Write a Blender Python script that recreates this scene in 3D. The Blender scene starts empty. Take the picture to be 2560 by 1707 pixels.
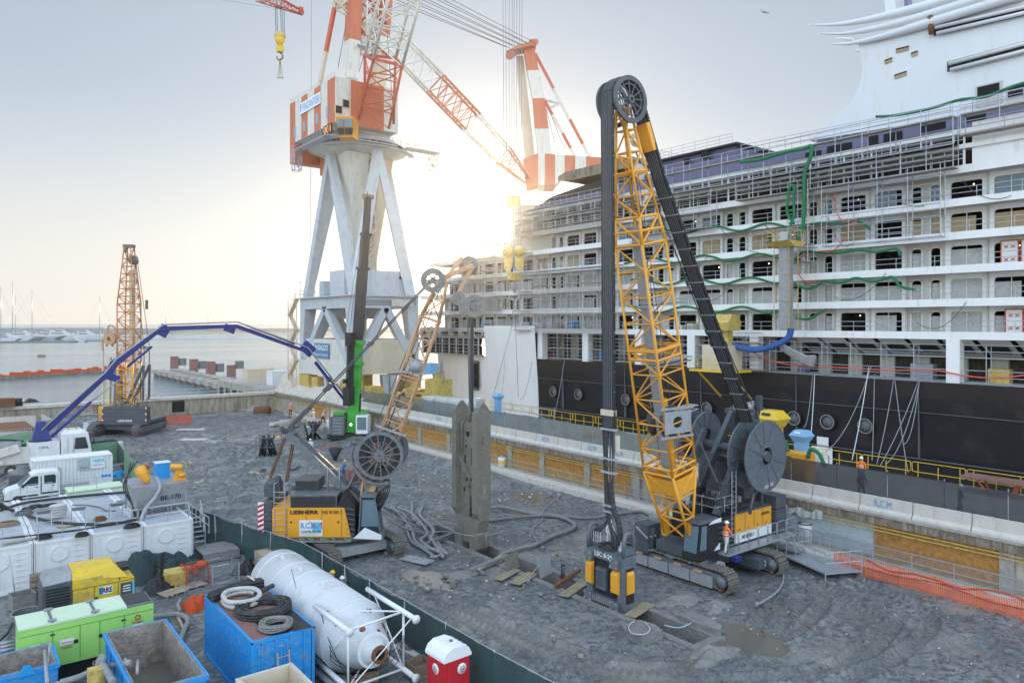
import bpy, math, random
import numpy as np
from mathutils import Vector as V, Matrix, Quaternion
sc=bpy.context.scene
R=math.radians
# ---------------------------------------------------------------- camera, sky, sun, exposure
CH=14.3
cam=bpy.data.cameras.new("camera"); camo=bpy.data.objects.new("camera",cam); sc.collection.objects.link(camo)
camo.location=(0,0,CH); camo.rotation_euler=(R(90),0,R(-38))
cam.sensor_width=36; cam.lens=36*1830/2560; cam.shift_y=-44.5/2560; cam.clip_start=.3; cam.clip_end=40000
sc.camera=camo
w=bpy.data.worlds.new("World"); sc.world=w; w.use_nodes=True
nt=w.node_tree; bg=nt.nodes["Background"]
sky=nt.nodes.new("ShaderNodeTexSky"); sky.sky_type='NISHITA'; sky.sun_disc=False
SE,SA=6.8,36.7
sky.sun_elevation=R(SE); sky.sun_rotation=R(SA); sky.air_density=1.0; sky.dust_density=.55; sky.ozone_density=2.2
hs=nt.nodes.new("ShaderNodeHueSaturation"); hs.inputs["Saturation"].default_value=.8; gm=nt.nodes.new("ShaderNodeGamma"); gm.inputs[1].default_value=.36   # sky range compressed as the photograph's exposure-blended sky
nt.links.new(sky.outputs[0],hs.inputs["Color"]); nt.links.new(hs.outputs[0],gm.inputs[0]); bg.inputs[1].default_value=.36
# added fill light: sky scaled brighter away from the sun to lift shaded sides
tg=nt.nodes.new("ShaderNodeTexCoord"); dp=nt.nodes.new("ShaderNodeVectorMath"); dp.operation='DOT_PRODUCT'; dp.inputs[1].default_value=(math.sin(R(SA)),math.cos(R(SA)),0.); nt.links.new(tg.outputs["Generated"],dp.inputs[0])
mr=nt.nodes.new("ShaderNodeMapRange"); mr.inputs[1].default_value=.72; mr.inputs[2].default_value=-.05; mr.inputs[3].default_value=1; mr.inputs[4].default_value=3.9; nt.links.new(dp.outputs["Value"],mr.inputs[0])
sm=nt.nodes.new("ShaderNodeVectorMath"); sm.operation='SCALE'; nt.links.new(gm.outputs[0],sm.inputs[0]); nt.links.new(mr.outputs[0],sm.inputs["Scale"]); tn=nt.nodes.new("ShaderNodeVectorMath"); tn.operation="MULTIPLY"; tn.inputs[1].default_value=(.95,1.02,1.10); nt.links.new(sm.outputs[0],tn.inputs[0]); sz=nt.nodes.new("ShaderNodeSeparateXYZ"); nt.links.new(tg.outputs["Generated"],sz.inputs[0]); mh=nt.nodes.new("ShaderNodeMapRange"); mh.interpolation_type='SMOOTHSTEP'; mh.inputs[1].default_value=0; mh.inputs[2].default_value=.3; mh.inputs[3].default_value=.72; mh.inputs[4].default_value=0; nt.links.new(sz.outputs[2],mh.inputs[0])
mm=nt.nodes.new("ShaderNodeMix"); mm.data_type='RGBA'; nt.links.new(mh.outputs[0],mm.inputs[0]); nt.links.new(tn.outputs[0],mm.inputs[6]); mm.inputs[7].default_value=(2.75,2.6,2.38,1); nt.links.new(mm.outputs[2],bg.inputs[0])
sun=bpy.data.lights.new("sun",'SUN'); sun.energy=2.6; sun.angle=R(.5); sun.color=(1,.76,.48)
suno=bpy.data.objects.new("sun",sun); sc.collection.objects.link(suno)
SD=V((math.cos(R(SE))*math.sin(R(SA)),math.cos(R(SE))*math.cos(R(SA)),math.sin(R(SE))))
suno.rotation_euler=(-SD).to_track_quat('-Z','Y').to_euler(); suno.location=(60,80,60)
sc.view_settings.view_transform='Standard'; sc.view_settings.look='None'; sc.view_settings.gamma=1
sc.view_settings.exposure=0.15
# ---------------------------------------------------------------- photo geometry to world points (X across, Y along the quay)
def ray(x,y):
    a=x-1280; return (.788*a+1126.7,-.6157*a+1442.1,-(y-809.))
def rt(x,y,t):
    r=ray(x,y); return V((r[0]*t,r[1]*t,CH+r[2]*t))
def gp(x,y,z=0): return rt(x,y,(CH-z)/(y-809.))
def aX(x,y,X): return rt(x,y,X/ray(x,y)[0])
def aY(x,y,Y): return rt(x,y,Y/ray(x,y)[1])
def aD(x,y,D): return rt(x,y,D/1830.)
# ---------------------------------------------------------------- materials
MATS={}
TAB=dict( # name:(rgb,rough,metal,variation,dirt,dirt rgb,scale,bump)
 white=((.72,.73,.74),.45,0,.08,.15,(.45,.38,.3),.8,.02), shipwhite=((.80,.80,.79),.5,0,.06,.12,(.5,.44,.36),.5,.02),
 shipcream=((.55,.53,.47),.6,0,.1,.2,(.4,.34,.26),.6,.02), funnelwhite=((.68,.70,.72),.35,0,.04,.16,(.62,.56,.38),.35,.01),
 hullblack=((.008,.007,.011),.5,0,.3,.2,(.05,.035,.028),.25,.03), hullbrown=((.020,.014,.012),.55,0,.3,.2,(.02,.016,.016),.3,.03), purple=((.15,.14,.24),.55,0,.12,.15,(.3,.28,.36),.5,.02),
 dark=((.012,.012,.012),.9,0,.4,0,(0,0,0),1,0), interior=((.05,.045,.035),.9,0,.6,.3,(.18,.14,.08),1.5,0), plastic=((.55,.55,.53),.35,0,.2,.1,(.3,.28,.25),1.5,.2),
 ply=((.42,.32,.19),.8,0,.3,.1,(.2,.15,.1),1,.05), osb=((.50,.245,.065),.8,0,.55,.12,(.2,.16,.12),4,.1),
 red=((.55,.1,.04),.5,0,.12,.2,(.45,.25,.18),.7,.02), orangered=((.56,.15,.065),.5,0,.12,.22,(.42,.24,.17),.8,.02),
 craneW=((.68,.66,.6),.5,0,.08,.25,(.45,.35,.22),.6,.02), cranegrey=((.50,.53,.56),.5,0,.1,.2,(.32,.3,.27),.5,.02),
 beige=((.62,.53,.4),.6,0,.1,.2,(.4,.32,.22),.6,.02), yellow=((.75,.5,.03),.42,0,.08,.2,(.3,.22,.1),1,.02), machyel=((.62,.46,.12),.6,0,.2,.35,(.25,.17,.08),1.2,.05),
 orange=((.80,.36,.03),.4,0,.06,.12,(.35,.22,.12),1.2,.02), dullorange=((.55,.31,.16),.6,0,.12,.35,(.36,.3,.25),1.2,.04),
 dgrey=((.075,.085,.098),.42,0,.15,.25,(.16,.16,.155),1.2,.03), mgrey=((.13,.14,.155),.5,0,.15,.35,(.22,.22,.21),1.2,.03), lgrey=((.34,.35,.37),.5,.2,.12,.3,(.25,.23,.21),1.5,.03),
 steel=((.42,.43,.45),.4,.6,.15,.2,(.2,.18,.16),2,.03), galv=((.45,.48,.52),.42,.5,.15,.15,(.3,.28,.25),2,.03), rust=((.2,.085,.04),.85,0,.4,.3,(.1,.05,.03),2,.1),
 mudsteel=((.19,.175,.145),.7,.1,.2,.4,(.27,.25,.215),1.2,.06), track=((.16,.145,.125),.75,.3,.3,.5,(.25,.235,.21),2,.1),
 black=((.018,.018,.02),.5,0,.2,.15,(.09,.09,.09),2,.03), rubber=((.03,.03,.032),.7,0,.2,.3,(.13,.125,.12),2,.05), hosegrey=((.3,.31,.32),.7,0,.2,.5,(.2,.195,.185),2,.06), mudhose=((.26,.255,.245),.8,0,.2,.5,(.18,.175,.165),2,.06),
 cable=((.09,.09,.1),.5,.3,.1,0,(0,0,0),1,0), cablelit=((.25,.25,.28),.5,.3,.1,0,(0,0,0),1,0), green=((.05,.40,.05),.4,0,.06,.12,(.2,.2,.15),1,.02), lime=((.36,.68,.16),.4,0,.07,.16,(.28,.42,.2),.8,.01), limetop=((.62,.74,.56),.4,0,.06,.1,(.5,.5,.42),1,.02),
 blue=((.02,.30,.72),.4,0,.08,.12,(.06,.2,.36),.9,.03), dblue=((.022,.032,.21),.35,0,.08,.12,(.12,.12,.2),1,.02), skyblue=((.2,.42,.65),.5,0,.08,.15,(.3,.34,.36),1,.02), hoseblue=((.05,.14,.45),.6,0,.2,.1,(.1,.12,.2),3,.2), hosegreen=((.02,.22,.09),.6,0,.2,.15,(.1,.2,.13),3,.2),
 conc=((.40,.37,.335),.85,0,.2,.35,(.22,.2,.18),.8,.08), concL=((.60,.56,.50),.85,0,.12,.25,(.38,.34,.3),.8,.06), concW=((.47,.41,.33),.85,0,.25,.5,(.22,.18,.13),.5,.1), concdark=((.17,.13,.09),.9,0,.5,.5,(.38,.32,.25),.9,.12), mudconc=((.23,.22,.205),.6,0,.25,.4,(.15,.145,.14),1,.1),
 wood=((.33,.24,.16),.85,0,.3,.3,(.18,.14,.1),3,.08), palewood=((.45,.37,.28),.85,0,.3,.3,(.25,.2,.16),3,.08), netred=((.85,.11,.03),.75,0,.25,.05,(.5,.1,.05),4,.3), netdark=((.02,.05,.05),.85,0,.25,.2,(.05,.08,.08),1,.1),
 tarp=((.62,.56,.48),.7,0,.15,.3,(.4,.35,.28),.8,.15), tarpgreen=((.025,.05,.055),.6,0,.3,.15,(.06,.08,.09),1.5,.25), foil=((.7,.7,.72),.25,.8,.1,0,(0,0,0),4,.6), bagwhite=((.6,.58,.56),.6,0,.15,.2,(.4,.35,.3),3,.1),
 platey=((.36,.29,.15),.75,0,.25,.55,(.2,.185,.165),2,.06), rustorange=((.58,.22,.06),.55,0,.15,.3,(.3,.18,.12),1.2,.03), siloW=((.56,.58,.6),.35,0,.06,.2,(.4,.38,.34),.5,.015), cuttergrey=((.115,.135,.16),.42,0,.12,.3,(.2,.205,.205),1.6,.03), roofred=((.26,.13,.11),.7,0,.2,.35,(.17,.1,.09),1,.04), tred=((.52,.02,.03),.35,0,.06,.06,(.3,.05,.05),1,.02), glass=((.03,.045,.055),.06,0,.1,0,(0,0,0),1,0), glasslit=((.14,.2,.24),.08,0,.2,0,(0,0,0),1,0), slurry=((.15,.14,.12),.12,0,.2,.3,(.2,.185,.16),.6,.02),
 land=((.4,.38,.28),.9,0,.3,.4,(.28,.26,.16),.02,0), breakw=((.42,.43,.42),.9,0,.2,.3,(.2,.2,.2),.03,0), shed=((.33,.40,.47),.7,0,.1,.1,(.3,.3,.3),.05,0), rock=((.25,.245,.24),.9,0,.4,.4,(.13,.125,.12),.15,.1), yachtW=((.55,.58,.62),.3,0,.05,0,(0,0,0),1,0), yachtG=((.32,.38,.44),.3,0,.1,0,(0,0,0),1,0),
 skin=((.5,.3,.2),.6,0,.05,0,(0,0,0),3,0), hivis=((.9,.2,.02),.6,0,.05,0,(0,0,0),3,0), hiyel=((.6,.8,.05),.6,0,.05,0,(0,0,0),3,0), suitW=((.72,.72,.7),.7,0,.08,.1,(.4,.38,.35),4,.05), navy=((.02,.03,.07),.7,0,.1,0,(0,0,0),3,0), suitB=((.02,.13,.45),.7,0,.1,0,(0,0,0),3,0), helY=((.8,.5,.02),.35,0,0,0,(0,0,0),1,0), helW=((.8,.8,.8),.35,0,0,0,(0,0,0),1,0),
 textblue=((.1,.33,.62),.5,0,.1,.2,(.5,.5,.5),4,0), textblack=((.01,.01,.01),.5,0,0,0,(0,0,0),1,0), textred=((.5,.03,.04),.5,0,0,0,(0,0,0),1,0), signwhite=((.78,.78,.78),.4,0,.03,0,(0,0,0),1,0), signblue=((.05,.2,.38),.5,0,.1,.2,(.3,.35,.4),4,0), cyan=((.1,.5,.75),.4,0,0,0,(0,0,0),1,0),
 concblue=((.42,.47,.5),.8,0,.2,.2,(.3,.3,.3),1,.1), tape=((.7,.1,.08),.6,0,0,0,(0,0,0),1,0), gravelw=((.6,.6,.58),.8,0,.4,.2,(.3,.3,.3),5,.1),
 wornblue=((.02,.28,.66),.5,0,.1,.25,(.25,.27,.27),1.3,.05), tubin=((.36,.32,.28),.8,0,.25,.5,(.19,.16,.14),1.2,.1))
def M(name):
    if name in MATS: return MATS[name]
    rgb,ro,me,var,dirt,dc,scl,bmp=TAB[name]
    m=bpy.data.materials.new(name); m.use_nodes=True; n=m.node_tree; L=n.links; b=n.nodes["Principled BSDF"]
    b.inputs["Roughness"].default_value=ro; b.inputs["Metallic"].default_value=me
    tc=n.nodes.new("ShaderNodeTexCoord"); co=tc.outputs["Object"]
    if name in('shipwhite','craneW','orangered','shipcream','concL','concW','beige','white','concdark','hullbrown','funnelwhite'):   # streaks run down
        mp=n.nodes.new("ShaderNodeMapping"); mp.inputs["Scale"].default_value=(1.6,1.6,.35); L.new(co,mp.inputs[0]); co=mp.outputs[0]
    c=(*rgb,1)
    if var>0:
        nz=n.nodes.new("ShaderNodeTexNoise"); nz.inputs["Scale"].default_value=scl; nz.inputs["Detail"].default_value=6; L.new(co,nz.inputs["Vector"])
        mx=n.nodes.new("ShaderNodeMix"); mx.data_type='RGBA'
        mx.inputs[6].default_value=(*[x*(1-var*1.3) for x in rgb],1); mx.inputs[7].default_value=(*[min(1,x*(1+var*1.1)) for x in rgb],1)
        L.new(nz.outputs[0],mx.inputs[0]); out=mx.outputs[2]
        if dirt>0:
            n2=n.nodes.new("ShaderNodeTexNoise"); n2.inputs["Scale"].default_value=scl*2.7; n2.inputs["Detail"].default_value=8; n2.inputs["Roughness"].default_value=.65; L.new(co,n2.inputs["Vector"])
            rp=n.nodes.new("ShaderNodeMapRange"); rp.inputs[1].default_value=.62-dirt*.45; rp.inputs[2].default_value=.78-dirt*.25; rp.inputs[4].default_value=min(.9,.45+dirt); L.new(n2.outputs[0],rp.inputs[0])
            m2=n.nodes.new("ShaderNodeMix"); m2.data_type='RGBA'; L.new(rp.outputs[0],m2.inputs[0]); L.new(out,m2.inputs[6]); m2.inputs[7].default_value=(*dc,1); out=m2.outputs[2]
            rr=n.nodes.new("ShaderNodeMapRange"); rr.inputs[3].default_value=ro; rr.inputs[4].default_value=min(1,ro+.3); L.new(rp.outputs[0],rr.inputs[0]); L.new(rr.outputs[0],b.inputs["Roughness"])
        L.new(out,b.inputs["Base Color"])
    else: b.inputs["Base Color"].default_value=c
    if bmp>0:
        n3=n.nodes.new("ShaderNodeTexNoise"); n3.inputs["Scale"].default_value=scl*7; n3.inputs["Detail"].default_value=5; L.new(tc.outputs["Object"],n3.inputs["Vector"])
        bp=n.nodes.new("ShaderNodeBump"); bp.inputs["Strength"].default_value=.7; bp.inputs["Distance"].default_value=bmp; L.new(n3.outputs[0],bp.inputs["Height"]); L.new(bp.outputs[0],b.inputs["Normal"])
    MATS[name]=m; return m
def netmat(name,rgb,cell,open_,rough=.8,tr=0):
    # woven or knotted netting: strands opaque, holes transparent
    m=bpy.data.materials.new(name); m.use_nodes=True; n=m.node_tree; L=n.links; b=n.nodes["Principled BSDF"]; b.inputs["Base Color"].default_value=(*rgb,1); b.inputs["Roughness"].default_value=rough
    tc=n.nodes.new("ShaderNodeTexCoord"); nz=n.nodes.new("ShaderNodeTexNoise"); nz.inputs["Scale"].default_value=1.1; nz.inputs["Detail"].default_value=4; L.new(tc.outputs["Object"],nz.inputs["Vector"])
    mx=n.nodes.new("ShaderNodeMix"); mx.data_type='RGBA'; mx.inputs[6].default_value=(*[x*.6 for x in rgb],1); mx.inputs[7].default_value=(*[min(1,x*1.5) for x in rgb],1); L.new(nz.outputs[0],mx.inputs[0]); L.new(mx.outputs[2],b.inputs["Base Color"])
    if cell:
        sep=n.nodes.new("ShaderNodeSeparateXYZ"); L.new(tc.outputs["Object"],sep.inputs[0]); add=n.nodes.new("ShaderNodeMath"); add.operation='ADD'; L.new(sep.outputs[0],add.inputs[0]); L.new(sep.outputs[1],add.inputs[1])
        res=[]
        for o in (add.outputs[0],sep.outputs[2]):
            q=n.nodes.new("ShaderNodeMath"); q.operation='PINGPONG'; q.inputs[1].default_value=cell/2; L.new(o,q.inputs[0])
            g=n.nodes.new("ShaderNodeMath"); g.operation='LESS_THAN'; g.inputs[1].default_value=cell/2*(1-open_); L.new(q.outputs[0],g.inputs[0]); res.append(g.outputs[0])
        mm=n.nodes.new("ShaderNodeMath"); mm.operation='MAXIMUM'; L.new(res[0],mm.inputs[0]); L.new(res[1],mm.inputs[1]); L.new(mm.outputs[0],b.inputs["Alpha"])
    else: b.inputs["Alpha"].default_value=1-open_
    MATS[name]=m
netmat('debrisnet',(.15,.17,.16),0,.24); netmat('debrisnetdark',(.04,.046,.05),0,.16); netmat('fencegreen',(.02,.06,.058),0,.1); netmat('fencelight',(.2,.36,.22),0,.15)
netmat('barriernet',(.85,.13,.05),.09,.62); netmat('wiremesh',(.3,.3,.3),.12,.86,.5); netmat('grating',(.42,.45,.42),.10,.45,.6)
def emis(name,rgb,s):
    m=bpy.data.materials.new(name); m.use_nodes=True; b=m.node_tree.nodes["Principled BSDF"]; b.inputs["Base Color"].default_value=(*rgb,1); b.inputs["Emission Color"].default_value=(*rgb,1); b.inputs["Emission Strength"].default_value=s; MATS[name]=m
emis('bulb',(1,.75,.4),6); emis('led',(1,.35,.05),1.2); emis('lampwhite',(1,.9,.75),8)
# ---------------------------------------------------------------- mesh building
class MB:
    def __init__(s,mat='white'): s.v=[];s.f=[];s.i=[];s.sm=[];s.mats=[];s.T=None;s.m(mat)
    def m(s,mat):
        if mat not in s.mats: s.mats.append(mat)
        s.c=s.mats.index(mat); return s
    def add(s,vs,fs,sm=False):
        k=len(s.v)
        s.v+=[tuple(s.T@V(p)) if s.T else tuple(p) for p in vs]
        for f in fs: s.f.append([k+q for q in f]); s.i.append(s.c); s.sm.append(sm)
        return s
    def box(s,x0,x1,y0,y1,z0,z1):
        return s.add([(x0,y0,z0),(x1,y0,z0),(x1,y1,z0),(x0,y1,z0),(x0,y0,z1),(x1,y0,z1),(x1,y1,z1),(x0,y1,z1)],BF)
    def bc(s,c,d,e=(0,0,0)):
        from mathutils import Euler
        m=Euler([R(q) for q in e]).to_matrix(); c=V(c)
        return s.add([c+m@V((x*d[0]/2,y*d[1]/2,z*d[2]/2)) for z in(-1,1) for x,y in((-1,-1),(1,-1),(1,1),(-1,1))],BF)
    def hexa(s,p): return s.add(p,BF)
    def bar(s,p,q,w,h=None,up=(0,0,1),w2=None,h2=None):
        h=h or w; p=V(p);q=V(q); d=(q-p)
        if d.length<1e-6: return s
        d.normalize(); u=V(up); 
        if abs(d.dot(u))>.98: u=V((1,0,0)) if abs(d.x)<.9 else V((0,1,0))
        a=d.cross(u).normalized(); b=a.cross(d).normalized(); w2=w2 or w;h2=h2 or h
        return s.add([p-a*w/2-b*h/2,p+a*w/2-b*h/2,p+a*w/2+b*h/2,p-a*w/2+b*h/2,q-a*w2/2-b*h2/2,q+a*w2/2-b*h2/2,q+a*w2/2+b*h2/2,q-a*w2/2+b*h2/2],BF)
    def tube(s,p,q,r,r2=None,n=8,cap=True):
        p=V(p);q=V(q);d=q-p
        if d.length<1e-6: return s
        d.normalize(); u=V((0,0,1)) if abs(d.z)<.9 else V((1,0,0)); a=d.cross(u).normalized();b=d.cross(a); r2=r if r2 is None else r2
        vs=[];
        for c,rr in((p,r),(q,r2)):
            for k in range(n):
                t=2*math.pi*k/n; vs.append(c+a*rr*math.cos(t)+b*rr*math.sin(t))
        s.add(vs,[(k,(k+1)%n,n+(k+1)%n,n+k) for k in range(n)],n>5)
        if cap: k=len(s.v)-2*n; s.f+= [[k+j for j in range(n)][::-1],[k+n+j for j in range(n)]]; s.i+=[s.c]*2; s.sm+=[False]*2
        return s
    def path(s,pts,r,n=6,sub=0,closed=False):
        pts=[V(p) for p in pts]
        if sub: pts=smooth(pts,sub)
        N=len(pts); vs=[];a=None
        for j,p in enumerate(pts):
            d=(pts[min(j+1,N-1)]-pts[max(j-1,0)])
            if closed: d=pts[(j+1)%N]-pts[j-1]
            d=d.normalized() if d.length>1e-9 else V((0,0,1))
            if a is None: u=V((0,0,1)) if abs(d.z)<.9 else V((1,0,0)); a=d.cross(u).normalized()
            a=(a-d*a.dot(d)).normalized(); b=d.cross(a); rr=r[j] if isinstance(r,(list,tuple)) else r
            vs+=[p+a*rr*math.cos(2*math.pi*k/n)+b*rr*math.sin(2*math.pi*k/n) for k in range(n)]
        fs=[(j*n+k,j*n+(k+1)%n,((j+1)%N)*n+(k+1)%n,((j+1)%N)*n+k) for j in range(N if closed else N-1) for k in range(n)]
        if not closed: fs+=[tuple(range(n))[::-1],tuple((N-1)*n+k for k in range(n))]
        return s.add(vs,fs,True)
    def prism(s,pts,ax,a0,a1,sm=False):
        # pts 2D polygon extruded along axis: 'x' (pts=y,z) 'y' (pts=x,z) 'z' (pts=x,y)
        def g(p,a): return (a,p[0],p[1]) if ax=='x' else ((p[0],a,p[1]) if ax=='y' else (p[0],p[1],a))
        n=len(pts); s.add([g(p,a0) for p in pts]+[g(p,a1) for p in pts],[tuple(range(n))[::-1],tuple(range(n,2*n))])
        k=len(s.v)-2*n
        for j in range(n): s.f.append([k+j,k+(j+1)%n,k+n+(j+1)%n,k+n+j]); s.i.append(s.c); s.sm.append(sm)
        return s
    def ring(s,c,ax,r0,r1,th,n=24):
        c=V(c);ax=V(ax).normalized(); u=V((0,0,1)) if abs(ax.z)<.9 else V((1,0,0)); a=ax.cross(u).normalized();b=ax.cross(a)
        vs=[]
        for o,r in((-.5,r0),(-.5,r1),(.5,r1),(.5,r0)):
            vs+=[c+ax*th*o+a*r*math.cos(2*math.pi*k/n)+b*r*math.sin(2*math.pi*k/n) for k in range(n)]
        return s.add(vs,[(j*n+k,j*n+(k+1)%n,((j+1)%4)*n+(k+1)%n,((j+1)%4)*n+k) for j in range(4) for k in range(n)])
    def lathe(s,c,ax,prof,n=24,sm=True):
        c=V(c);ax=V(ax).normalized(); u=V((0,0,1)) if abs(ax.z)<.9 else V((1,0,0)); a=ax.cross(u).normalized();b=ax.cross(a); vs=[]
        for h,r in prof: vs+=[c+ax*h+a*r*math.cos(2*math.pi*k/n)+b*r*math.sin(2*math.pi*k/n) for k in range(n)]
        m=len(prof)
        return s.add(vs,[(j*n+k,j*n+(k+1)%n,(j+1)*n+(k+1)%n,(j+1)*n+k) for j in range(m-1) for k in range(n)]+[tuple(range(n))[::-1],tuple((m-1)*n+k for k in range(n))],sm)
    def ball(s,c,r,n=8):
        rr=r if isinstance(r,(list,tuple)) else (r,r,r); vs=[];m=max(4,n//2)
        for j in range(m+1):
            p=math.pi*j/m
            for k in range(n): t=2*math.pi*k/n; vs.append((c[0]+rr[0]*math.sin(p)*math.cos(t),c[1]+rr[1]*math.sin(p)*math.sin(t),c[2]+rr[2]*math.cos(p)))
        return s.add(vs,[(j*n+k,(j+1)*n+k,(j+1)*n+(k+1)%n,j*n+(k+1)%n) for j in range(m) for k in range(n)],True)
    def grid(s,fn,nu,nv,sm=True):
        return s.add([fn(i/nu,j/nv) for j in range(nv+1) for i in range(nu+1)],[(j*(nu+1)+i,j*(nu+1)+i+1,(j+1)*(nu+1)+i+1,(j+1)*(nu+1)+i) for j in range(nv) for i in range(nu)],sm)
    def corr(s,o,u,v,L,H,pitch,dep,nrm):
        # trapezoid corrugated sheet: o corner, u run direction, v rib direction
        o=V(o);u=V(u);v=V(v);nr=V(nrm); n=max(1,round(L/pitch)); p=L/n; xs=[]
        for k in range(n): xs+=[(k*p,0),(k*p+p*.32,0),(k*p+p*.5,1),(k*p+p*.82,1)]
        xs.append((L,0)); vs=[o+u*x+nr*d*dep for x,d in xs]+[o+u*x+nr*d*dep+v*H for x,d in xs]; m=len(xs)
        return s.add(vs,[(k,k+1,m+k+1,m+k) for k in range(m-1)])
    def hole(s,O,U,W,lw,lh,x0,x1,y0,y1,r,dep,n=4):
        # panel lw x lh at O (U across, W up) with rounded opening and a reveal going along dep
        O=V(O);U=V(U);W=V(W);D=V(dep); cs=[(x1-r,y0+r,-90),(x1-r,y1-r,0),(x0+r,y1-r,90),(x0+r,y0+r,180)]; inn=[]
        for cx,cy,a0 in cs:
            for k in range(n+1): t=R(a0+90*k/n); inn.append((cx+r*math.cos(t),cy+r*math.sin(t)))
        oc=[(lw,0),(lw,lh),(0,lh),(0,0)]; g=n+1
        P=lambda q:O+U*q[0]+W*q[1]
        vs=[P(q) for q in oc]+[P(q) for q in inn]+[P(q)+D for q in inn]; fs=[]; Nn=len(inn)
        for c in range(4):
            for k in range(n): fs.append((c,4+c*g+k+1,4+c*g+k))
            fs.append((c,(c+1)%4,4+((c+1)%4)*g,4+c*g+n))
        fs+=[(4+k,4+(k+1)%Nn,4+Nn+(k+1)%Nn,4+Nn+k) for k in range(Nn)]
        return s.add(vs,fs)
    def lattice(s,A,B,n,rc,rb,seg=5,faces=4,cross=False,skipc=False):
        A=[V(p) for p in A];B=[V(p) for p in B]
        if not skipc:
            for a,b in zip(A,B): s.tube(a,b,rc,n=seg+1)
        m=len(A); L=lambda c,t:A[c].lerp(B[c],t)
        for k in range(n):
            t0,t1=k/n,(k+1)/n
            for c in range(m):
                d=(c+1)%m
                if (k+c)%2: s.tube(L(c,t0),L(d,t1),rb,n=seg,cap=False)
                else: s.tube(L(d,t0),L(c,t1),rb,n=seg,cap=False)
                if cross:
                    if (k+c)%2: s.tube(L(d,t0),L(c,t1),rb,n=seg,cap=False)
                    else: s.tube(L(c,t0),L(d,t1),rb,n=seg,cap=False)
                s.tube(L(c,t1),L(d,t1),rb,n=seg,cap=False)
        return s
    def rail(s,pts,h=1.1,post=1.5,r=.025,mids=1,closed=False,sq=False):
        pts=[V(p) for p in pts]; 
        if closed: pts.append(pts[0])
        for a,b in zip(pts,pts[1:]):
            L=(b-a).length; n=max(1,round(L/post))
            for k in range(n+1): q=a.lerp(b,k/n); s.tube(q,q+V((0,0,h)),r,n=5,cap=False)
            for m in range(mids+1): z=V((0,0,h*(m+1)/(mids+1))); s.tube(a+z,b+z,r,n=5,cap=False)
        return s
    def build(s,name,parent=None,kind=None,world=False,loc=None,label=None,cat=None,group=None):
        me=bpy.data.meshes.new(name); vs=s.v
        if parent is not None and world:
            inv=WM[parent.name].inverted(); vs=[tuple(inv@V(p)) for p in vs]
        if parent is None and loc is not None:
            vs=[(p[0]-loc[0],p[1]-loc[1],p[2]-loc[2]) for p in vs]
        me.from_pydata(vs,[],s.f)
        for q in s.mats: me.materials.append(M(q))
        me.polygons.foreach_set("material_index",s.i); me.polygons.foreach_set("use_smooth",s.sm); me.update()
        o=bpy.data.objects.new(name,me); sc.collection.objects.link(o)
        if parent is not None: o.parent=parent; WM[o.name]=WM[parent.name]
        else:
            if loc is not None: o.location=loc
            WM[o.name]=Matrix.Translation(V(loc) if loc is not None else V((0,0,0)))
            if kind: o['kind']=kind
            tag(o,label,cat,group)
        if kind and parent is not None: o['kind']=kind
        if parent is not None and label: o['label']=label
        return o
BF=[(0,3,2,1),(4,5,6,7),(0,1,5,4),(1,2,6,5),(2,3,7,6),(3,0,4,7)]
WM={}
def tag(o,label=None,cat=None,group=None):
    if label: o['label']=label
    if cat: o['category']=cat
    if group: o['group']=group
def thing(name,label,cat,loc=(0,0,0),rz=0,group=None):
    o=bpy.data.objects.new(name,None); sc.collection.objects.link(o); o.location=loc; o.rotation_euler=(0,0,rz); o.empty_display_size=.5
    tag(o,label,cat,group); WM[o.name]=Matrix.Translation(V(loc))@Matrix.Rotation(rz,4,'Z'); return o
def dup(o,loc=None,rz=None,label=None,group=None,parent=None):
    c=o.copy(); sc.collection.objects.link(c)
    if parent is not None: c.parent=parent
    if loc is not None: c.location=loc
    if rz is not None: c.rotation_euler=(0,0,rz)
    if label: c['label']=label
    if group: c['group']=group
    for ch in list(o.children): dup(ch,parent=c)
    return c
def smooth(pts,sub):
    out=[]
    for i in range(len(pts)-1):
        p0=pts[max(i-1,0)];p1=pts[i];p2=pts[i+1];p3=pts[min(i+2,len(pts)-1)]
        for k in range(sub):
            t=k/sub; out.append(.5*((2*p1)+(p2-p0)*t+(2*p0-5*p1+4*p2-p3)*t*t+(3*p1-p0-3*p2+p3)*t*t*t))
    out.append(pts[-1]); return out
def catenary(a,b,sag,n=10):
    a=V(a);b=V(b); return [a.lerp(b,k/n)-V((0,0,4*sag*(k/n)*(1-k/n))) for k in range(n+1)]
def text(parent,txt,o,u,w,width,height,mat,th=.012,name='lettering',world=False,bold=0.0):
    cu=bpy.data.curves.new('t','FONT'); cu.body=txt; cu.size=1; cu.extrude=0; cu.resolution_u=2; cu.offset=bold
    ob=bpy.data.objects.new('t',cu); sc.collection.objects.link(ob); dg=bpy.context.evaluated_depsgraph_get(); me=bpy.data.meshes.new_from_object(ob.evaluated_get(dg))
    bpy.data.objects.remove(ob); bpy.data.curves.remove(cu)
    xs=[v.co.x for v in me.vertices]; ys=[v.co.y for v in me.vertices]; x0,x1,y0,y1=min(xs),max(xs),min(ys),max(ys)
    O=V(o);U=V(u).normalized();W=V(w).normalized();N=U.cross(W)
    if world: inv=WM[parent.name].inverted()
    for v in me.vertices:
        q=O+U*((v.co.x-x0)/(x1-x0)*width)+W*((v.co.y-y0)/(y1-y0)*height)+N*th
        v.co=inv@q if world else q
    me.materials.clear(); me.materials.append(M(mat)); me.name=name
    ob=bpy.data.objects.new(name,me); sc.collection.objects.link(ob); ob.parent=parent; WM[ob.name]=WM[parent.name]; return ob
rnd=random.Random(7)
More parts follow.
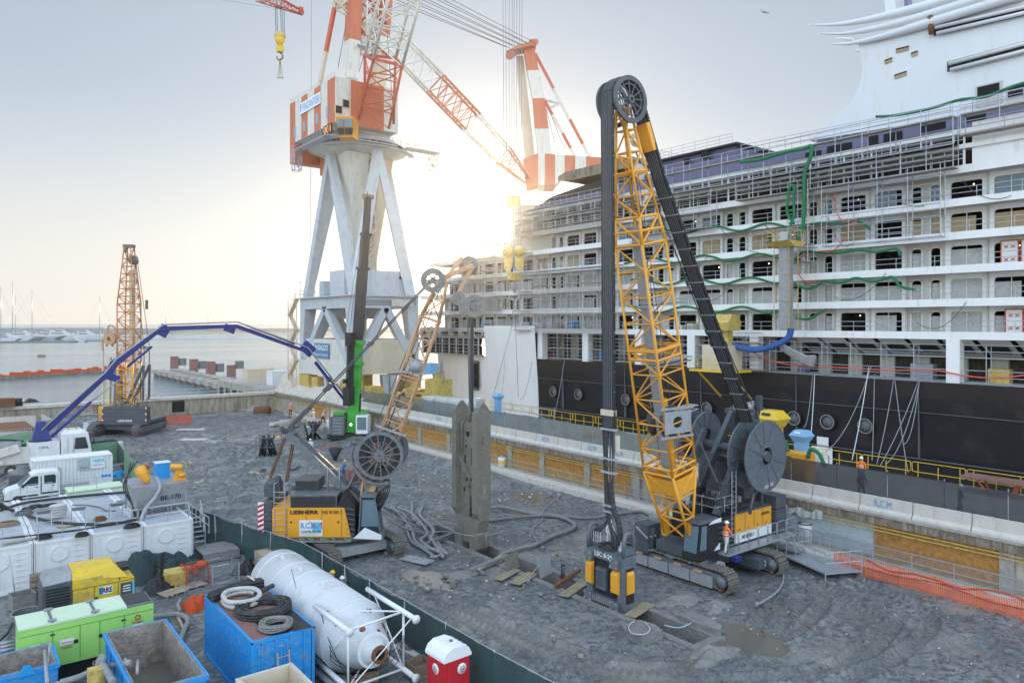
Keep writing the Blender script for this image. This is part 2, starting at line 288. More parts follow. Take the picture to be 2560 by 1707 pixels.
# ================================================================ THE SETTING
def vnoise(X,Y,s,seed):
    g=np.random.RandomState(seed).rand(256,256); x=X/s+1000; y=Y/s+1000; xi=np.floor(x).astype(int); yi=np.floor(y).astype(int); fx=x-xi; fy=y-yi
    fx=fx*fx*(3-2*fx); fy=fy*fy*(3-2*fy); a=g[xi%256,yi%256];b=g[(xi+1)%256,yi%256];c=g[xi%256,(yi+1)%256];d=g[(xi+1)%256,(yi+1)%256]
    return (a*(1-fx)+b*fx)*(1-fy)+(c*(1-fx)+d*fx)*fy
def fbm(X,Y,s,seed,o=4):
    r=0;a=.5
    for k in range(o): r=r+a*vnoise(X,Y,s/2**k,seed+k); a*=.5
    return r
def dist_poly(X,Y,pts):
    D=np.full(X.shape,1e9); S=np.zeros(X.shape); acc=0
    for (x0,y0),(x1,y1) in zip(pts,pts[1:]):
        dx,dy=x1-x0,y1-y0; L=math.hypot(dx,dy)
        if L<1e-6: continue
        t=np.clip(((X-x0)*dx+(Y-y0)*dy)/L**2,0,1); d=np.hypot(X-x0-t*dx,Y-y0-t*dy); m=d<D; D=np.where(m,d,D); S=np.where(m,acc+t*L,S); acc+=L
    return D,S
TX0,TX1,TY0,TY1=26.4,27.75,20.7,44.0     # the slurry trench
def ground():
    def sp(a,b,s): n=max(1,round((b-a)/s)); return list(np.linspace(a,b,n+1)[:-1])
    xs=sp(-60,-6,3)+sp(-6,6,.5)+sp(6,TX0,.13)+sp(TX0,TX1,.15)+sp(TX1,42.4,.13)+[42.4]
    ys=sp(-30,12,2)+sp(12,TY0,.11)+sp(TY0,TY1,.13)+sp(TY1,70,.25)+sp(70,118.2,.4)+[118.2]
    X,Y=np.meshgrid(np.array(xs),np.array(ys)); 
    h=.5*(fbm(X,Y,9,3)-.47)+.11*(fbm(X,Y,1.7,11)-.47)+.11*(fbm(X,Y,.5,17,3)-.44)
    rough=np.clip((Y-42)/12,0,1)*np.clip((34-X)/6,0,1)*np.clip((100-Y)/15,0,1)       # churned heap area in the middle
    h+=rough*(.7*np.abs(fbm(X*.8+Y*.5,Y*.8,2.2,31,4)-.47)*2+.45*(fbm(X,Y,.8,41)-.47))
    tracks=[([(1500,1707),(1640,1690),(1850,1640),(2010,1560),(2060,1490),(2010,1440),(1900,1410)],0.),([(1380,1640),(1600,1690),(1900,1700),(2150,1640),(2250,1540)],.0),
            ([(1000,1480),(1180,1560),(1400,1650),(1550,1707)],0),([(1100,1500),(1300,1585),(1500,1670),(1620,1707)],0),([(2110,1707),(2240,1640),(2330,1560),(2260,1500),(2120,1440)],0),
            ([(960,1440),(1120,1500),(1350,1600),(1500,1650)],0),([(1040,1500),(1220,1580),(1420,1650),(1600,1690),(1800,1700)],0),([(1250,1600),(1480,1660),(1720,1665),(1900,1610),(1960,1530),(1880,1450)],0),([(2000,1707),(2130,1640),(2200,1560),(2120,1500),(2010,1440)],0),([(1700,1650),(1860,1590),(1900,1530),(1840,1470)],0),([(500,1200),(620,1130),(700,1080)],0),([(420,1230),(520,1120),(600,1070)],0),([(560,1240),(720,1150),(820,1110)],0)]
    tk=np.zeros(X.shape); tk2=np.zeros(X.shape); tr_=0
    for pts,_ in tracks:
        w3=smooth([V((gp(*p).x,gp(*p).y,0)) for p in pts],6)
        D,S=dist_poly(X,Y,[(q.x,q.y) for q in w3])
        for off in (0,):
            tr_+=0; cut=np.exp(-(D/.34)**6); side=np.exp(-((D-.45)/.11)**2); tk=np.minimum(tk,-.11*cut*(1+.5*np.sign(np.sin(S*2*math.pi/.40)))); tk2=np.maximum(tk2,.12*side*(1-cut))
    h+=np.where(tk<-.02,tk,tk2)
    # flat apron along the trench, kerb side and machines stand level
    apr=np.exp(-(np.maximum(0,np.abs(X-27)-1.6)/1.4)**2)*((Y>19)&(Y<46)); h=h*(1-.85*apr)
    ml=np.exp(-(np.maximum(0,np.abs(X-35.3)-3.0)/.8)**2)*np.exp(-(np.maximum(0,np.abs(Y-27.3)-4.5)/.8)**2); h=h*(1-.8*ml)
    ml=np.exp(-(np.maximum(0,np.abs(X-20.3)-2.8)/.8)**2)*np.exp(-(np.maximum(0,np.abs(Y-42.5)-4.2)/.8)**2); h=h*(1-.8*ml)
    yard=np.clip((16.0-X)/.8,0,1)*np.clip((62-Y)/4,0,1); h=h*(1-.8*yard)
    # spoil heap against the far wall, far-left
    h+=2.0*np.exp(-((X-13)/5.5)**2-((Y-115.5)/5.)**2)*(.8+.5*fbm(X,Y,2,71))+.6*np.clip((Y-104)/10,0,1)*(X>24)
    h+=.7*np.exp(-((X-39.8)/1.6)**2)*np.clip((Y-48)/8,0,1)*np.clip((98-Y)/10,0,1)
    # standing water lies level in the lowest places
    pud=[(1075,1445,2.3,1.1),(1850,1590,2.6,1.5),(880,1190,3.0,1.7),(1500,1180,4,1.3),(1120,1290,1.6,1.2),(500,1200,1.2,.8),(690,1090,3.0,1.3),(1260,1390,2.0,1.0),(590,1330,.8,.8),(1190,1630,1.2,.7),(1180,1350,1.5,.9),(1330,1240,2.5,1.3),(640,1180,1.8,1.2)]
    wet=np.zeros(X.shape)
    for px,py,ra,rb in pud:
        c=gp(px,py); e=((X-c.x)/rb)**2+((Y-c.y)/ra)**2+1.1*(fbm(X,Y,1.6,91)-.47)+.8*(fbm(X,Y,.5,95)-.47); k=np.clip((1.15-e)/.35,0,1); h=h*(1-k)+k*(-.10); wet=np.maximum(wet,np.clip((1.02-e)/.12,0,1))
    h=np.where((Y<12)|(X<5),h*.3,h)
    wet=np.maximum(wet,np.clip(-tk*5,0,.6)); low=np.clip((-.03-h)/.12,0,1); wet=np.maximum(wet,low*.55*(X>14))
    keep=~((X>TX0-.01)&(X<TX1-.01)&(Y>TY0-.01)&(Y<TY1-.01))
    ny,nx=X.shape; co=np.stack([X,Y,h],-1).reshape(-1,3)
    J,I=np.meshgrid(np.arange(ny-1),np.arange(nx-1),indexing='ij'); k=keep[:-1,:-1].ravel(); b=(J*nx+I).ravel()[k]
    fc=np.stack([b,b+1,b+nx+1,b+nx],-1)
    me=bpy.data.meshes.new('ground'); me.vertices.add(len(co)); me.vertices.foreach_set('co',co.ravel()); me.loops.add(fc.size); me.loops.foreach_set('vertex_index',fc.ravel())
    me.polygons.add(len(fc)); me.polygons.foreach_set('loop_start',np.arange(0,fc.size,4)); me.polygons.foreach_set('loop_total',np.full(len(fc),4)); me.polygons.foreach_set('use_smooth',np.ones(len(fc),bool)); me.update(calc_edges=True); me.validate()
    at=me.attributes.new('wet','FLOAT','POINT'); at.data.foreach_set('value',wet.ravel().astype(np.float32))
    m=bpy.data.materials.new('mud'); m.use_nodes=True; n=m.node_tree; L=n.links; B=n.nodes["Principled BSDF"]
    g=n.nodes.new("ShaderNodeNewGeometry"); P=g.outputs["Position"]
    def nz(s,d=6,r=.6):
        q=n.nodes.new("ShaderNodeTexNoise"); q.inputs["Scale"].default_value=s; q.inputs["Detail"].default_value=d; q.inputs["Roughness"].default_value=r; L.new(P,q.inputs["Vector"]); return q.outputs[0]
    def ramp(i,a,b2,lo=0,hi=1):
        q=n.nodes.new("ShaderNodeMapRange"); q.inputs[1].default_value=a;q.inputs[2].default_value=b2;q.inputs[3].default_value=lo;q.inputs[4].default_value=hi; L.new(i,q.inputs[0]); return q.outputs[0]
    def mix(f,a,b2):
        q=n.nodes.new("ShaderNodeMix"); q.data_type='RGBA'; L.new(f,q.inputs[0])
        for i,c in((6,a),(7,b2)):
            if isinstance(c,tuple): q.inputs[i].default_value=(*c,1)
            else: L.new(c,q.inputs[i])
        return q.outputs[2]
    c=mix(ramp(nz(.35),.38,.6),(.115,.13,.135),(.25,.255,.245)); c=mix(ramp(nz(2.6,9,.75),.45,.56),c,(.065,.07,.075)); c=mix(ramp(nz(11,6,.7),.52,.66,0,.7),c,(.30,.31,.32)); c=mix(ramp(nz(7,6,.7),.55,.65,0,.7),c,(.045,.048,.052)); c=mix(ramp(nz(.16,4,.6),.55,.65,0,.8),c,(.27,.25,.22)); c=mix(ramp(nz(.9,8,.65),.6,.72),c,(.28,.25,.215)); c=mix(ramp(nz(14,3),.66,.72,0,.7),c,(.38,.37,.35)); 
    a=n.nodes.new("ShaderNodeAttribute"); a.attribute_name='wet'; w_=a.outputs["Fac"]; c=mix(w_,c,(.15,.14,.12)); L.new(c,B.inputs["Base Color"])
    sp2=n.nodes.new("ShaderNodeMath"); sp2.operation='MULTIPLY'; L.new(ramp(nz(1.1,6,.6),.47,.60),sp2.inputs[0]); sp2.inputs[1].default_value=.85
    mx=n.nodes.new("ShaderNodeMath"); mx.operation='MAXIMUM'; L.new(w_,mx.inputs[0]); L.new(sp2.outputs[0],mx.inputs[1])
    L.new(ramp(mx.outputs[0],0,1,.72,.04),B.inputs["Roughness"]); B.inputs['IOR'].default_value=1.7
    bp=n.nodes.new("ShaderNodeBump"); bp.inputs["Distance"].default_value=.13; L.new(ramp(mx.outputs[0],0,1,1.0,.05),bp.inputs["Strength"]); L.new(nz(6,9,.7),bp.inputs["Height"]); L.new(bp.outputs[0],B.inputs["Normal"])
    me.materials.append(m); o=bpy.data.objects.new('ground',me); sc.collection.objects.link(o); o['kind']='structure'
ground()
SEA=.5
def water():
    b=MB('dark'); X=9000
    b.add([(-X,119.4,SEA),(43.4,119.4,SEA),(43.4,150,SEA),(140,150,SEA),(140,119.4,SEA),(X,119.4,SEA),(X,X*2,SEA),(-X,X*2,SEA)],[(0,1,2,3,4,5,6,7)])
    o=b.build('sea_water',kind='structure'); m=bpy.data.materials.new('sea'); m.use_nodes=True; n=m.node_tree; L=n.links; B=n.nodes["Principled BSDF"]
    B.inputs["Base Color"].default_value=(.17,.25,.28,1); B.inputs["Roughness"].default_value=.12; B.inputs["IOR"].default_value=1.33
    g=n.nodes.new("ShaderNodeNewGeometry"); mp=n.nodes.new("ShaderNodeMapping"); mp.inputs["Rotation"].default_value=(0,0,R(38)); mp.inputs["Scale"].default_value=(.55,1.4,1); L.new(g.outputs["Position"],mp.inputs[0])
    a=n.nodes.new("ShaderNodeTexNoise"); a.inputs["Scale"].default_value=.55; a.inputs["Detail"].default_value=8; a.inputs["Roughness"].default_value=.65; L.new(mp.outputs[0],a.inputs["Vector"])
    q=n.nodes.new("ShaderNodeTexNoise"); q.inputs["Scale"].default_value=.012; q.inputs["Detail"].default_value=4; L.new(mp.outputs[0],q.inputs["Vector"])
    r=n.nodes.new("ShaderNodeMapRange"); r.inputs[1].default_value=.4; r.inputs[2].default_value=.6; r.inputs[3].default_value=.25; r.inputs[4].default_value=.75; L.new(q.outputs[0],r.inputs[0])
    bp=n.nodes.new("ShaderNodeBump"); bp.inputs["Distance"].default_value=.5; L.new(r.outputs[0],bp.inputs["Strength"]); L.new(a.outputs[0],bp.inputs["Height"]); L.new(bp.outputs[0],B.inputs["Normal"])
    o.data.materials.clear(); o.data.materials.append(m)
water()
QZ=3.2; WX=43.4; DX=55.6   # quay level, wall face, dock edge
b=MB('conc'); b.box(WX,DX,-30,119,-1,QZ-.004); b.box(WX,DX+6,119,150,-2,QZ-.004); b.build('quay_pavement',kind='structure')
b=MB('concdark'); b.box(DX,130,-30,119,-9,-8.5); b.build('dock_floor',kind='structure')
b=MB('concW'); b.box(-60,WX,118.2,119.4,-1.5,QZ-.35)
b.m('concL'); b.box(-60,WX+.2,117.9,119.6,QZ-.35,QZ+.05)
for k in range(0,12): b.m('concW'); b.box(4+k*3.4,4.35+k*3.4,118.05,118.2,0,QZ-.35)
o=b.build('retaining_wall',label='long stained concrete wall at the far end of the muddy site, beside the water',cat='wall')
b=MB('dark'); b.box(27.5,29.2,118.02,118.19,1.0,2.6); b.build('opening',o,world=True)
# quay wall on the right with overhanging beam, boarded bays, piers
qw=thing('quay_wall','quay wall with orange chipboard panels between concrete piers, under a stained overhanging beam','wall',(WX,60,0))
b=MB('concW'); b.box(WX-.02,WX+.5,12,118,-1,QZ-.55); b.build('wall_face',qw,world=True)
b=MB('concdark'); b.box(WX-.35,WX+.6,8,118.2,QZ-.6,QZ-.12); b.build('beam',qw,world=True)
b=MB('conc'); b.box(WX-.42,WX+.7,8,118.2,QZ-.12,QZ+.01); b.build('coping',qw,world=True)
bays=[(14.3,20.8,'osb'),(20.9,27.8,'concblue'),(28.0,31.5,'osb'),(33,35.6,'concL'),(35.7,38.5,'ply'),(40.2,44.6,'osb'),(45.4,50.5,'osb'),(51.2,55.3,'osb'),(56.1,60,'osb'),(61,66,'osb'),(67,72,'osb'),(73,78,'osb'),(79,84,'concL'),(85,90,'osb'),(91,97,'concL'),(98,104,'osb')]
for y0,y1,mt in bays:
    b=MB(mt); b.box(WX-.07,WX-.03,y0,y1,.6,QZ-.62)
    for k in range(int((y1-y0)/1.25)): b.m('concdark'); b.box(WX-.074,WX-.068,y0+1.25*(k+1),y0+1.25*(k+1)+.012,.62,QZ-.64)
    b.build('wall_panel',qw,world=True,label={'osb':'orange chipboard panel','ply':'plywood panel'}.get(mt))
for y in (39.4,45.0,50.9,55.7,60.5,66.5,72.5,78.5,84.5,90.5,97.5,14.0,32.3):
    b=MB('conc'); b.box(WX-.2,WX-.03,y-.33,y+.33,0,QZ-.6); b.build('pier',qw,world=True)
for z in (QZ-.75,QZ-.95):
    b=MB('machyel'); b.tube((WX-.3,12,z),(WX-.3,110,z-.02),.035,n=5); b.build('pipe',qw,world=True)
b=MB('concL'); b.box(41.6,WX-.02,10,116,-.5,.45); b.build('walkway',kind='structure')
# guard rail with mesh along the walkway
r=thing('guard_rail','long low grey mesh guard rail on the walkway along the boarded quay wall','railing',(42.9,60,.45))
b=MB('galv'); b.rail([(42.75,12,.45),(42.75,40,.45)],1.0,2.2,.03); b.m('machyel'); b.rail([(42.75,40,.45),(42.75,92,.45)],1.0,2.2,.03); b.build('rail',r,world=True)
b=MB('wiremesh'); b.add([(42.77,12,.5),(42.77,92,.5),(42.77,92,1.42),(42.77,12,1.42)],[(0,1,2,3)]); b.build('mesh_infill',r,world=True)
# concrete barriers in a row on the quay edge
bp=None; ordw=['rightmost','second','third','fourth','fifth','sixth','seventh','eighth','ninth','tenth','eleventh','twelfth','thirteenth','fourteenth','fifteenth','sixteenth','seventeenth','eighteenth','nineteenth','twentieth','twenty-first','twenty-second','twenty-third','twenty-fourth','twenty-fifth','twenty-sixth']
def barrier_mesh():
    b=MB('concL'); L=2.97; b.prism([(-.3,0),(.3,0),(.3,.12),(.14,.3),(.1,.93),(-.1,.93),(-.14,.3),(-.3,.12)],'y',-L/2,L/2); return b
y=14.15; k=0
rcm={1:0,2:1,9:1,10:1,12:1,7:0,6:1,15:1,18:1}
while y<92:
    lab=f"{ordw[k]} white concrete barrier on the quay edge{' counted from the right' if k else ' of the photo'}"
    if rcm.get(k): lab+=', painted with blue letters'
    t=thing('concrete_barrier',lab,'barrier',(WX+.1,y,QZ+.01),0,'white concrete barriers along the quay edge')
    if bp is None: bp=barrier_mesh().build('barrier_body',t)
    else: dup(bp,parent=t)
    if rcm.get(k): text(t,'R.C.M.',(-.16,.62,.36),(0,-1,0),(0,0,1),1.05,.42,'textblue')
    y+=3.02; k+=1
# debris netting fence behind the barriers
t=thing('net_fence','grey debris netting fence stretched behind the white concrete barriers','fence',(WX+.6,60,QZ))
y=8;k=0
while y<92:
    L=3.1; mt='debrisnetdark' if y<34 else 'debrisnet'
    b=MB(mt); sag=rnd.uniform(0,.12); hh=2.35+rnd.uniform(-.06,.06)
    b.grid(lambda u,v,y=y,sag=sag,hh=hh:(WX+.62+.05*math.sin(u*9+y)*math.sin(v*3),y+L*u,QZ+.02+v*(hh-sag*4*u*(1-u))),10,4)
    b.build('net_panel',t,world=True); b=MB('steel'); b.tube((WX+.66,y,QZ),(WX+.66,y,QZ+2.45),.03,n=5); b.build('post',t,world=True); y+=L
# yellow dock edge railing: loops
for k in range(26):
    y0=6+k*3.6; o=None
    t=thing('dock_railing',f"{ordw[k]} section of yellow tube railing along the dry dock edge{' counted from the right' if k else ' of the photo'}",'railing',(DX-.2,y0,QZ),0,'yellow railing sections along the dry dock') if k<26 and k not in() else None
    if k==0: rb=MB('yellow'); p=[(0,0,.5),(0,0,1.1),(0,.1,1.15),(0,3.4,1.15),(0,3.5,1.1),(0,3.5,.5),(0,3.4,.45),(0,.1,.45),(0,0,.5)]; rb.path(p,.03,5); [rb.tube((0,q,0),(0,q,.95 if q==1.75 else 1.1),.03,n=5) for q in(.35,1.75,3.1)]; ro=rb.build('rail',t)
    else: dup(ro,parent=t)
# ================================================================ THE SHIP
SX=64.; STX=66.
ship=thing('cruise_ship','huge unfinished cruise ship with black hull and swept white funnel standing in the dry dock','ship',(SX+16,50,-8))
SW=-14  # ship runs on out of frame to here
DK=[13.35,16.0,18.67,21.34,24.0,26.6]
SE_=[107.5,107.5,107,107,104,82]   # stern end of every deck edge
# hull: black forward, white aft
def hullseg(y0,y1,z0,z1,mt,name):
    b=MB(mt); n=max(1,int(abs(y1-y0)/3))
    def f(u,v):
        y=y0+(y1-y0)*u; z=z0+(z1-z0)*v; x=SX+.35*math.sin(z*.25+1)-.2
        if y>97: x+=((y-97)/10.5)**2*4*(1+max(0,(2-z))*.08)
        return (x,y,z)
    b.grid(f,n,8); b.box(SX+.5,SX+30,min(y0,y1),min(max(y0,y1),97),z0,z1-.3) if False else None
    return b.build(name,ship,world=True)
hullseg(SW,76.2,-8.4,8.2,'hullblack','hull'); hullseg(SW,76.2,8.2,9.55,'hullbrown','hull_band')
hullseg(76.2,107.5,-8.4,9.4,'shipwhite','stern_hull'); hullseg(76.2,88,9.4,14.0,'shipwhite','stern_bulwark')
b=MB('shipwhite'); b.box(SX+.3,SX+22,SW,101,9.1,9.5); b.m('concdark'); b.box(SX+4,SX+22,SW,105,-8,9.0); b.build('main_deck',ship,world=True)
b=MB('mgrey')
for z in(6.95,3.1): b.box(SX-.28,SX+.1,SW,76,z,z+.03)
for y in range(-6,76,11): b.box(SX-.27,SX+.1,y,y+.03,3.2,9.5)
b.build('weld_line',ship,world=True)
# portholes
for px in (1386,1449,1521,1567,1640,1912,1988,2071,2166,1770):
    y=aX(px,950,SX).y; z=5.35
    b=MB('hullbrown'); b.ring((SX-.1,y,z),(1,0,0),.62,.78,.35,20); b.m('lgrey').ring((SX-.27,y,z),(1,0,0),.60,.66,.04,20); b.m('mgrey'); b.lathe((SX-.12,y,z),(1,0,0),[(0,.62),(.05,.62)],20); b.build('porthole',ship,world=True)
b=MB('signwhite'); y=aX(2058,1100,SX).y; b.hole((SX-.22,y+1,-1.2),(0,-1,0),(0,0,1),2,4.2,.3,1.7,.6,3.6,.25,(.05,0,0)); b.build('hull_door_frame',ship,world=True)
b=MB('signwhite'); b.box(SX-.12,SX-.06,y-.55,y+.55,.1,3.9); b.build('hull_door',ship,world=True)
# aft mooring deck openings and windows in the white stern
b=MB('dark'); b.box(SX-.32,SX-.05,89,106,9.45,12.1); b.build('mooring_opening',ship,world=True)
for k in range(9): b=MB('shipwhite'); yy=89.5+k*2; b.box(SX-.4,SX-.1,yy,yy+.28,9.4,12.1); b.build('pillar',ship,world=True)
b=MB('shipcream')
for k in range(6): b.hole((SX-.34,106.6-k*3,12.1),(0,-1,0),(0,0,1),3,1.35,.4,2.6,.3,1.0,.34,(.4,0,0))
b.build('stern_window_band',ship,world=True)
b=MB('dark'); b.box(SX+.1,SX+.3,88,106.5,12.1,13.4); b.build('stern_glazing',ship,world=True)
b=MB('dark'); b.hole((SX-.37,91.5,4.3),(0,-1,0),(0,0,1),2.0,4.4,.25,1.75,.2,4.2,.2,(.1,0,0)); b.box(SX-.34,SX-.28,89.8,91.2,4.6,8.4); b.build('pilot_door',ship,world=True)
# deck slabs, fascia bands, recessed facades with openings
cellsW=[]
y=20.9-9.35*4
pat=[]
while y<108:
    pat+=[(y-1.55,y+1.6,'W'),(y+1.6,y+4.75,'W'),(y+4.75,y+6.25,'N'),(y+6.25,y+7.8,'N')]; y+=9.35
wins=[]
for k,z in enumerate(DK):
    ye=SE_[k]; b=MB('shipwhite')
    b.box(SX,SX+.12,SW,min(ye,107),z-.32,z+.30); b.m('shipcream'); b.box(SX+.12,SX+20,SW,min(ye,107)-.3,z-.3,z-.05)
    if ye>90: b.m('shipwhite'); b.add([(SX,ye,z-.3),(SX+18,ye,z-.3),(SX+18,ye-1.2,z+.35),(SX,ye-1.2,z+.35),(SX+18,ye-1.2,z-.3)],[(0,1,2,3)])
    b.build('deck_edge',ship,world=True)
    if k==5: continue
    z0,z1=z-.05,DK[k+1]-.3
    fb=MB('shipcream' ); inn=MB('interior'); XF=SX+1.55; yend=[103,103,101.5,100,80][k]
    for (a,c,ty) in pat:
        if a<SW or c>yend: continue
        h=z1-z0; wd=c-a; x0,x1=(.42,wd-.42) if ty=='W' else (.38,wd-.38)
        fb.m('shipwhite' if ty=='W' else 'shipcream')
        fb.hole((XF,c,z0),(0,-1,0),(0,0,1),wd,h,x0,x1,.22 if ty=='W' else .28,h-.42,.2 if ty=='W' else min(.3,(x1-x0)/2-.01),(.16,0,0),3)
        wins.append((k,a,c,ty,z0,z1,x0,x1))
        if ty=='W': fb.m('shipcream'); fb.box(XF-.14,XF-.02,a-.05,a+.07,z0,z1)      # vertical stiffener between bays
    fb.build('facade',ship,world=True)
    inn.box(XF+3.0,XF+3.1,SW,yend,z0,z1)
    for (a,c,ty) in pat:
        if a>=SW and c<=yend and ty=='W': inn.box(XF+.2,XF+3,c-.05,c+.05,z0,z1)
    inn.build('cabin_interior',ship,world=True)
    rb=MB('galv'); rb.rail([(SX+.07,SW,z+.3),(SX+.07,yend-2,z+.3)],.85,3.1,.028,1); rb.build('deck_railing',ship,world=True)
wins.sort(key=lambda w:(w[1])**2+ (w[4]-14)**2 if w[2]>16.5 else 1e6)
rest=MB('plastic'); nwin=0; nb=0
for i,(k,a,c,ty,z0,z1,x0,x1) in enumerate(wins):
    XF=SX+1.55; ya,yb=c-x1,c-x0; h=z1-z0; r=rnd.random(); tgt=MB('plastic') if nwin<98 else rest
    q0,q1=z0+.22,z1-.42
    kind='open'
    if k<=2 and r<.62: kind='plas'
    elif r<.5 and k<=3: kind='ply'
    elif r<.25: kind='glass'
    fr=MB('shipwhite') if nwin<98 else rest; fr.m('shipwhite')
    fr.box(XF-.03,XF+.02,ya-.1,ya,q0+.2,q1-.2); fr.box(XF-.03,XF+.02,yb,yb+.1,q0+.2,q1-.2); fr.box(XF-.03,XF+.02,ya+.15,yb-.15,q1,q1+.09); fr.box(XF-.028,XF+.02,ya+.15,yb-.15,q0-.09,q0)
    if ty=='W' and kind!='open': fr.box(XF+.05,XF+.1,(ya+yb)/2-.025,(ya+yb)/2+.025,q0,q1)
    fo=None
    if nwin<98: fo=fr.build('window',ship,world=True)
    if kind!='open':
        tgt.m({'plas':'plastic','ply':'ply','glass':'glasslit'}[kind]); top=q1-(.0 if kind=='glass' else rnd.choice([0,.25,.35])); s_=ya+(rnd.choice([0,0,.5]) if ty=='W' else 0)
        tgt.grid(lambda u,v:(XF+.12+.03*math.sin(u*11+i)*(kind=='plas'),s_+(yb-s_)*u,q0+(top-q0)*v),8 if kind=='plas' else 1,1)
        if fo: tgt.build({'plas':'curtain','ply':'board','glass':'pane'}[kind],fo,world=True,label={'plas':'milky plastic sheet','ply':'brown plywood board','glass':None}[kind])
    elif ty=='W' and nwin<98 and nb<26 and rnd.random()<.5:
        tgt=MB('bulb'); tgt.ball((XF+.6,ya+rnd.uniform(.4,1.4),q1-.25),.055,6); tgt.build('work_lamp',fo,world=True); nb+=1
    nwin+=1
rest.build('distant_windows',ship,world=True,kind='stuff')
# red marked shutters on two decks at the right
for (k,a) in ((2,20.3),(0,20.0)):
    z=DK[k]; 
    for q in (0,1.35):
        b=MB('signwhite'); yy=a-q; b.box(SX+1.2,SX+1.26,yy,yy+1.25,z+.15,z+2.1); b.m('netred')
        for u in(0,1): b.box(SX+1.17,SX+1.2,yy+u*1.17,yy+u*1.17+.08,z+.15,z+2.1); b.box(SX+1.172,SX+1.2,yy+.08,yy+1.17,z+.15+u*1.87,z+.23+u*1.87)
        for cz in (.6,1.6):
            for cy in (.4,.85): b.bar((SX+1.18,yy+cy-.14,z+cz-.12),(SX+1.18,yy+cy+.14,z+cz+.12),.02,.05); b.bar((SX+1.17,yy+cy-.14,z+cz+.12),(SX+1.17,yy+cy+.14,z+cz-.12),.02,.05)
        b.build('marked_shutter',ship,world=True,label='white shutter edged and crossed in red tape')
# recess (boat deck) between the black hull and the first band
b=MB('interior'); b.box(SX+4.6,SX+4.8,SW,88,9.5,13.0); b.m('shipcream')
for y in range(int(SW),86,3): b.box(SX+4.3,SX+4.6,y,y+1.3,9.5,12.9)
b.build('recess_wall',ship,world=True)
for y in (75.3,57.6,42.2,24.,9.,66.5,50): b=MB('shipwhite'); b.box(SX,SX+.9,y,y+1.0,9.5,13.03); b.build('recess_pillar',ship,world=True)
b=MB('shipcream'); 
for y in [18+2.6*i for i in range(8)]: b.add([(SX+.2,y,13),(SX+3.6,y,11.4),(SX+3.6,y+2.2,11.4),(SX+.2,y+2.2,13)],[(0,1,2,3)])
b.build('sloping_panel',ship,world=True)
for i in range(8):
    y=18.4+2.6*i; b=MB('dark'); b.bc((SX+1.7,y+.75,12.2),(1.3,1.5,.02),(0,25.2,0)); b.build('sloping_window',ship,world=True)
# upper open deck grid rows, ledges
def xr(y): return SX
YR=23.6
b=MB('shipwhite')
b.box(SX,SX+.15,SW,YR-.5,26.9,29.7); b.box(SX+.02,SX+.2,SW,YR-.5,29.7,30.15)
b.box(SX-.25,SX+1.2,SW,81,28.15,28.5); b.box(SX-.2,SX+1.3,SW,80,29.35,29.75); b.build('upper_ledge',ship,world=True)
b=MB('shipwhite'); y=YR
while y<80:
    b.box(SX,SX+.1,y,y+.16,26.9,28.15); b.box(SX+.03,SX+.1,y+1.5,y+1.56,26.9,28.15); b.box(SX+.03,SX+.1,y+.8,y+.85,28.5,29.35); b.box(SX,SX+.1,y,y+.14,28.5,29.35); y+=2.45
b.box(SX+.04,SX+.08,YR,80,27.4,27.45); b.box(SX+.04,SX+.08,YR,80,27.75,27.79); b.box(SX+.04,SX+.08,YR,80,28.9,28.94); b.build('open_grid',ship,world=True)
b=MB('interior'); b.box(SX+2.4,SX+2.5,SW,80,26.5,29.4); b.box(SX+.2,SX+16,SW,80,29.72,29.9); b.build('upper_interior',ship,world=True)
# purple superstructure strip
pts=[(SW,31.6),(SW,29.8),(80,29.8),(80,30.9),(62,31.4),(58,32.2),(46,32.0),(38,31.3),(30,31.5)]
b=MB('purple'); b.prism([(q[0],q[1]) for q in pts],'x',66.5,80); b.box(67,76,47,57,31.8,33.3); b.m('hullbrown'); b.box(66.3,76.5,46.3,57.7,33.3,33.5); b.build('purple_house',ship,world=True)
b=MB('dark')
for (y,z,w_,h_) in ((52.6,32.2,.8,.7),(50,32.4,1.0,.9),(34,30.4,2.4,.7),(29.5,30.5,1.6,.7),(26,30.7,2.,.8),(23,30.8,1.4,.8),(31.6,30.3,.8,1.0),(37,30.2,1.6,.7)): b=MB('dark'); b.box(66.42,66.49,y,y+w_,z,z+h_); b.build('dark_window',ship,world=True)

b=MB('concdark'); b.prism([(60.2,33.6),(74,33.6),(75.5,34.0),(75.5,34.5),(74,34.9),(62,34.9)],'x',67,71); b.build('canopy_wing',ship,world=True)
b=MB('hullbrown'); b.prism([(61,31),(80,30.9),(77,31.9),(70,32.6),(62,33.0)],'x',67,74); b.build('canopy_base',ship,world=True)
# stern top block
b=MB('hullbrown'); b.box(SX+1,SX+14,74.2,82.5,26.8,29.0); b.m('shipcream'); b.box(SX+1,SX+12,74.5,84,24.3,26.6); b.build('aft_house',ship,world=True)
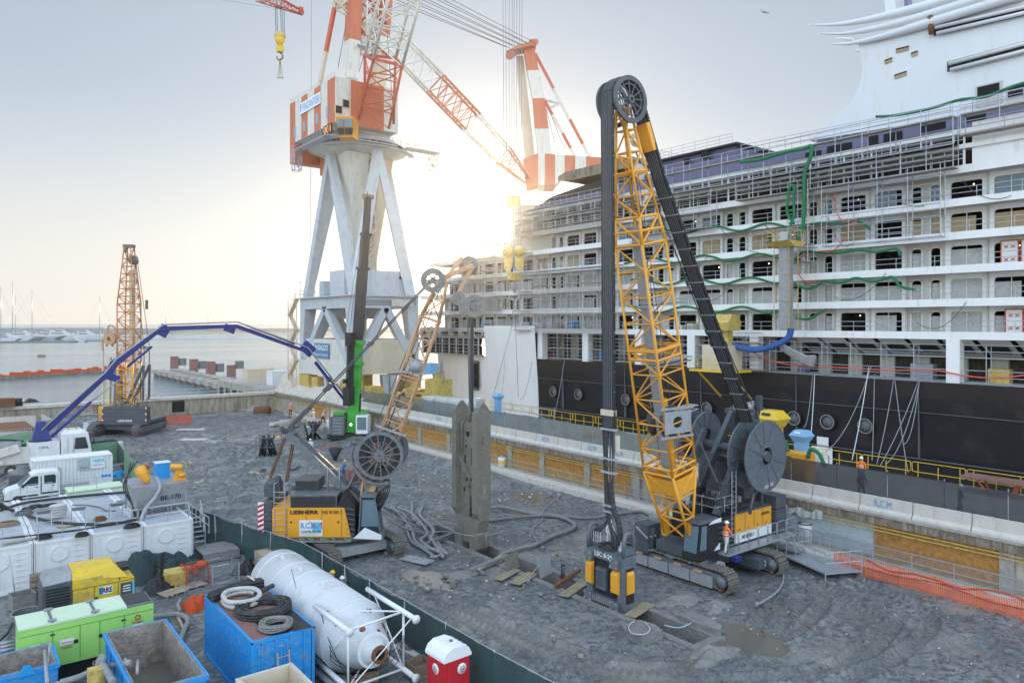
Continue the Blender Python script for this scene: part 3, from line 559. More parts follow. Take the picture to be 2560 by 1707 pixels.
# swept funnel
FX=70.
def fp(x,y): q=aX(x,y,FX); return (q.y,q.z)
cv=[(2024,352),(2075,306),(2110,272),(2135,240),(2151,205),(2156,175),(2153,140),(2146,112)]
fo=MB('funnelwhite'); fpts=[fp(*c) for c in cv]+[fp(2320,62),fp(2560,-30)]; q=fp(2560,-30); fpts+=[(8,q[1]+3),(8,31.6)]
fo.prism(fpts,'x',FX,FX+7); funnel=fo.build('funnel',ship,world=True)
def fin(tip,pts2,pts3,name='funnel_fin'):
    b=MB('funnelwhite'); a=[aX(*p,FX-.3) for p in [tip]+pts2]; r=[.04]+[.10,.2,.42,.48,.5][:len(pts2)]
    pts=smooth(a,5); n=len(pts); rr=[.04+ .4*min(1,(i/(n-1))*1.35) for i in range(n)]
    b.path(pts,rr,10); b.build(name,funnel,world=True)
fin((2022,62),[(2070,63),(2125,58),(2200,44),(2320,14),(2470,-30)],0)
fin((2045,84),[(2100,85),(2150,79),(2230,62),(2320,38),(2520,-25)],0)
fin((2074,110),[(2115,110),(2165,102),(2240,82),(2320,58),(2560,-14)],0)
for a,c in(((2083,94),(2132,100)),((2130,127),(2152,127))): b=MB('funnelwhite'); b.tube(aX(*a,FX+5),aX(*c,FX+5),.05,.2,6); b.build('funnel_fin',funnel,world=True)
for (x0,y0,x1,y1) in((2240,128,2272,120),(2278,138,2294,132),(2212,156,2230,149),(2236,193,2266,183)):
    A=aX(x0,y0,FX-.06);B=aX(x1,y1,FX-.06); b=MB('yellow' if 0 else 'ply'); b.bar(A,B,.04,.42); b.m('dark'); b.bar(A+V((.0,0,.13)),B+V((0,0,.13)),.1,.1); b.build('funnel_slot',funnel,world=True)
for (xa,ya,xb,yb) in((2338,70,2560,18),(2342,84,2560,33),(2372,160,2560,110),(2376,175,2560,128)):
    A=aX(xa,ya,FX-.35);B=aX(xb,yb,FX-.35); B=A+(B-A)*1.8; b=MB('funnelwhite'); b.tube(A,B,.17,n=8); b.build('funnel_louvre',funnel,world=True)
for (xa,ya,xb,yb,hh) in((2335,78,2560,26,.9),(2368,168,2560,118,.9)):
    A=aX(xa,ya,FX-.03);B=aX(xb,yb,FX-.03);B=A+(B-A)*1.8; b=MB('interior'); b.bar(A,B,.04,hh); b.build('louvre_recess',funnel,world=True)
b=MB('rust'); A=aX(2327,40,FX-.45); b.tube(A,A+V((.1,0,-1.6)),.3,.22,8); b.build('fin_bracket',funnel,world=True,label='rusted joint between the funnel fins')
for px in (2472,2550): 
    A=aX(px,235,FX-.05); b=MB('shipcream'); b.box(FX-.08,FX-.02,A.y-1.0,A.y+1.0,A.z-1.0,A.z+.9); b.m('dark'); b.box(FX-.12,FX-.08,A.y-.8,A.y+.85,A.z-.2,A.z+.75); b.build('funnel_door',funnel,world=True)
for (px,w_) in ((2215,1.6),(2262,.5)):
    A=aX(px,12,FX+2); b=MB('funnelwhite' if w_>1 else 'purple'); b.prism([(A.y,A.z-1),(A.y-w_*.6,A.z-1),(A.y-w_*.2,A.z+4),(A.y+w_*.4,A.z+4)],'x',FX+2,FX+3); b.build('exhaust_pipe',funnel,world=True)
# scaffolding on the ship
def scaffold(name,label,y0,y1,z0,z1,X,dy=2.2,dz=1.9,deep=1.0,planks=True,r=.035):
    t=thing(name,label,'scaffolding',(X,(y0+y1)/2,z0)); b=MB('galv'); n=max(1,round((y1-y0)/dy)); m=max(1,round((z1-z0)/dz))
    for i in range(n+1):
        y=y0+(y1-y0)*i/n
        for x in(X,X+deep): b.tube((x,y,z0),(x,y,z1+1.0),r,n=4,cap=False)
        for j in range(m+1): z=z0+(z1-z0)*j/m; b.tube((X,y,z),(X+deep,y,z),r,n=4,cap=False)
    for j in range(m+1):
        z=z0+(z1-z0)*j/m
        for zz in(0,.5,1.0): b.tube((X,y0,z+zz),(X,y1,z+zz),r,n=4,cap=False)
        b.tube((X+deep,y0,z),(X+deep,y1,z),r,n=4,cap=False)
    b.build('tube_frame',t,world=True)
    if planks:
        for j in range(m+1):
            z=z0+(z1-z0)*j/m; b=MB('palewood'); b.box(X+.05,X+deep-.05,y0,y1,z+.03,z+.09); b.build('plank_deck',t,world=True)
    return t
scaffold('scaffolding','tube scaffolding over the upper decks below the purple strip of the ship',24,60,28.4,30.6,SX-1.3,2.45,2.2,1.0)
scaffold('scaffolding','scaffolding along the white upper panel below the funnel, at the right edge',2,23.5,29.0,30.6,SX-1.2,2.6,1.6,1.0)
scaffold('scaffolding','hanging scaffolding under the upper deck just left of the green hose riser',47,58,24.3,27.6,SX-1.2,2.2,1.6)
scaffold('scaffolding','narrow scaffold stair tower on the ship in front of the sun glow, left part',77,80,13.4,26.5,SX-1.3,1.5,2.6)
scaffold('scaffolding','scaffolding in the boat deck recess directly behind the orange lattice boom',44,57,9.7,12.0,SX+.2,2.1,1.1,1.2)
scaffold('scaffolding','scaffolding in the boat deck recess left of the orange lattice boom',58.5,74.5,9.7,12.4,SX+.2,2.1,1.3,1.2)
scaffold('scaffolding','scaffolding and handrails on the boat deck above the black hull, at the right',6,41,9.6,11.6,SX+.1,2.6,1.9,1.0,False)
scaffold('scaffolding','scaffolding around the open mooring deck at the white stern',88,104,9.6,12.6,SX-1.5,2.5,1.5)
scaffold('scaffolding','small scaffold tower beside the green hose riser, right of the grey tower',36.2,38.2,20.0,26.5,SX-1.3,1.0,1.6)
scaffold('scaffolding','scaffolding on top of the stern roof where the sun shines through',84,98,24.5,26.0,SX+1,2.0,1.5)
scaffold('scaffolding','vertical scaffold strip left of the hanging hook blocks on the stern',95,97.5,13.4,20,SX-1.2,1.2,2.0)
scaffold('scaffolding','dense scaffolding over the balconies between sun glow and the dark hose belt, lower decks',60,76,13.6,21.2,SX-1.4,2.0,1.9)
scaffold('scaffolding','upright scaffold bays on the balconies right of the grey tower, fourth and fifth deck',25,35,21.3,26.2,SX-1.1,2.5,1.9,.9,False)
scaffold('scaffolding','scaffolding standing over the open grid windows between hose riser and white panel',24,44,26.6,28.4,SX-1.25,2.0,1.0)
scaffold('scaffolding','scaffold bays on the aft balconies behind the tan lattice boom',84,95,16.2,23.8,SX-1.3,2.2,2.0)
scaffold('scaffolding','scaffolding along the lower upper ledge left of the hose riser',60,80,26.9,29.6,SX-1.4,2.2,1.5)
scaffold('scaffolding','scaffold on the boat deck between grey tower and yellow vent stand',41.5,47,9.7,12.4,SX-.4,1.6,1.2,1.2)
for i,(x,y,w_,h_,mt) in enumerate(((1213,812,1.2,1.0,'skyblue'),(1255,812,2.4,.7,'plastic'),(1312,812,1.0,1.2,'white'),(1345,812,1.4,1.1,'white'),(1395,812,.9,1.0,'lgrey'),(1432,808,1.3,1.1,'blue'),(1700,820,1.0,.8,'white'),(1730,818,.8,1.0,'beige'))):
    p=aX(x,y,SX+.9); b=MB(mt); b.box(p.x-.4,p.x+.4,p.y-w_/2,p.y+w_/2,13.35,13.35+h_); b.m('lgrey').box(p.x-.42,p.x-.4,p.y-w_/3,p.y+w_/3,13.5,13.3+h_*.8); b.build('equipment_box',loc=tuple(p),label=['blue equipment box leftmost on the lowest balcony row above the white stern','white sheeted pile on the lowest balcony row above the white stern','tall white cabinet on the lowest balcony row left of its wider neighbour','wider white cabinet on the lowest balcony row above the hull colour border','small grey box on the lowest balcony row left of the hose belt','bright blue box on the lowest balcony row left of the hose belt','white cabinet on the lowest balcony row right of the orange boom','beige cabinet beside the white one right of the orange boom'][i],cat='box')
rq=random.Random(9)
for i in range(22):
    y=rq.uniform(10,84); b=MB(rq.choice(['hosegreen','blue','tred','plastic','machyel','rust','lgrey','purple'])); hh=rq.uniform(.5,1.5); b.box(SX+1.5,SX+2.3,y,y+rq.uniform(.5,2.2),9.5,9.5+hh); b.build('deck_gear',ship,world=True)
for i in range(16):
    y=8+i*3.1; b=MB('cable'); A=V((SX-.1,y,rq.choice(DK[1:5]))); b.path(catenary(A,A+V((0,rq.uniform(2,6),rq.uniform(-3,3))),rq.uniform(.2,1.2)),.025,4); b.build('loose_cable',ship,world=True)
for rp_ in([(66.6,8,31.6),(66.6,24,31.6),(66.6,46,32.0)],[(66.6,47,33.5),(66.6,57,33.5),(76,57,33.5)],[(SX+.2,84,24.5),(SX+.2,103,24.4)],[(SX+.2,100,21.7),(SX+.2,106.5,21.7)]): b=MB('galv'); b.rail(rp_,1.1,1.7,.03,2); b.build('top_railing',ship,world=True)
# hoses and cables on the ship
def hose(name,label,cat,pts,r,mat,sub=6,n=6):
    c=sum((V(p) for p in pts),V())/len(pts); b=MB(mat); b.path(pts,r,n,sub); return b.build(name,loc=tuple(c),label=label,cat=cat)
HP=lambda L,X=SX-.15:[aX(x,y,X) for x,y in L]
hose('ventilation_hose','green ventilation hose draped along the lowest balcony row, right of the grey tower','hose',HP([(1990,795),(2020,798),(2045,785),(2066,773)]),.125,'hosegreen')
hose('ventilation_hose','green ventilation hose looping over the second balcony row up to silver end at far right','hose',HP([(1985,710),(2020,722),(2050,710),(2060,702),(2100,707),(2140,695),(2180,704),(2215,696),(2232,693),(2250,715),(2285,724)]),.125,'hosegreen')
hose('ventilation_hose','green ventilation hose along the third balcony row ending in a silver drop','hose',HP([(1985,658),(2008,630),(2055,632),(2100,632),(2145,625),(2190,630),(2240,622),(2250,640)]),.125,'hosegreen')
hose('ventilation_hose','green ventilation hose under the fourth balcony row with silver end','hose',HP([(2030,560),(2070,556),(2110,560),(2135,551),(2160,560),(2175,575)]),.12,'hosegreen')
hose('ventilation_hose','tall green riser hose bent over the top deck and down to the yellow platform','hose',HP([(1850,405),(1895,400),(1940,388),(1975,378),(2010,372),(2028,366),(2026,395),(2012,430),(2010,500),(2008,560),(1998,590),(1995,602)],SX-1.5),.17,'hosegreen')
hose('ventilation_hose','left one of two short green hoses bent over beside the riser','hose',HP([(1985,560),(1968,530),(1972,480),(1976,468),(1985,466),(1984,500),(1985,540),(1975,562)],SX-1.6),.13,'hosegreen')
hose('ventilation_hose','green hose sagging from the riser top along the purple strip to the right edge','hose',HP([(2190,292),(2230,290),(2290,280),(2340,268),(2400,250),(2460,243),(2510,225),(2560,208),(2640,190)],SX+1.5),.125,'hosegreen')
for i,yy in enumerate((563,640,700,775)):
    pts=[]; x=1985-6*i
    while x>1560: pts.append((x,yy+8*math.sin(x*.045+i)+(1985-x)*(.012+.028*(2-i)*.6))); x-=22
    hose('ventilation_hose',f"green hose {['below the fourth balcony row','along the third balcony row','along the second balcony row','along the lowest balcony row'][i]} left of grey tower, behind orange boom",'hose',HP(pts),.115,'hosegreen',3)
hose('cable','red air hose trailing along the ship rail above the black hull','hose',HP([(1880,880),(1940,905),(2010,915),(2080,918),(2160,922),(2240,926),(2330,925),(2420,940),(2490,945),(2560,938)],SX-.2),.06,'tape')
hose('cable','red air hose hanging in a long loop beside the hose riser','hose',HP([(2088,480),(2092,530),(2110,555),(2140,552),(2110,600),(2080,628),(2050,628)],SX-.4),.05,'tape')
hose('cable','red air hose looping down the second and third balcony rows near the grey tower','hose',HP([(2012,634),(1996,660),(2000,690),(2020,706),(2048,700)],SX-.4),.05,'tape')
b=None
for i,(x0,y0,x1,y1,X1) in enumerate(((2028,1080,2037,930,57),(2010,1068,2032,930,57.5),(2130,1150,2172,918,56.5),(2063,1130,2178,916,57),(2270,1180,2236,940,56.5),(2215,1160,2300,950,56.6),(2200,1165,2296,952,56.6),(2180,1150,2186,935,57),(2192,1160,2235,945,57),(2260,1110,2298,960,57.5),(1385,1045,1412,895,58),(1300,1000,1330,905,58),(1255,990,1262,900,58))):
    A=aX(x0,y0,X1); B=aX(x1,y1,SX-.3); hose('mooring_cable',f"thin {'white' if i in(0,2) else 'grey'} cable hanging to the quay, {['left of the white hull door','beside the white bundled cable at the left','falling past the fourth porthole','beginning right of the white hull door','steepest of the crossing pair on the right','rightmost slack cable of the right bundle','second slack cable of the right bundle','straight down right of the portholes','right of the porthole row, leaning','shortest one at upper right','left of the orange boom','on black paint near the white stern','on the white stern paint'][i]}",'cable',catenary(A,B,1.2 if i%2 else .4),.035,'lgrey' if i not in(0,2) else 'white',0,5)
hose('supply_hose','fat blue hose curving from the bottom of the grey tower to the yellow stand','hose',[aX(*p,61.5) for p in[(1978,820),(1970,845),(1940,862),(1908,872),(1880,874),(1850,868),(1820,860)]],.3,'hoseblue',5,8)
b=MB('foil'); pts=[aX(*p,62.6) for p in[(1955,868),(1985,885),(2015,900),(2035,903)]]; b.path(pts,[.35,.4,.45,.6],8); b.build('foil_duct',loc=tuple(pts[1]),label='crumpled silver foil duct on the ship rail right of the grey tower',cat='duct')
# grey tower with yellow platform
t=thing('ventilation_tower','grey ventilation tower with yellow cage ladder and platform in front of the ship','tower',tuple(aX(1965,820,61.3)))
A=aX(1965,820,61.3); x,y=A.x,A.y; b=MB('lgrey'); b.box(x-.45,x+.45,y-.45,y+.45,A.z,A.z+7.6); b.build('column',t,world=True)
b=MB('machyel'); zt=aX(1965,605,61.3).z
for dx in(-.75,.75):
    for dy in(-.75,.75): b.tube((x+dx,y+dy,A.z),(x+dx,y+dy,zt),.04,n=5)
z=A.z
while z<zt: b.path([(x-.75,y-.75,z),(x+.75,y-.75,z),(x+.75,y+.75,z),(x-.75,y+.75,z)],.03,4,closed=True); z+=1.25
b.build('ladder_cage',t,world=True)
b=MB('machyel'); b.prism([(x-.7,zt-.5),(x+.7,zt-.5),(x+1.5,zt),(x-1.5,zt)],'y',y-1.2,y+1.2); b.rail([(x-1.5,y-1.2,zt),(x+1.5,y-1.2,zt),(x+1.5,y+1.2,zt),(x-1.5,y+1.2,zt)],1.0,1,.03,closed=True); b.build('platform',t,world=True)
b=MB('galv'); b.box(x-.4,x+.4,y-.4,y+.4,zt+.01,zt+.9); b.build('hose_manifold',t,world=True)
# yellow stand with vent cowl in front of the recess
A=aX(1800,925,61); y=A.y; t=thing('vent_unit','pale yellow vent cowl and box unit on a yellow railed stand against the hull','ventilation unit',(61,y,3.2))
b=MB('yellow'); b.box(59.5,62.5,y-2.6,y+2.6,9.55,9.75); b.rail([(59.5,y-2.6,9.75),(59.5,y+2.6,9.75)],1.1,1.0,.03); 
for dy in(-1.8,1.8): b.bar((60,y+dy,9.5),(63.6,y+dy,6.8),.15)
b.build('stand',t,world=True)
b=MB('beige'); b.box(60,62.4,y-1.6,y+1.4,9.76,12.2); b.build('box_unit',t,world=True)
b=MB('machyel'); b.box(60.6,61.4,y-1.2,y-.4,12.2,13.6); b.prism([(60.1,13.6),(61.9,13.6),(62.1,14.4),(61.4,15.2),(60.6,15.2),(59.9,14.4)],'y',y-1.7,y+.1); b.build('cowl',t,world=True)
# ================================================================ BIG CRANES
def sq(c,d,s,w1,w2=None):
    # four corners of a square section round axis d, s = side direction
    c=V(c); d=V(d).normalized(); s=V(s); s=(s-d*s.dot(d)).normalized(); n=d.cross(s); w2=w2 or w1
    return [c-s*w1/2-n*w2/2,c+s*w1/2-n*w2/2,c+s*w1/2+n*w2/2,c-s*w1/2+n*w2/2]
PX0,PX1,PY0,PY1,PZ=44.6,55.3,93.,111.2,18.2
pc=thing('portal_crane','tall red and white portal crane with boxy striped house on a grey four-legged tower','crane',(50,102,QZ))
B_=lambda n,b,p=pc,**k: b.build(n,p,world=True,**k)
b=MB('cranegrey')
for x in(PX0,PX1-1.3): b.box(x,x+1.3,PY0,PY1,PZ-1.7,PZ-.05)
for y in(PY0+.004,PY1-1.3): b.box(PX0+1.3,PX1-1.3,y,y+1.3,PZ-1.7,PZ-.05)
b.box(PX0-.6,PX1+.3,PY0-.4,PY1+.6,PZ-.05,PZ+.1)
b.prism([(47,PZ-1.7),(53,PZ-1.7),(50.6,PZ-3.2),(49.3,PZ-3.2)],'y',98,106); B_('portal_beam',b)
b=MB('cranegrey'); b.rail([(PX0-.5,PY0-.3,PZ+.1),(PX0-.5,PY1+.5,PZ+.1),(PX1,PY1+.5,PZ+.1)],1.1,1.5,.03); B_('railing',b)
for i,(x,y) in enumerate(((PX0,PY0),(PX1,PY0),(PX0,PY1),(PX1,PY1))):
    sx=1 if x==PX0 else -1; sy=1 if y==PY0 else -1
    b=MB('cranegrey'); b.hexa([(x,y,8.5),(x+sx*1.0,y,8.5),(x+sx*1.0,y+sy*1.0,8.5),(x,y+sy*1.0,8.5),(x,y,PZ-1.7),(x+sx*1.9,y,PZ-1.7),(x+sx*1.9,y+sy*1.9,PZ-1.7),(x,y+sy*1.9,PZ-1.7)]); B_('corner_leg',b)
for x in(PX0+.5,PX1-.5):
    for y in(PY0+1,PY1-1): b=MB('cranegrey'); b.bar((x,(PY0+PY1)/2,PZ-1.6),(x,y,8.6),1.0,1.1); B_('portal_brace',b)
for y in(PY0+.5,PY1-.5):
    for x in(PX0+.8,PX1-.8): b=MB('cranegrey'); b.bar((50,y,PZ-1.6),(x,y,8.6),1.0,1.1); B_('portal_brace',b)
for x,nm in((PX0+.05,'l'),(PX1-1.2,'r')):
    b=MB('craneW'); b.box(x,x+1.1,PY0+2.2,PY1-2.2,8.7,12.0); b.box(x-.1,x+1.3,PY0-.6,PY1+.3,6.6,8.7); B_('sill_beam',b)
for q in((PY0+.1,PY0+1.2,7.2),(PY1-1.2,PY1-.1,8)): b=MB('beige'); b.box(PX0+1.3,PX1-1.3,q[0],q[1],q[2],12.0); B_('cross_wall',b)
for x in(PX0,PX1-1.4):
    for y in(PY0-.5,PY1-3.5):
        b=MB('machyel'); b.box(x-.1,x+1.5,y,y+3.6,4.4,6.5); b.prism([(y-.6,3.9),(y+4.4,3.9),(y+4.0,5.0),(y+2.4,5.6),(y-.1,5.0)],'x',x,x+1.3)
        for k in range(4): b.m('rust').lathe((x+.2,y+.1+k*1.15,3.65),(1,0,0),[(0,.42),(1.0,.42)],12); b.m('machyel')
        B_('bogie',b)
for x,y in((PX0+2.6,PY0+5.5),(PX0+5,PY0+.4),(PX0+6.2,PY0+.4),(PX0+.2,PY0+9)): b=MB('cranegrey'); b.hexa([(x+.25,y,QZ),(x+.85,y,QZ),(x+.85,y+.7,QZ),(x+.25,y+.7,QZ),(x,y,7.0),(x+1.1,y,7.0),(x+1.1,y+.9,7.0),(x,y+.9,7.0)]); B_('support_column',b)
for (x,y,z,w_,h_) in((PX0+1,PY0+2.4,4,2.2,2.3),(PX0+.1,PY1-6.4,4.2,1.6,2)): b=MB('machyel'); b.box(x,x+w_,y,y+2.2,z,z+h_); B_('machinery_cabinet',b)
# upper A frames
RC=V((50,102,0)); ZR=40.4
tops=[((45.6,102,39.4),[(PX0+.9,PY0+.9),(PX0+.9,PY1-.9)]),((50,95.6,39.4),[(PX0+.9,PY0+.9),(PX1-.9,PY0+.9)]),((54.6,102,39.4),[(PX1-.9,PY0+.9),(PX1-.9,PY1-.9)]),((50,108.4,39.4),[(PX0+.9,PY1-.9),(PX1-.9,PY1-.9)])]
for tp,ends in tops:
    for e in ends: b=MB('cranegrey'); b.bar((e[0],e[1],PZ),tp,1.15,1.35,w2=1.0,h2=1.1); B_('tower_leg',b)
b=MB('craneW'); b.hexa([(48.6,100.5,24),(50.0,100.5,24),(50.0,102.3,24),(48.6,102.3,24),(46.2,97.5,ZR-1.2),(49.6,97.5,ZR-1.2),(49.6,103,ZR-1.2),(46.2,103,ZR-1.2)]); b.box(48.9,49.9,100.8,102.2,PZ,24); B_('centre_column',b)
b=MB('beige'); b.hexa([(51.6,100.6,24),(52.5,100.6,24),(52.5,102.3,24),(51.6,102.3,24),(52.2,99,ZR-1.2),(54.4,99,ZR-1.2),(54.4,103,ZR-1.2),(52.2,103,ZR-1.2)]); b.box(51.6,52.5,100.6,102.2,PZ,24); B_('rear_column',b)
b=MB('craneW'); b.lattice([(50,99.5,20),(51.6,99.5,20),(51.6,101,20),(50,101,20)],[(50,99.5,39),(51.6,99.5,39),(51.6,101,39),(50,101,39)],14,.07,.05); 
for k in range(12): z=21+k*1.5; b.bar((50.1,99.4,z),(51.5,99.4,z+1.2),.5,.05); b.box(50,51.6,99.3,100,z+1.3,z+1.36)
B_('stair_tower',b)
b=MB('cranegrey'); b.corr((47.6,94.6,PZ+.12),(1,0,0),(0,0,1),6.9,3.6,.3,.06,(0,-1,0)); b.box(47.6,54.5,94.68,99,PZ+.12,PZ+3.75); b.m('dark'); b.box(52.9,54.0,94.5,94.66,PZ+2.6,PZ+3.0); B_('winch_house',b)
b=MB('cranegrey'); b.box(45.9,47.4,98,103,PZ+.12,PZ+3.9); B_('switch_room',b)
b=MB('concblue'); b.box(45.2,46.6,103.6,105.2,PZ+.12,PZ+2.5); B_('cabinet',b)
b=MB('concL'); b.box(50.6,54.1,PY0-.5,PY0-.42,PZ-1.4,PZ-.4); B_('plate',b)
for k in range(4): b=MB('lgrey'); b.tube((46.5,PY0-.1,PZ-.6-.2*k),(54.8,PY0-.1,PZ-.6-.2*k),.05,n=4); B_('pipe_run',b)
# stairs at the outer left
b=MB('beige'); zz=QZ+.5; s=0
while zz<PZ-1:
    y0,y1=(PY1+.8,PY1+3.6) if s%2==0 else (PY1+3.6,PY1+.8)
    b.bar((PX0-.2,y0,zz),(PX0-.2,y1,zz+2.4),.7,.08); b.rail([(PX0-.5,y0,zz),(PX0-.5,y1,zz+2.4)],1.0,1.2,.03); b.box(PX0-.7,PX0+.5,y1-.5,y1+.5,zz+2.4,zz+2.46); zz+=2.4; s+=1
for y in(PY1+.5,PY1+4): b.tube((PX0-.4,y,QZ),(PX0-.4,y,PZ),.08,n=5)
B_('access_stairs',b)
# sign
t_=aX(788,860,PX0-.25); b=MB('signblue'); y0=aX(788,860,PX0).y; y1=aX(824,860,PX0).y; b.box(PX0-.16,PX0-.1,y1,y0,9.2,11.4); sg=B_('name_sign',b)
text(sg,'ANSALDO',(PX0-.16,y0-.15,10.35),(0,-1,0),(0,0,1),y0-y1-.3,.85,'signwhite',world=True,bold=.02); text(sg,'Sistemi Industriali',(PX0-.16,y0-.2,9.5),(0,-1,0),(0,0,1),y0-y1-.4,.5,'signwhite',world=True)
# slewing ring and turntable
b=MB('craneW'); b.lathe((50,102,ZR-1.2),(0,0,1),[(0,4.6),(.3,5.4),(.9,6.8),(1.0,7.4)],40,False); b.m('rubber').lathe((50,102,ZR-.2),(0,0,1),[(0,7.3),(.45,7.3)],40,False); b.m('craneW').ring((50,102,ZR-1.25),(0,0,1),3.0,3.4,.4,32); B_('slewing_ring',b)
b=MB('craneW'); b.lathe((50,102,ZR+.25),(0,0,1),[(0,6.6),(.5,6.6),(.5,5.6),(1.3,5.6)],32,False); B_('turntable',b)
b=MB('galv'); pts=[(50+8.2*math.cos(R(a)),102+8.2*math.sin(R(a)),ZR-.4) for a in range(-150,-20,13)]; b.rail(pts,1.0,1.2,.03)
for a,c in zip(pts,pts[1:]): b.bar(V(a)*.99+V((.5,1.0,0)),V(c)*.99+V((.5,1.0,0)),.9,.06)
b.rail([(55.5,96,ZR-.2),(60,95.4,ZR-.2),(60,94,ZR-.2),(55,94,ZR-.2)],1.0,1.2,.03); b.box(54,60,94,96,ZR-.3,ZR-.2); B_('ring_walkway',b)
b=MB('concdark'); b.lattice(sq((59,95,ZR-.4),(0,0,-1),(1,0,0),1.0),sq((59,95,ZR-3.0),(0,0,-1),(1,0,0),.8),3,.05,.03); B_('hanging_basket',b)
# machinery house
HX0,HX1,HY0,HY1,HZ0,HZ1=42.8,52.6,94.3,110.6,42.,48.3
b=MB('craneW'); ys=[HY0]+[aX(x,250,HX0).y for x in(819,803,786,770,754,739)]+[HY1]
for i in range(7):
    b.m(['orangered','craneW'][i%2]); b.corr((HX0,ys[i],HZ0),(0,1,0),(0,0,1),ys[i+1]-ys[i],HZ1-HZ0,.33,.07,(-1,0,0))
xs=[HX0]+[aY(x,250,HY0).x for x in(873,877,960)]+[HX1]
for i,mt in enumerate(('craneW','beige','orangered','craneW')): b.m(mt); b.corr((xs[i],HY0,HZ0),(1,0,0),(0,0,1),xs[i+1]-xs[i],HZ1-HZ0,.28,.07,(0,-1,0))
b.m('craneW'); b.box(HX0+.08,HX1,HY0+.08,HY1,HZ0,HZ1); b.m('orangered'); b.box(HX0,HX1,HY1-1.6,HY1+.2,HZ0-3.0,HZ1-.3); B_('machinery_house',b)
b=MB('orangered'); b.box(46.6,48.6,103.4,108.2,37.3,HZ0-.004); b.m('craneW'); b.box(48.6,50.2,103.4,108.2,37.3,HZ0-.004); b.m('orangered'); b.box(50.2,51.5,103.4,108.2,37.3,HZ0-.004); B_('counterweight',b)
b=MB('craneW'); b.box(44,51,96,109,ZR+1.4,HZ0-.004); B_('underframe',b)
y0=aX(752,290,HX0).y; y1=aX(804,230,HX0).y; b=MB('signwhite'); b.box(HX0-.2,HX0-.14,y1,y0,45.6,47.3); sg=B_('company_sign',b)
text(sg,'FINCANTIERI',(HX0-.2,y0-1.3,45.9),(0,-1,0),(0,0,1),y0-y1-1.6,1.1,'textblue',world=True,bold=.012)
b=MB('textblue'); b.prism([(y0-.3,46),(y0-.55,46),(y0-.55,46.45),(y0-.9,46.5),(y0-.9,46.65),(y0-.5,46.7),(y0-.4,46.85),(y0-.9,46.9),(y0-.9,47.05),(y0-.35,47.05),(y0-.2,46.7)],'x',HX0-.23,HX0-.205); B_('logo',b,sg)
for (x,y) in((762,318),(794,298),(819,280),(739,330)):
    p=aX(x,y,HX0); b=MB('shed'); b.box(HX0-.13,HX0-.05,p.y-.35,p.y+.35,p.z-.75,p.z+.75); B_('vent_panel',b)
for (x,y) in((846,275),(864,260)):
    p=aY(x,y,HY0); b=MB('beige'); b.box(p.x-.6,p.x+.6,HY0-.14,HY0-.08,p.z-.65,p.z+.65); b.m('dark'); b.box(p.x-.45,p.x+.45,HY0-.16,HY0-.142,p.z-.5,p.z+.5); B_('house_window',b)
b=MB('galv'); b.rail([(HX0+.1,HY0+.2,HZ1),(HX0+.1,HY1,HZ1),(HX0+4,HY1,HZ1)],.7,2.5,.025); B_('roof_railing',b)
# cab, display, cab walkway
p=aD(865,320,100); b=MB('orange'); cx,cy,cz=p.x,p.y,p.z
q=lambda u,v,z:(cx+u*.788+v*.6157,cy-u*.6157+v*.788,cz+z)
b.hexa([q(-.9,-.2,-1.3),q(.9,-.2,-1.3),q(1.3,2,-1.3),q(-1.3,2,-1.3),q(-1.25,-1,1.3),q(1.25,-1,1.3),q(1.3,2,1.3),q(-1.3,2,1.3)]); cab=B_('operator_cab',b)
for u0,u1 in((-1.0,-.12),(.0,1.1)):
    b=MB('glasslit'); b.add([q(u0,-.96,-.1),q(u1,-.96,-.1),q(u1,-1.04,.95),q(u0,-1.04,.95)],[(0,1,2,3)]); b.m('glass').add([q(u0*.9,-.45,-1.05),q(u1*.9,-.45,-1.05),q(u1,-.78,-.25),q(u0,-.78,-.25)],[(0,1,2,3)]); B_('cab_window',b,cab)
p=aX(817,324,HX0-1.2); b=MB('dark'); b.box(p.x,p.x+.1,p.y-1.6,p.y+1.2,p.z-.8,p.z+.6); dsp=B_('number_display',b); text(dsp,'001',(p.x,p.y+1.0,p.z-.5),(0,-1,0),(0,0,1),2.2,.9,'led',world=True)
b=MB('galv'); b.box(HX0-1.4,HX0-.1,94,106,HZ0-2.0,HZ0-1.9); b.rail([(HX0-1.4,106,HZ0-1.9),(HX0-1.4,93.4,HZ0-1.9),(50,93.4,HZ0-2.0),(55,93.4,HZ0-2.0)],1.0,1.2,.03); b.box(HX0-1.4,52,93.4,94.2,HZ0-2.1,HZ0-2.01); b.lattice(sq((HX0-1,105.5,HZ0-2),(0,0,-1),(1,0,0),1.2),sq((HX0-1,105.5,HZ0-5),(0,0,-1),(1,0,0),1.0),3,.06,.04); B_('cab_walkway',b)
# mast columns, stays, jib
def stripebar(b,A,Bp,w,h,stops,cols):
    A=V(A);Bp=V(Bp); s=[0]+stops+[1]
    for i in range(len(s)-1): b.m(cols[i%len(cols)]); b.bar(A.lerp(Bp,s[i]),A.lerp(Bp,s[i+1]),w,h)
b=MB('craneW'); A=aD(876,200,106);T_=aD(893,-140,106); stripebar(b,A,T_,2.1,1.6,[.28,.7],['craneW','orangered','craneW']); B_('mast_column',b)
b=MB('beige'); A=aD(943,230,108);T_=aD(972,-140,108); stripebar(b,A,T_,2.2,1.6,[.2,.36,.7],['beige','craneW','orangered','craneW']); B_('mast_column',b)
for (a,c,w_) in(((893,70),(970,140),.35),((893,70),(935,15),.3),((893,60),(935,110),.3),((900,5),(968,60),.3),((893,-10),(975,20),.3)): b=MB('red'); b.tube(aD(*a,106),aD(*c,107),w_*.5,n=6); B_('mast_brace',b)
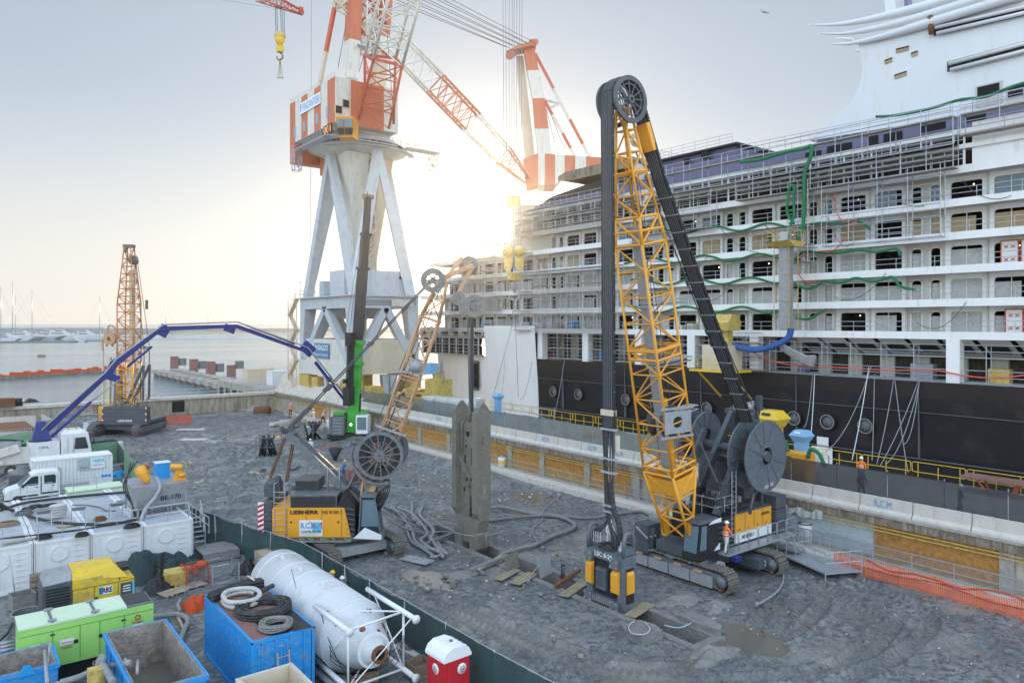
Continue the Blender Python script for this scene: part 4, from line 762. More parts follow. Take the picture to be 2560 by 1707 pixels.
b=MB('craneW'); b.lattice(sq(aD(922,140,107),(0,0,1),(1,0,0),1.8),sq(aD(928,-60,107),(0,0,1),(1,0,0),1.8),7,.09,.07,cross=True); b.m('galv'); b.box(*sum(((q-.9,q+.9) for q in aD(905,118,106)[:2]),()),aD(905,118,106).z-.1,aD(905,118,106).z+.1); B_('mast_ladder_frame',b)
b=MB('beige'); stripebar(b,aD(797,222,108),aD(852,-60,106),.5,.5,[.33,.72],['beige','red','beige']); B_('back_stay',b)
for a,c in(((817,-20),(875,38)),((860,-20),(842,25)),((842,25),(880,45)),((842,25),(885,-10))): b=MB('beige'); b.tube(aD(*a,106),aD(*c,106),.17,n=6); B_('truss_member',b)
jb=[aD(896,300,103),aD(972,322,100),aD(984,310,104),aD(912,290,107)]; jm=[aD(933,150,97),aD(1005,167,94),aD(989,148,99),aD(912,140,101)]; jt=[aD(985,-60,90),aD(1064,-50,87),aD(1043,-60,92),aD(963,-60,94)]
b=MB('red'); b.lattice(jb,jm,4,.19,.09,6); b.m('craneW'); b.lattice(jm,jt,5,.22,.09,6); 
for c in jm: b.m('red').ball(c,.32)
b.m('red'); b.lattice(jm,[V(q)+V((0,0,.25)) for q in jm],1,.2,.1)
B_('jib',b)
b=MB('red'); A=aD(898,300,101);T_=aD(925,165,97); 
for k in range(22): c=A.lerp(T_,k/22); b.ring(c,(T_-A),.42,.46,.05,8)
B_('jib_ladder_cage',b)
for i,(x0,y0,x1,y1) in enumerate(((845,170,865,60),(960,-10,985,300),(895,190,920,100))): b=MB('cable'); b.tube(aD(x0,y0,106),aD(x1,y1,104),.05,n=4); B_('stay_rope',b)
# ---------------- dock crane behind the ship
dc=thing('dock_crane','red and white striped luffing crane behind the ship, long jib slanting up left','crane',tuple(aD(1400,460,165)))
D2=165; B2=lambda n,b,**k:b.build(n,dc,world=True,**k)
def quadcol(b,pts,dep,th=3):
    A=[aD(x,y,dep) for x,y in pts]; f=V((.6157,.788,0))*th; b.hexa(A+[a+f for a in A])
b=MB('orangered'); quadcol(b,[(1308,398),(1345,383),(1347,462),(1318,470)],D2-2,5)
for i,(x0,x1,mt) in enumerate(((1345,1362,'craneW'),(1362,1388,'orangered'),(1388,1412,'craneW'),(1412,1438,'orangered'),(1438,1465,'craneW'),(1465,1515,'orangered'))):
    b.m(mt); quadcol(b,[(x0,383+ (x0-1345)*.07),(x1,383+(x1-1345)*.07),(x1,464 if x1<1395 else 432),(x0,463 if x0<1390 else 432)],D2-2-i*.02,8)
B2('machinery_house',b)
st=[(1.0,1380,1346,385),(.75,1372,1338,322),(.5,1362,1332,246),(.25,1347,1318,176),(0,1334,1308,112)]
b=MB('craneW')
for i in range(4):
    b.m(['craneW','orangered','craneW','orangered'][i]); s0,s1=st[i],st[i+1]; quadcol(b,[(s0[2],s0[3]),(s0[1],s0[3]),(s1[1],s1[3]),(s1[2],s1[3])],D2-1,3)
B2('mast_column',b)
b=MB('beige'); quadcol(b,[(1312,395),(1338,392),(1308,140),(1290,140)],D2+2,2); B2('mast_column',b)
b=MB('orangered'); quadcol(b,[(1266,128),(1338,112),(1341,106),(1300,110)],D2-2,4); b.tube(aD(1274,140,D2-2),aD(1286,130,D2+2),.9,n=12); b.tube(aD(1330,108,D2-2),aD(1338,106,D2+1),.8,n=12); B2('mast_head',b)
b=MB('red')
for a,c in(((1338,135),(1478,400)),((1352,235),(1440,395))): stripebar(b,aD(*a,D2),aD(*c,D2),.6,.6,[.33,.62,.85],['red','craneW','red','craneW'])
b.m('craneW'); b.tube(aD(1352,248,D2),aD(1397,258,D2),.4,n=5); b.tube(aD(1397,258,D2),aD(1370,272,D2),.3,n=5); B2('back_stay',b)
for k in range(2): b=MB('cable'); b.tube(aD(1365+6*k,270,D2),aD(1395+22*k,390,D2),.08,n=4); B2('stay_rope',b)
J0=(1318,452);J1=(838,-52)
def jsec(f,w):  # jib section at fraction f
    x=J0[0]+(J1[0]-J0[0])*f;y=J0[1]+(J1[1]-J0[1])*f; dep=D2-4-f*18; d=(aD(*J1,D2-22)-aD(*J0,D2-4)); return sq(aD(x,y,dep),d,(.6157,.788,0),w,w)
b=MB('red'); segs=[(0,.12,1.4,3.8,'orangered'),(.12,.29,3.8,4.4,'craneW'),(.29,.48,4.4,4.4,'orangered'),(.48,.75,4.4,4.2,'craneW'),(.75,1,4.2,4.0,'beige')]
for f0,f1,w0,w1,mt in segs: b.m(mt); b.lattice(jsec(f0,w0),jsec(f1,w1),max(2,round((f1-f0)*24)),.24,.11,5)
B2('jib',b)
b=MB('orange'); p=aD(1283,505,D2); b.box(p.x-1.2,p.x+1.2,p.y-1.2,p.y+1.2,p.z-1.2,p.z+1.2); B2('operator_cab',b)
b=MB('beige'); p=aD(1322,500,D2+2); b.lathe((p.x,p.y,p.z-3),(0,0,1),[(0,4),(1.2,4.6)],24,False); b.box(p.x-3,p.x+3,p.y-3,p.y+3,p.z-30,p.z-3); B2('tower',b)
for i in range(9): b=MB('cable'); b.tube(aD(1265+i*8.3,118-i*1.7+4*(i%2),D2-2),aD(820+14*i,-62-5*i,150),.07,n=4); B2('luffing_rope',b)
# hoist ropes and yellow twin hook block over the stern
t=thing('hook_block','large yellow twin hook block hanging on long vertical ropes in front of the stern','hook block',tuple(aD(1288,650,97)))
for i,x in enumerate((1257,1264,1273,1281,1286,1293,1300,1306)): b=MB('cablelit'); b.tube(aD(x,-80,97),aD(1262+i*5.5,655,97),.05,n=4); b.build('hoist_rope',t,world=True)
b=MB('machyel')
for dx in(-14,15): p=aD(1284+dx,652,97); b.prism([(-.7,1.2),(.7,1.2),(.55,-.9),(.25,-1.3),(-.25,-1.3),(-.55,-.9)],'y',-.25,.25); n=12; b.v[-n:]=[(v[0]*.788+v[1]*.6157+p.x,-v[0]*.6157+v[1]*.788+p.y,v[2]+p.z) for v in b.v[-n:]]; b.lathe(p+V((0,0,1.2)),(.6157,.788,0),[(-.35,.75),(.35,.75)],16)
p=aD(1285,690,97); b.box(p.x-.9,p.x+.9,p.y-.4,p.y+.4,p.z-.6,p.z+.4); b.build('sheave_housing',t,world=True)
b=MB('steel'); b.tube(aD(1285,702,97),aD(1285,730,97),.2,n=6); b.path([aD(1285,725,97)+V(q) for q in((0,0,0),(.5,-.4,-.6),(.3,-.25,-1.3),(-.4,.3,-1.2),(-.5,.4,-.6))],.16,6,3); b.build('hook',t,world=True)
for k in(-1,1): b=MB('cable'); b.tube(aD(1285,735,97),aD(1284+k*5,820,96),.05,n=4); b.tube(aD(1284+k*5,820,96),aD(1282+k*14+(0 if k>0 else -35),990,93),.04,n=4); b.build('sling',t,world=True)
# small hook of a crane out of frame at top left
t=thing('hook_block','small yellow hook block with chains hanging from a dark red jib tip at upper left','hook block',tuple(aD(700,85,110)))
b=MB('red'); b.lattice(sq(aD(640,-18,110),aD(757,33,110)-aD(640,-18,110),(0,0,1),1.9),sq(aD(757,33,110),aD(757,33,110)-aD(640,-18,110),(0,0,1),.5),6,.1,.06); b.box(*[v for q in [aD(752,26,110)] for v in(q.x-.3,q.x+.3,q.y-.3,q.y+.3,q.z-.4,q.z+.4)]); b.build('jib_tip',t,world=True)
for x0,x1 in((687,690),(691,694),(699,704),(704,708),(710,711)): b=MB('cable'); b.tube(aD(x0,-15 if x0<700 else 5,110),aD(x1,85,110),.05,n=4); b.build('hoist_rope',t,world=True)
p=aD(700,92,110); b=MB('machyel'); fw=V((.6157,.788,0)); b.lathe(p,fw,[(-.4,.55),(-.3,.8),(.3,.8),(.4,.55)],14); b.build('sheave_housing',t,world=True)
b=MB('yellow'); b.lathe(p+V((0,0,-.9)),(0,0,1),[(-.7,.35),(.3,.75),(.6,.7)],10); b.bc(p+V((0,0,-1.9)),(.9,.9,.9)); b.build('lower_block',t,world=True)
b=MB('concdark'); b.path([p+V(q) for q in((0,0,-2.4),(.3,-.25,-2.8),(.25,-.2,-3.3),(-.2,.15,-3.5),(-.4,.3,-3.0))],.13,6,3); 
for k in(-.35,-.1,.15,.4): b.tube(p+V((0,0,-3.3)),p+V((k*.8,-k*.6,-6.0)),.035,n=4); b.ball(p+V((k*.8,-k*.6,-6.2)),.12,6)
b.build('hook_and_chains',t,world=True)
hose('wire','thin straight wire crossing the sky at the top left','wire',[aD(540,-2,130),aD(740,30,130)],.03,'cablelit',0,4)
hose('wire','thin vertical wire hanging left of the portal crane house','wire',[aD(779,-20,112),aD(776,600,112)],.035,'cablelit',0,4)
# bird
t=MB('concdark'); p=aD(1911,31,60); t.add([p+V(q) for q in((0,0,0),(-.32,.2,.2),(-.2,.15,.02),(.3,-.25,-.15),(.32,-.2,.02),(-.06,.05,-.06),(.06,-.06,.08))],[(0,1,2),(0,3,4),(0,5,3),(0,2,6)]); t.ball(p,(.13,.13,.06),6); t.build('bird',loc=tuple(p),label='small dark seabird flying in the sky left of the white funnel',cat='bird')
# ================================================================ MACHINES IN THE PIT
def crawler(t,cx,cy,L,w,h,mat='track',fm='mgrey',rz=0):
    # a crawler track along local Y: shoe belt round a side frame
    b=MB(mat); b.T=Matrix.Translation((cx,cy,0))@Matrix.Rotation(rz,4,'Z'); r=h/2; S=L/2-r; per=4*S+2*math.pi*r; n=int(per/.27)
    for k in range(n):
        s=per*k/n
        if s<2*S: p=(-S+s,h,0)
        elif s<2*S+math.pi*r: a=(s-2*S)/r; p=(S+r*math.sin(a),r+r*math.cos(a),a)
        elif s<4*S+math.pi*r: p=(S-(s-2*S-math.pi*r),0,math.pi)
        else: a=(s-4*S-math.pi*r)/r; p=(-S-r*math.sin(a),r-r*math.cos(a),math.pi+a)
        y,z,a=p; b.bc((0,y,z+.02),(w,.235,.075),(-math.degrees(a),0,0)); b.bc((0,y+.07*math.cos(a)+.05*math.sin(a),z+.02+.05*math.cos(a)-.07*math.sin(a)),(w*.98,.05,.1),(-math.degrees(a),0,0))
    tr=b.build('crawler_track',t); f=MB(fm); f.T=b.T
    f.prism([(-S-r*.5,r*.7),(-S,h*.16),(S,h*.16),(S+r*.5,r*.7),(S,h*.86),(-S,h*.86)],'x',-w*.46,w*.46)
    for k in range(7): f.m('rust').lathe((-w*.49,-S+2*S*k/6,h*.16),(1,0,0),[(0,.13),(w*.98,.13)],10)
    for e in(-S,S): f.m(fm).lathe((-w*.5,e,r),(1,0,0),[(0,r*.55),(w,r*.55)],14)
    f.build('track_frame',tr); return tr
def louvres(b,x0,x1,y,z0,z1,n,d=-1,mat='black'):
    b.m(mat); 
    for k in range(n): z=z0+(z1-z0)*(k+.5)/n; b.box(x0,x1,min(y,y+d*.025),max(y,y+d*.025),z-(z1-z0)/n*.28,z+(z1-z0)/n*.28)
# ---------------- big orange cable crane with trench cutter
hs=thing('crawler_crane','largest crawler crane, yellow-orange lattice boom with big dark hose wheel, beside the trench cutter','crane',(35.3,27.2,0))
L_=lambda n,b,p=hs,**k: b.build(n,p,world=True,**k)
crawler(hs,-2.35,0,8.0,.85,1.15); crawler(hs,2.35,0,8.0,.85,1.15)
b=MB('dgrey'); b.box(33.6,37.0,25.9,28.6,.4,1.0); b.lathe((35.3,27.1,1.0),(0,0,1),[(0,1.1),(.3,1.1)],20); b.box(36.3,37.4,23.9,25.6,.45,.98); b.box(33.2,37.4,26.3,28,.5,.9); cb=L_('car_body',b); text(cb,'2',(36.8,23.88,.6),(1,0,0),(0,0,1),.13,.28,'signwhite',world=True)
b=MB('lgrey'); 
for k in range(4): b.bc((32.45,24.9+k*1.5,.5),(.1,1.42,.6)); b.m('dullorange').bc((32.4,25.1+k*1.4,.9),(.14,.5,.1)); b.m('lgrey')
L_('track_guard',b)
b=MB('dgrey'); b.box(33.0,40.0,25.6,28.6,1.3,1.62); b.box(32.6,34.0,26.0,28.2,1.3,1.9); L_('upper_frame',b)
b=MB('orange'); b.box(36.2,39.8,25.35,28.5,2.2,3.25); b.m('dgrey'); b.box(36.2,39.8,25.4,28.45,3.25,3.36)
for k in range(3): b.box(36.2+.9*(k+1)-.01,36.2+.9*(k+1)+.01,25.335,25.36,2.24,3.2)
for k in range(4): b.box(36.5+k*.9,36.56+k*.9,25.325,25.352,2.3,2.42)
eh=L_('engine_house',b)
text(eh,'LIEBHERR',(38.7,25.34,2.85),(1,0,0),(0,0,1),.85,.16,'textblack',world=True,bold=.02)
b=MB('signwhite'); b.box(36.2,39.8,25.33,28.5,1.62,2.19); ws=L_('lower_panel',b); text(ws,'HS 8130.1',(36.75,25.32,1.78),(1,0,0),(0,0,1),1.15,.24,'textblack',world=True,bold=.02)
b=MB('black'); b.box(34.4,36.19,25.45,28.5,1.62,3.3); 
for k in range(5): b.m('dgrey').box(34.5,36.1,25.42,25.46,1.8+k*.3,1.9+k*.3)
L_('hydraulic_bay',b)
b=MB('dgrey'); 
for i in range(3): b.box(40.0,41.05,25.1+.02*i,28.8,1.5+.78*i,2.24+.78*i)
L_('counterweight',b)
b=MB('dgrey'); b.box(37.2,39.9,26.0,28.3,3.37,4.0); b.box(36.3,37.1,26.6,27.9,3.37,3.8); b.m('black'); b.box(37.4,39.7,25.98,25.998,3.5,3.9); L_('engine_hood',b)
# cab
b=MB('black'); b.hexa([(32.5,25.15,1.35),(34.25,25.15,1.35),(34.25,26.25,1.35),(32.5,26.25,1.35),(32.75,25.15,3.35),(34.3,25.15,3.35),(34.3,26.25,3.35),(32.75,26.25,3.35)]); b.m('dgrey'); b.hexa([(32.45,25.05,3.36),(34.4,25.05,3.36),(34.4,26.35,3.36),(32.45,26.35,3.36),(32.7,25.2,3.52),(34.2,25.2,3.52),(34.2,26.2,3.52),(32.7,26.2,3.52)])
cabo=L_('cab',b)
b=MB('glasslit'); b.add([(32.49,25.25,1.75),(32.49,26.15,1.75),(32.70,26.15,3.2),(32.70,25.25,3.2)],[(0,3,2,1)]); L_('windscreen',b,cabo)
b=MB('glasslit'); b.add([(32.62,25.13,1.9),(33.2,25.13,1.9),(33.25,25.13,3.2),(32.8,25.13,3.2)],[(0,1,2,3)]); L_('side_window',b,cabo)
b=MB('signwhite'); b.prism([(33.9,1.7),(34.38,2.05),(34.38,1.7)],'y',25.1,25.14); b.prism([(33.3,3.25),(34.4,3.25),(34.4,3.48),(33.7,3.42)],'y',25.03,25.06); L_('trim_panel',b,cabo)
b=MB('galv'); b.box(34.3,41.1,24.5,25.3,1.42,1.5); 
for k in range(7): x=34.4+k*.96; b.path([(x,24.55,1.5),(x,24.55,2.45),(x+.08,24.55,2.53),(x+.78,24.55,2.53),(x+.86,24.55,2.45),(x+.86,24.55,1.5)],.022,5); b.tube((x,24.55,2.0),(x+.86,24.55,2.0),.016,n=4)
b.rail([(41.1,24.5,1.5),(41.1,25.1,1.5)],1.0,.6,.022); b.path([(40.6,24.5,1.5),(41.0,23.6,0)],.02,4); b.path([(41.1,24.6,1.5),(41.5,23.7,0)],.02,4)
for k in range(6): f=k/6; b.tube((40.6+.4*f,24.5-.9*f,1.5*(1-f)),(41.1+.4*f,24.6-.9*f,1.5*(1-f)),.016,n=4)
L_('side_walkway',b)
b=MB('galv'); b.rail([(34.5,25.5,3.4),(36.2,25.5,3.4),(36.2,28.3,3.4),(34.5,28.3,3.4)],1.0,.8,.022,closed=True); b.tube((35.9,25.4,2),(35.9,25.4,5.8),.025,n=4); b.tube((36.3,25.4,2),(36.3,25.4,5.8),.025,n=4)
for k in range(12): b.tube((35.9,25.4,2.2+k*.3),(36.3,25.4,2.2+k*.3),.016,n=4)
L_('ladder_and_rail',b)
# boom
bf=V((32.9,26.8,2.2)); bh=V((28.35,26.8,25.6)); bd=(bh-bf).normalized(); bs=V((0,1,0)); bn=bd.cross(bs)
S_=lambda f,w1,w2: sq(bf.lerp(bh,f),bd,bs,w1,w2)
bm=MB('orange'); c0=S_(0,1.7,.2);c1=S_(.17,2.05,2.0);c2=S_(.70,1.9,1.9);c3=S_(.76,1.7,1.5);c4=S_(1.0,.5,.5)
bm.lattice(c0,c1,3,.085,.055,5); bm.lattice(c1,c2,9,.075,.045,5); bm.lattice(c2,c3,1,.09,.06,5); bm.lattice(c3,c4,5,.075,.045,5)
for f in(.17,.2,.43,.7,.76,.86): q4=S_(f,2.0 if f<.75 else 1.7-(f-.76)*5,2.0 if f<.65 else (1.9 if f<.74 else 1.5-(f-.76)*4)); 
for f,w1,w2 in((.17,2.05,2.0),(.185,2.05,2.0),(.44,2,1.95),(.46,2,1.95),(.70,1.9,1.9),(.73,1.8,1.7),(.76,1.7,1.5),(.86,1.2,1.08)):
    q4=S_(f,w1,w2); [bm.tube(q4[i],q4[(i+1)%4],.08,n=5) for i in range(4)]
boom=L_('lattice_boom',bm)
q4=S_(.0,1.8,.3); q5=S_(.05,1.8,.9)
for i,j in((0,3),(1,2)): b=MB('orange'); b.bar(q4[i].lerp(q4[j],.5),q5[i].lerp(q5[j],.5),.3,.4); L_('boom_foot',b,boom)
b=MB('orange')
q6=S_(.12,2.05,1.6);q7=S_(.16,2.05,1.9)
for i in range(4): b.add([q6[i],q6[(i+1)%4],q7[(i+1)%4],q7[i]],[(0,1,2,3)])
L_('boom_foot_plates',b,boom)
b=MB('lgrey'); b.bar(S_(.1,.1,.1)[0]+bn*.3,S_(.74,.1,.1)[0]+bn*.3,.55,.3); L_('hose_duct',b,boom)
for f in(.56,.42,.30,.70):
    c=bf.lerp(bh,f)+bn*(-.2); b=MB('galv'); 
    for dz in(0,.22): b.bc(c+V((.9,0,dz)),(3.2,.7,.06),(0,-6,0))
    L_('boom_walkway',b,boom)
b=MB('galv'); c=bf.lerp(bh,.285); b.hole(c+V((-1.2,-1.1,-.5)),(1,0,0),(0,0,1),2.2,1.2,.7,1.5,.3,.9,.28,(0,.1,0)); b.bc(c+V((-.1,-1.05,.85)),(2.6,.12,.12)); b.bc(c+V((-.1,-1.05,-.7)),(2.6,.12,.12)); L_('winch_plate',b,boom)
b=MB('dgrey'); b.lathe(c+V((.3,-.3,0)),(0,1,0),[(0,.95),(.08,.95),(.08,.5),(.9,.5),(.9,.95),(.98,.95)],20); L_('boom_winch',b,boom)
b=MB('orange'); a=bf.lerp(bh,.12);c=bf.lerp(bh,.34); b.bar(a,c,.55,.5); L_('boom_inner_beam',b,boom)
b=MB('signwhite'); 
for f,r in((.93,.36),(.86,.42),(.80,.45)): b=MB('signwhite'); b.ring(bf.lerp(bh,f)+bn*(-.75)+V((-.1,0,0)),(0,1,0),r*.35,r,.1,18); L_('guide_sheave',b,boom)
b=MB('orange'); b.tube(bf.lerp(bh,.885)+V((-.3,-.5,0)),bf.lerp(bh,.885)+V((-1.6,-.5,0)),.05,n=5); b.tube(bf.lerp(bh,.87)+V((-.3,-.5,0)),bf.lerp(bh,.885)+V((-1.5,-.5,0)),.04,n=4); b.bc(bf.lerp(bh,.885)+V((-1.65,-.5,0)),(.16,.3,.3)); L_('guide_arm',b,boom)
for s in(-.62,.62):
    b=MB('dgrey'); c=V((28.15,26.7+s,25.9)); b.ring(c,(0,1,0),.98,1.22,.13,36); b.ring(c,(0,1,0),.1,.22,.2,14)
    for k in range(12): a=R(30*k+8); b.bar(c+V((.2*math.cos(a),0,.2*math.sin(a))),c+V((1.0*math.cos(a),0,1.0*math.sin(a))),.06,.045,up=(0,1,0))
    b.ring(c,(0,1,0),.78,.83,.05,30); L_('head_wheel',b)
def belt(name,pts,w,th,side,par,teeth=True,mat='black'):
    b=MB(mat); pts=[V(p) for p in pts]; s=V(side)
    for a,c in zip(pts,pts[1:]): b.bar(a,c,w,th,up=tuple((c-a).cross(s)))
    L=0
    for a,c in zip(pts,pts[1:]):
        d=(c-a); ln=d.length; k=0
        while k*.16<ln: 
            q=a+d*(k*.16/ln)
            for e in(-1,1): b.add([q+s*e*w*.5,q+d/ln*.1+s*e*w*.5,q+d/ln*.05+s*e*(w*.5+.07)],[(0,1,2)]) if teeth else None
            k+=1
        m=1; b.m('lgrey')
        while m*1.0<ln: q=a+d*(m*1.0/ln); b.bar(q-s*w*.5,q+s*w*.5,.07,th+.04,up=tuple(d)); m+=1
        b.m(mat)
        for g in(-.3,-.15,0,.15,.3):
            nn=d.cross(s).normalized(); b.m('dgrey'); b.tube(a+s*g*w+nn*th*.5,c+s*g*w+nn*th*.5,.03,n=4,cap=False); b.tube(a+s*g*w-nn*th*.5,c+s*g*w-nn*th*.5,.03,n=4,cap=False); b.m(mat)
    return b.build(name,par,world=True)
belt('hose_belt',[(27.0,26.6,25.8),(27.0,26.5,9.0)],.85,.13,(0,1,0),hs)
belt('hose_belt',[(27.0,26.6,25.8)]+[(28.1-1.15*math.cos(R(a)),26.6,25.9+1.15*math.sin(R(a))) for a in range(15,170,22)]+[(29.3,26.6,26.0),(30.6,26.2,22.0)],.85,.13,(0,1,0),hs)
belt('hose_belt',[(30.6,26.2,22.0),(36.9,25.1,8.6)],.85,.16,(0,1,0),hs)
b=MB('orange'); b.bar((29.45,26.5,24.9),(29.95,26.42,23.5),.95,.3,up=(1,0,.4)); L_('belt_guide',b)
# loose hoses below the belt down to the cutter
for i in range(9):
    b=MB('rubber' if i%3 else 'dgrey'); y=26.15+.09*i; ex=(27.05,25.5+.17*i,3.0) if i<6 else (27.0,27.0+.1*(i-6),3.0)
    ey=27.6-.12*i if i<5 else 25.9+.1*(i-5); b.path([(27,y,9.0),(27+.1*math.sin(i),y+.05*math.sin(i*2),7),(27.02,26.3+.05*i,4.9),(26.98,26.5+.3*((ey-26.5)),4.0),(26.95,ey,3.5),(26.95,ey,2.9)],.045 if i<7 else .085,6,5); L_('hanging_hose',b)
for z in(8.9,7.4,6.7,5.0,4.7): b=MB('galv'); b.bc((27.0,26.5,z),(.28,.95 if z>6 else .6,.1)); L_('hose_clamp',b)
b=MB('galv')
b.m('beige'); b.box(26.85,27.15,26.1,26.95,9.6,9.9); b.bc((27.15,26.05,8.2),(.2,.2,.8)); L_('hose_clamp',b)
# A frame, reels
for y in(25.9,27.7):
    b=MB('dgrey'); b.bar((35.1,y,3.3),(39.1,y+(.2 if y<26 else -.2),9.0),.34,.42); b.bar((39.1,y,9.0),(39.6,y,3.3),.2,.22); L_('a_frame_beam',b)
b=MB('dgrey'); b.tube((35.6,25.8,4.0),(35.6,27.8,4.0),.09); b.tube((37.2,25.8,6.3),(37.2,27.8,6.3),.1); b.bar((36.3,25.6,5.0),(37.6,25.6,8.0),.2,.25); b.bar((35.2,28.5,4.6),(36.7,27.9,7.9),.28,.3); b.bar((35.0,25.7,7.4),(38,25.7,6.6),.12,.14); b.bar((35.2,25.7,5.2),(37.5,25.7,4.7),.14,.14); b.bar((36.0,25.7,3.6),(34.5,27,8.3),.1,.1); L_('a_frame_strut',b)
b=MB('lgrey'); b.lathe((39.1,26.2,9.2),(0,1,0),[(0,.42),(.08,.42),(.08,.3),(1.0,.3),(1.0,.42),(1.1,.42)],16); b.m('dgrey'); b.box(38.8,39.5,25.9,28.0,8.75,9.0); b.box(39.3,39.6,25.8,26.1,9,9.9); L_('rope_drum',b)
for y in(26.2,27.4):
    b=MB('cable'); p0=V((39.0,y,9.4)); p1=V((29.6,26.8+(y-26.8)*.4,23.6)); b.tube(p0,p1,.04,n=5)
    for f in(.25,.3,.5,.55,.75): b.bar(p0.lerp(p1,f),p0.lerp(p1,f+.02),.14,.14)
    L_('boom_pendant',b)
b=MB('dgrey'); b.path([(39.0,26.2,9.6),(38.2,26.4,10.4),(37.6,26.8,10.7),(38.2,27.2,10.4),(39.0,27.4,9.6)],.06,5,3); L_('pendant_yoke',b)
def reel(cx,cy,cz,r,w,par,hub=.55,name='hose_reel',mat='cuttergrey',txt=None):
    b=MB(mat)
    for y in(cy,cy+w):
        b.ring((cx,y,cz),(0,1,0),hub,r,.05,48); b.ring((cx,y,cz),(0,1,0),r-.07,r+.02,.11,48); b.ring((cx,y,cz),(0,1,0),hub-.03,hub+.07,.16,24)
        for k in range(12):
            a=R(30*k+10); c_,s_=math.cos(a),math.sin(a); b.bar((cx+hub*c_,y-.035,cz+hub*s_),(cx+(r-.05)*c_,y-.035,cz+(r-.05)*s_),.05 if k%3 else .09,.05 if k%3 else .08,up=(0,1,0))
            for rr in(r*.42,r*.72): 
                a2=R(30*k+14);a3=R(30*k+24); b.m('black').add([(cx+rr*math.cos(a2),y-.029,cz+rr*math.sin(a2)),(cx+rr*math.cos(a3),y-.029,cz+rr*math.sin(a3)),(cx+(rr+.025)*math.cos(a3),y-.029,cz+(rr+.025)*math.sin(a3)),(cx+(rr+.025)*math.cos(a2),y-.029,cz+(rr+.025)*math.sin(a2))],[(0,1,2,3)]); b.m(mat)
    o=b.build(name,par,world=True)
    b=MB('rubber'); prof=[]; n=int(w/.12)
    for k in range(n): prof+=[(k*w/n+.02,r*.8),((k+.5)*w/n,r*.84),((k+1)*w/n-.02,r*.8)]
    b.ring((cx,cy+w/2,cz),(0,1,0),hub,r*.55,w*.95,32); b.build('reel_core',o,world=True)
    return o
rl=reel(37.85,24.45,6.6,2.05,1.15,hs)
text(rl,'DS 150',(38.45,24.40,5.05),(-1,0,-.18),(.18,0,-1),.85,.2,'signwhite',world=True,bold=.02)
reel(38.3,29.0,7.2,1.5,.9,hs,.5)
b=MB('dgrey'); b.box(37.5,38.2,25.7,29,3.9,6.4); b.tube((37.85,24.3,6.6),(37.85,30.2,6.9),.3,n=12); b.tube((36.6,24.7,3.4),(37.6,24.9,5.2),.1); L_('reel_support',b)
for k in range(10): b=MB('rubber'); b.path([(36.2+.1*k,25.6,3.4),(36.0+.2*k,25.8,4.4+.1*(k%3)),(37.0+.1*k,25.9,5.5),(37.6,25.8,6.2)],.035,5,4); L_('hydraulic_hose',b)
b=MB('dblue'); c=V((33.1,24.7,1.0)); 
for k in range(3): b.path([c+V((.28*math.cos(R(a)),.05*k,.28*math.sin(R(a)))) for a in range(0,360,30)],.035,5,closed=True)
b.m('dblue').bc((34.9,24.4,1.25),(.55,.35,.25)); b.m('lgrey').ring((33.7,24.6,.95),(0,1,0),.05,.33,.25,18); L_('hose_coil',b)
b=MB('dgrey'); b.lathe((32.8,28.9,.4),(0,0,1),[(0,.35),(2.0,.35)],14); b.box(32.3,33.4,28.6,29.6,1.0,2.6); 
for k in range(8): b.m('lgrey').tube((32.2+.12*k,28.5+.1*(k%3),1.9),(32.2+.12*k,29.4,2.4),.05,n=5)
L_('pump_unit',b)
# ---------------- trench cutter
ct=thing('trench_cutter','dark grey trench cutter with orange pads standing half sunk in the trench','trench cutter',(27,26.4,0))
def C_(n,b,**k): return b.build(n,ct,world=True,**k)
XA,XB,YA,YB=26.62,27.45,25.05,27.75
b=MB('cuttergrey')
for y0,y1 in((YA,YA+.5),(YB-.45,YB)): b.box(XA,XB,y0,y1,-1.2,2.75)
b.box(XA+.15,XB-.15,YA+.5,YB-.45,-1.2,2.3); b.box(XA-.02,XB+.02,YA+.5,YB-.45,2.3,2.78); b.box(XA-.03,XA+.3,YA+.5,YB-.45,.05,.45); body=C_('cutter_frame',b)
text(body,'LSC 8-20',(XA-.035,27.1,2.42),(0,-1,0),(0,0,1),1.25,.24,'signwhite',world=True,bold=.03)
for y in(YA+.1,YB-.12):
    b=MB('cuttergrey'); pts=[(-.45,2.75),(.45,2.75),(.40,3.5),(.22,3.85),(-.22,3.85),(-.40,3.5)]
    b.path([(27.03+u,y,z) for u,z in((-.38,2.7),(-.36,3.5),(-.2,3.85),(.2,3.85),(.36,3.5),(.38,2.7))],.11,6); b.bc((27.03,y,2.95),(.75,.16,.3)); C_('lifting_ear',b)
for (y,z0,z1) in((27.42,.85,2.05),(25.62,.8,1.95)):
    b=MB('orange'); b.hexa([(XA-.2,y-.2,z0+.1),(XA-.2,y+.2,z0+.1),(XA,y+.24,z0),(XA,y-.24,z0),(XA-.2,y-.2,z1-.15),(XA-.2,y+.2,z1-.15),(XA,y+.24,z1),(XA,y-.24,z1)]); C_('guide_pad',b,label='orange guide pad')
b=MB('orange'); b.hexa([(26.8,YA-.14,.95),(27.2,YA-.14,.95),(27.25,YA,.85),(26.75,YA,.85),(26.8,YA-.14,1.85),(27.2,YA-.14,1.85),(27.25,YA,2.0),(26.75,YA,2.0)]); b.m('black').box(26.72,27.3,YA-.012,YA+.0,.4,2.15); C_('guide_pad',b,label='orange guide pad')
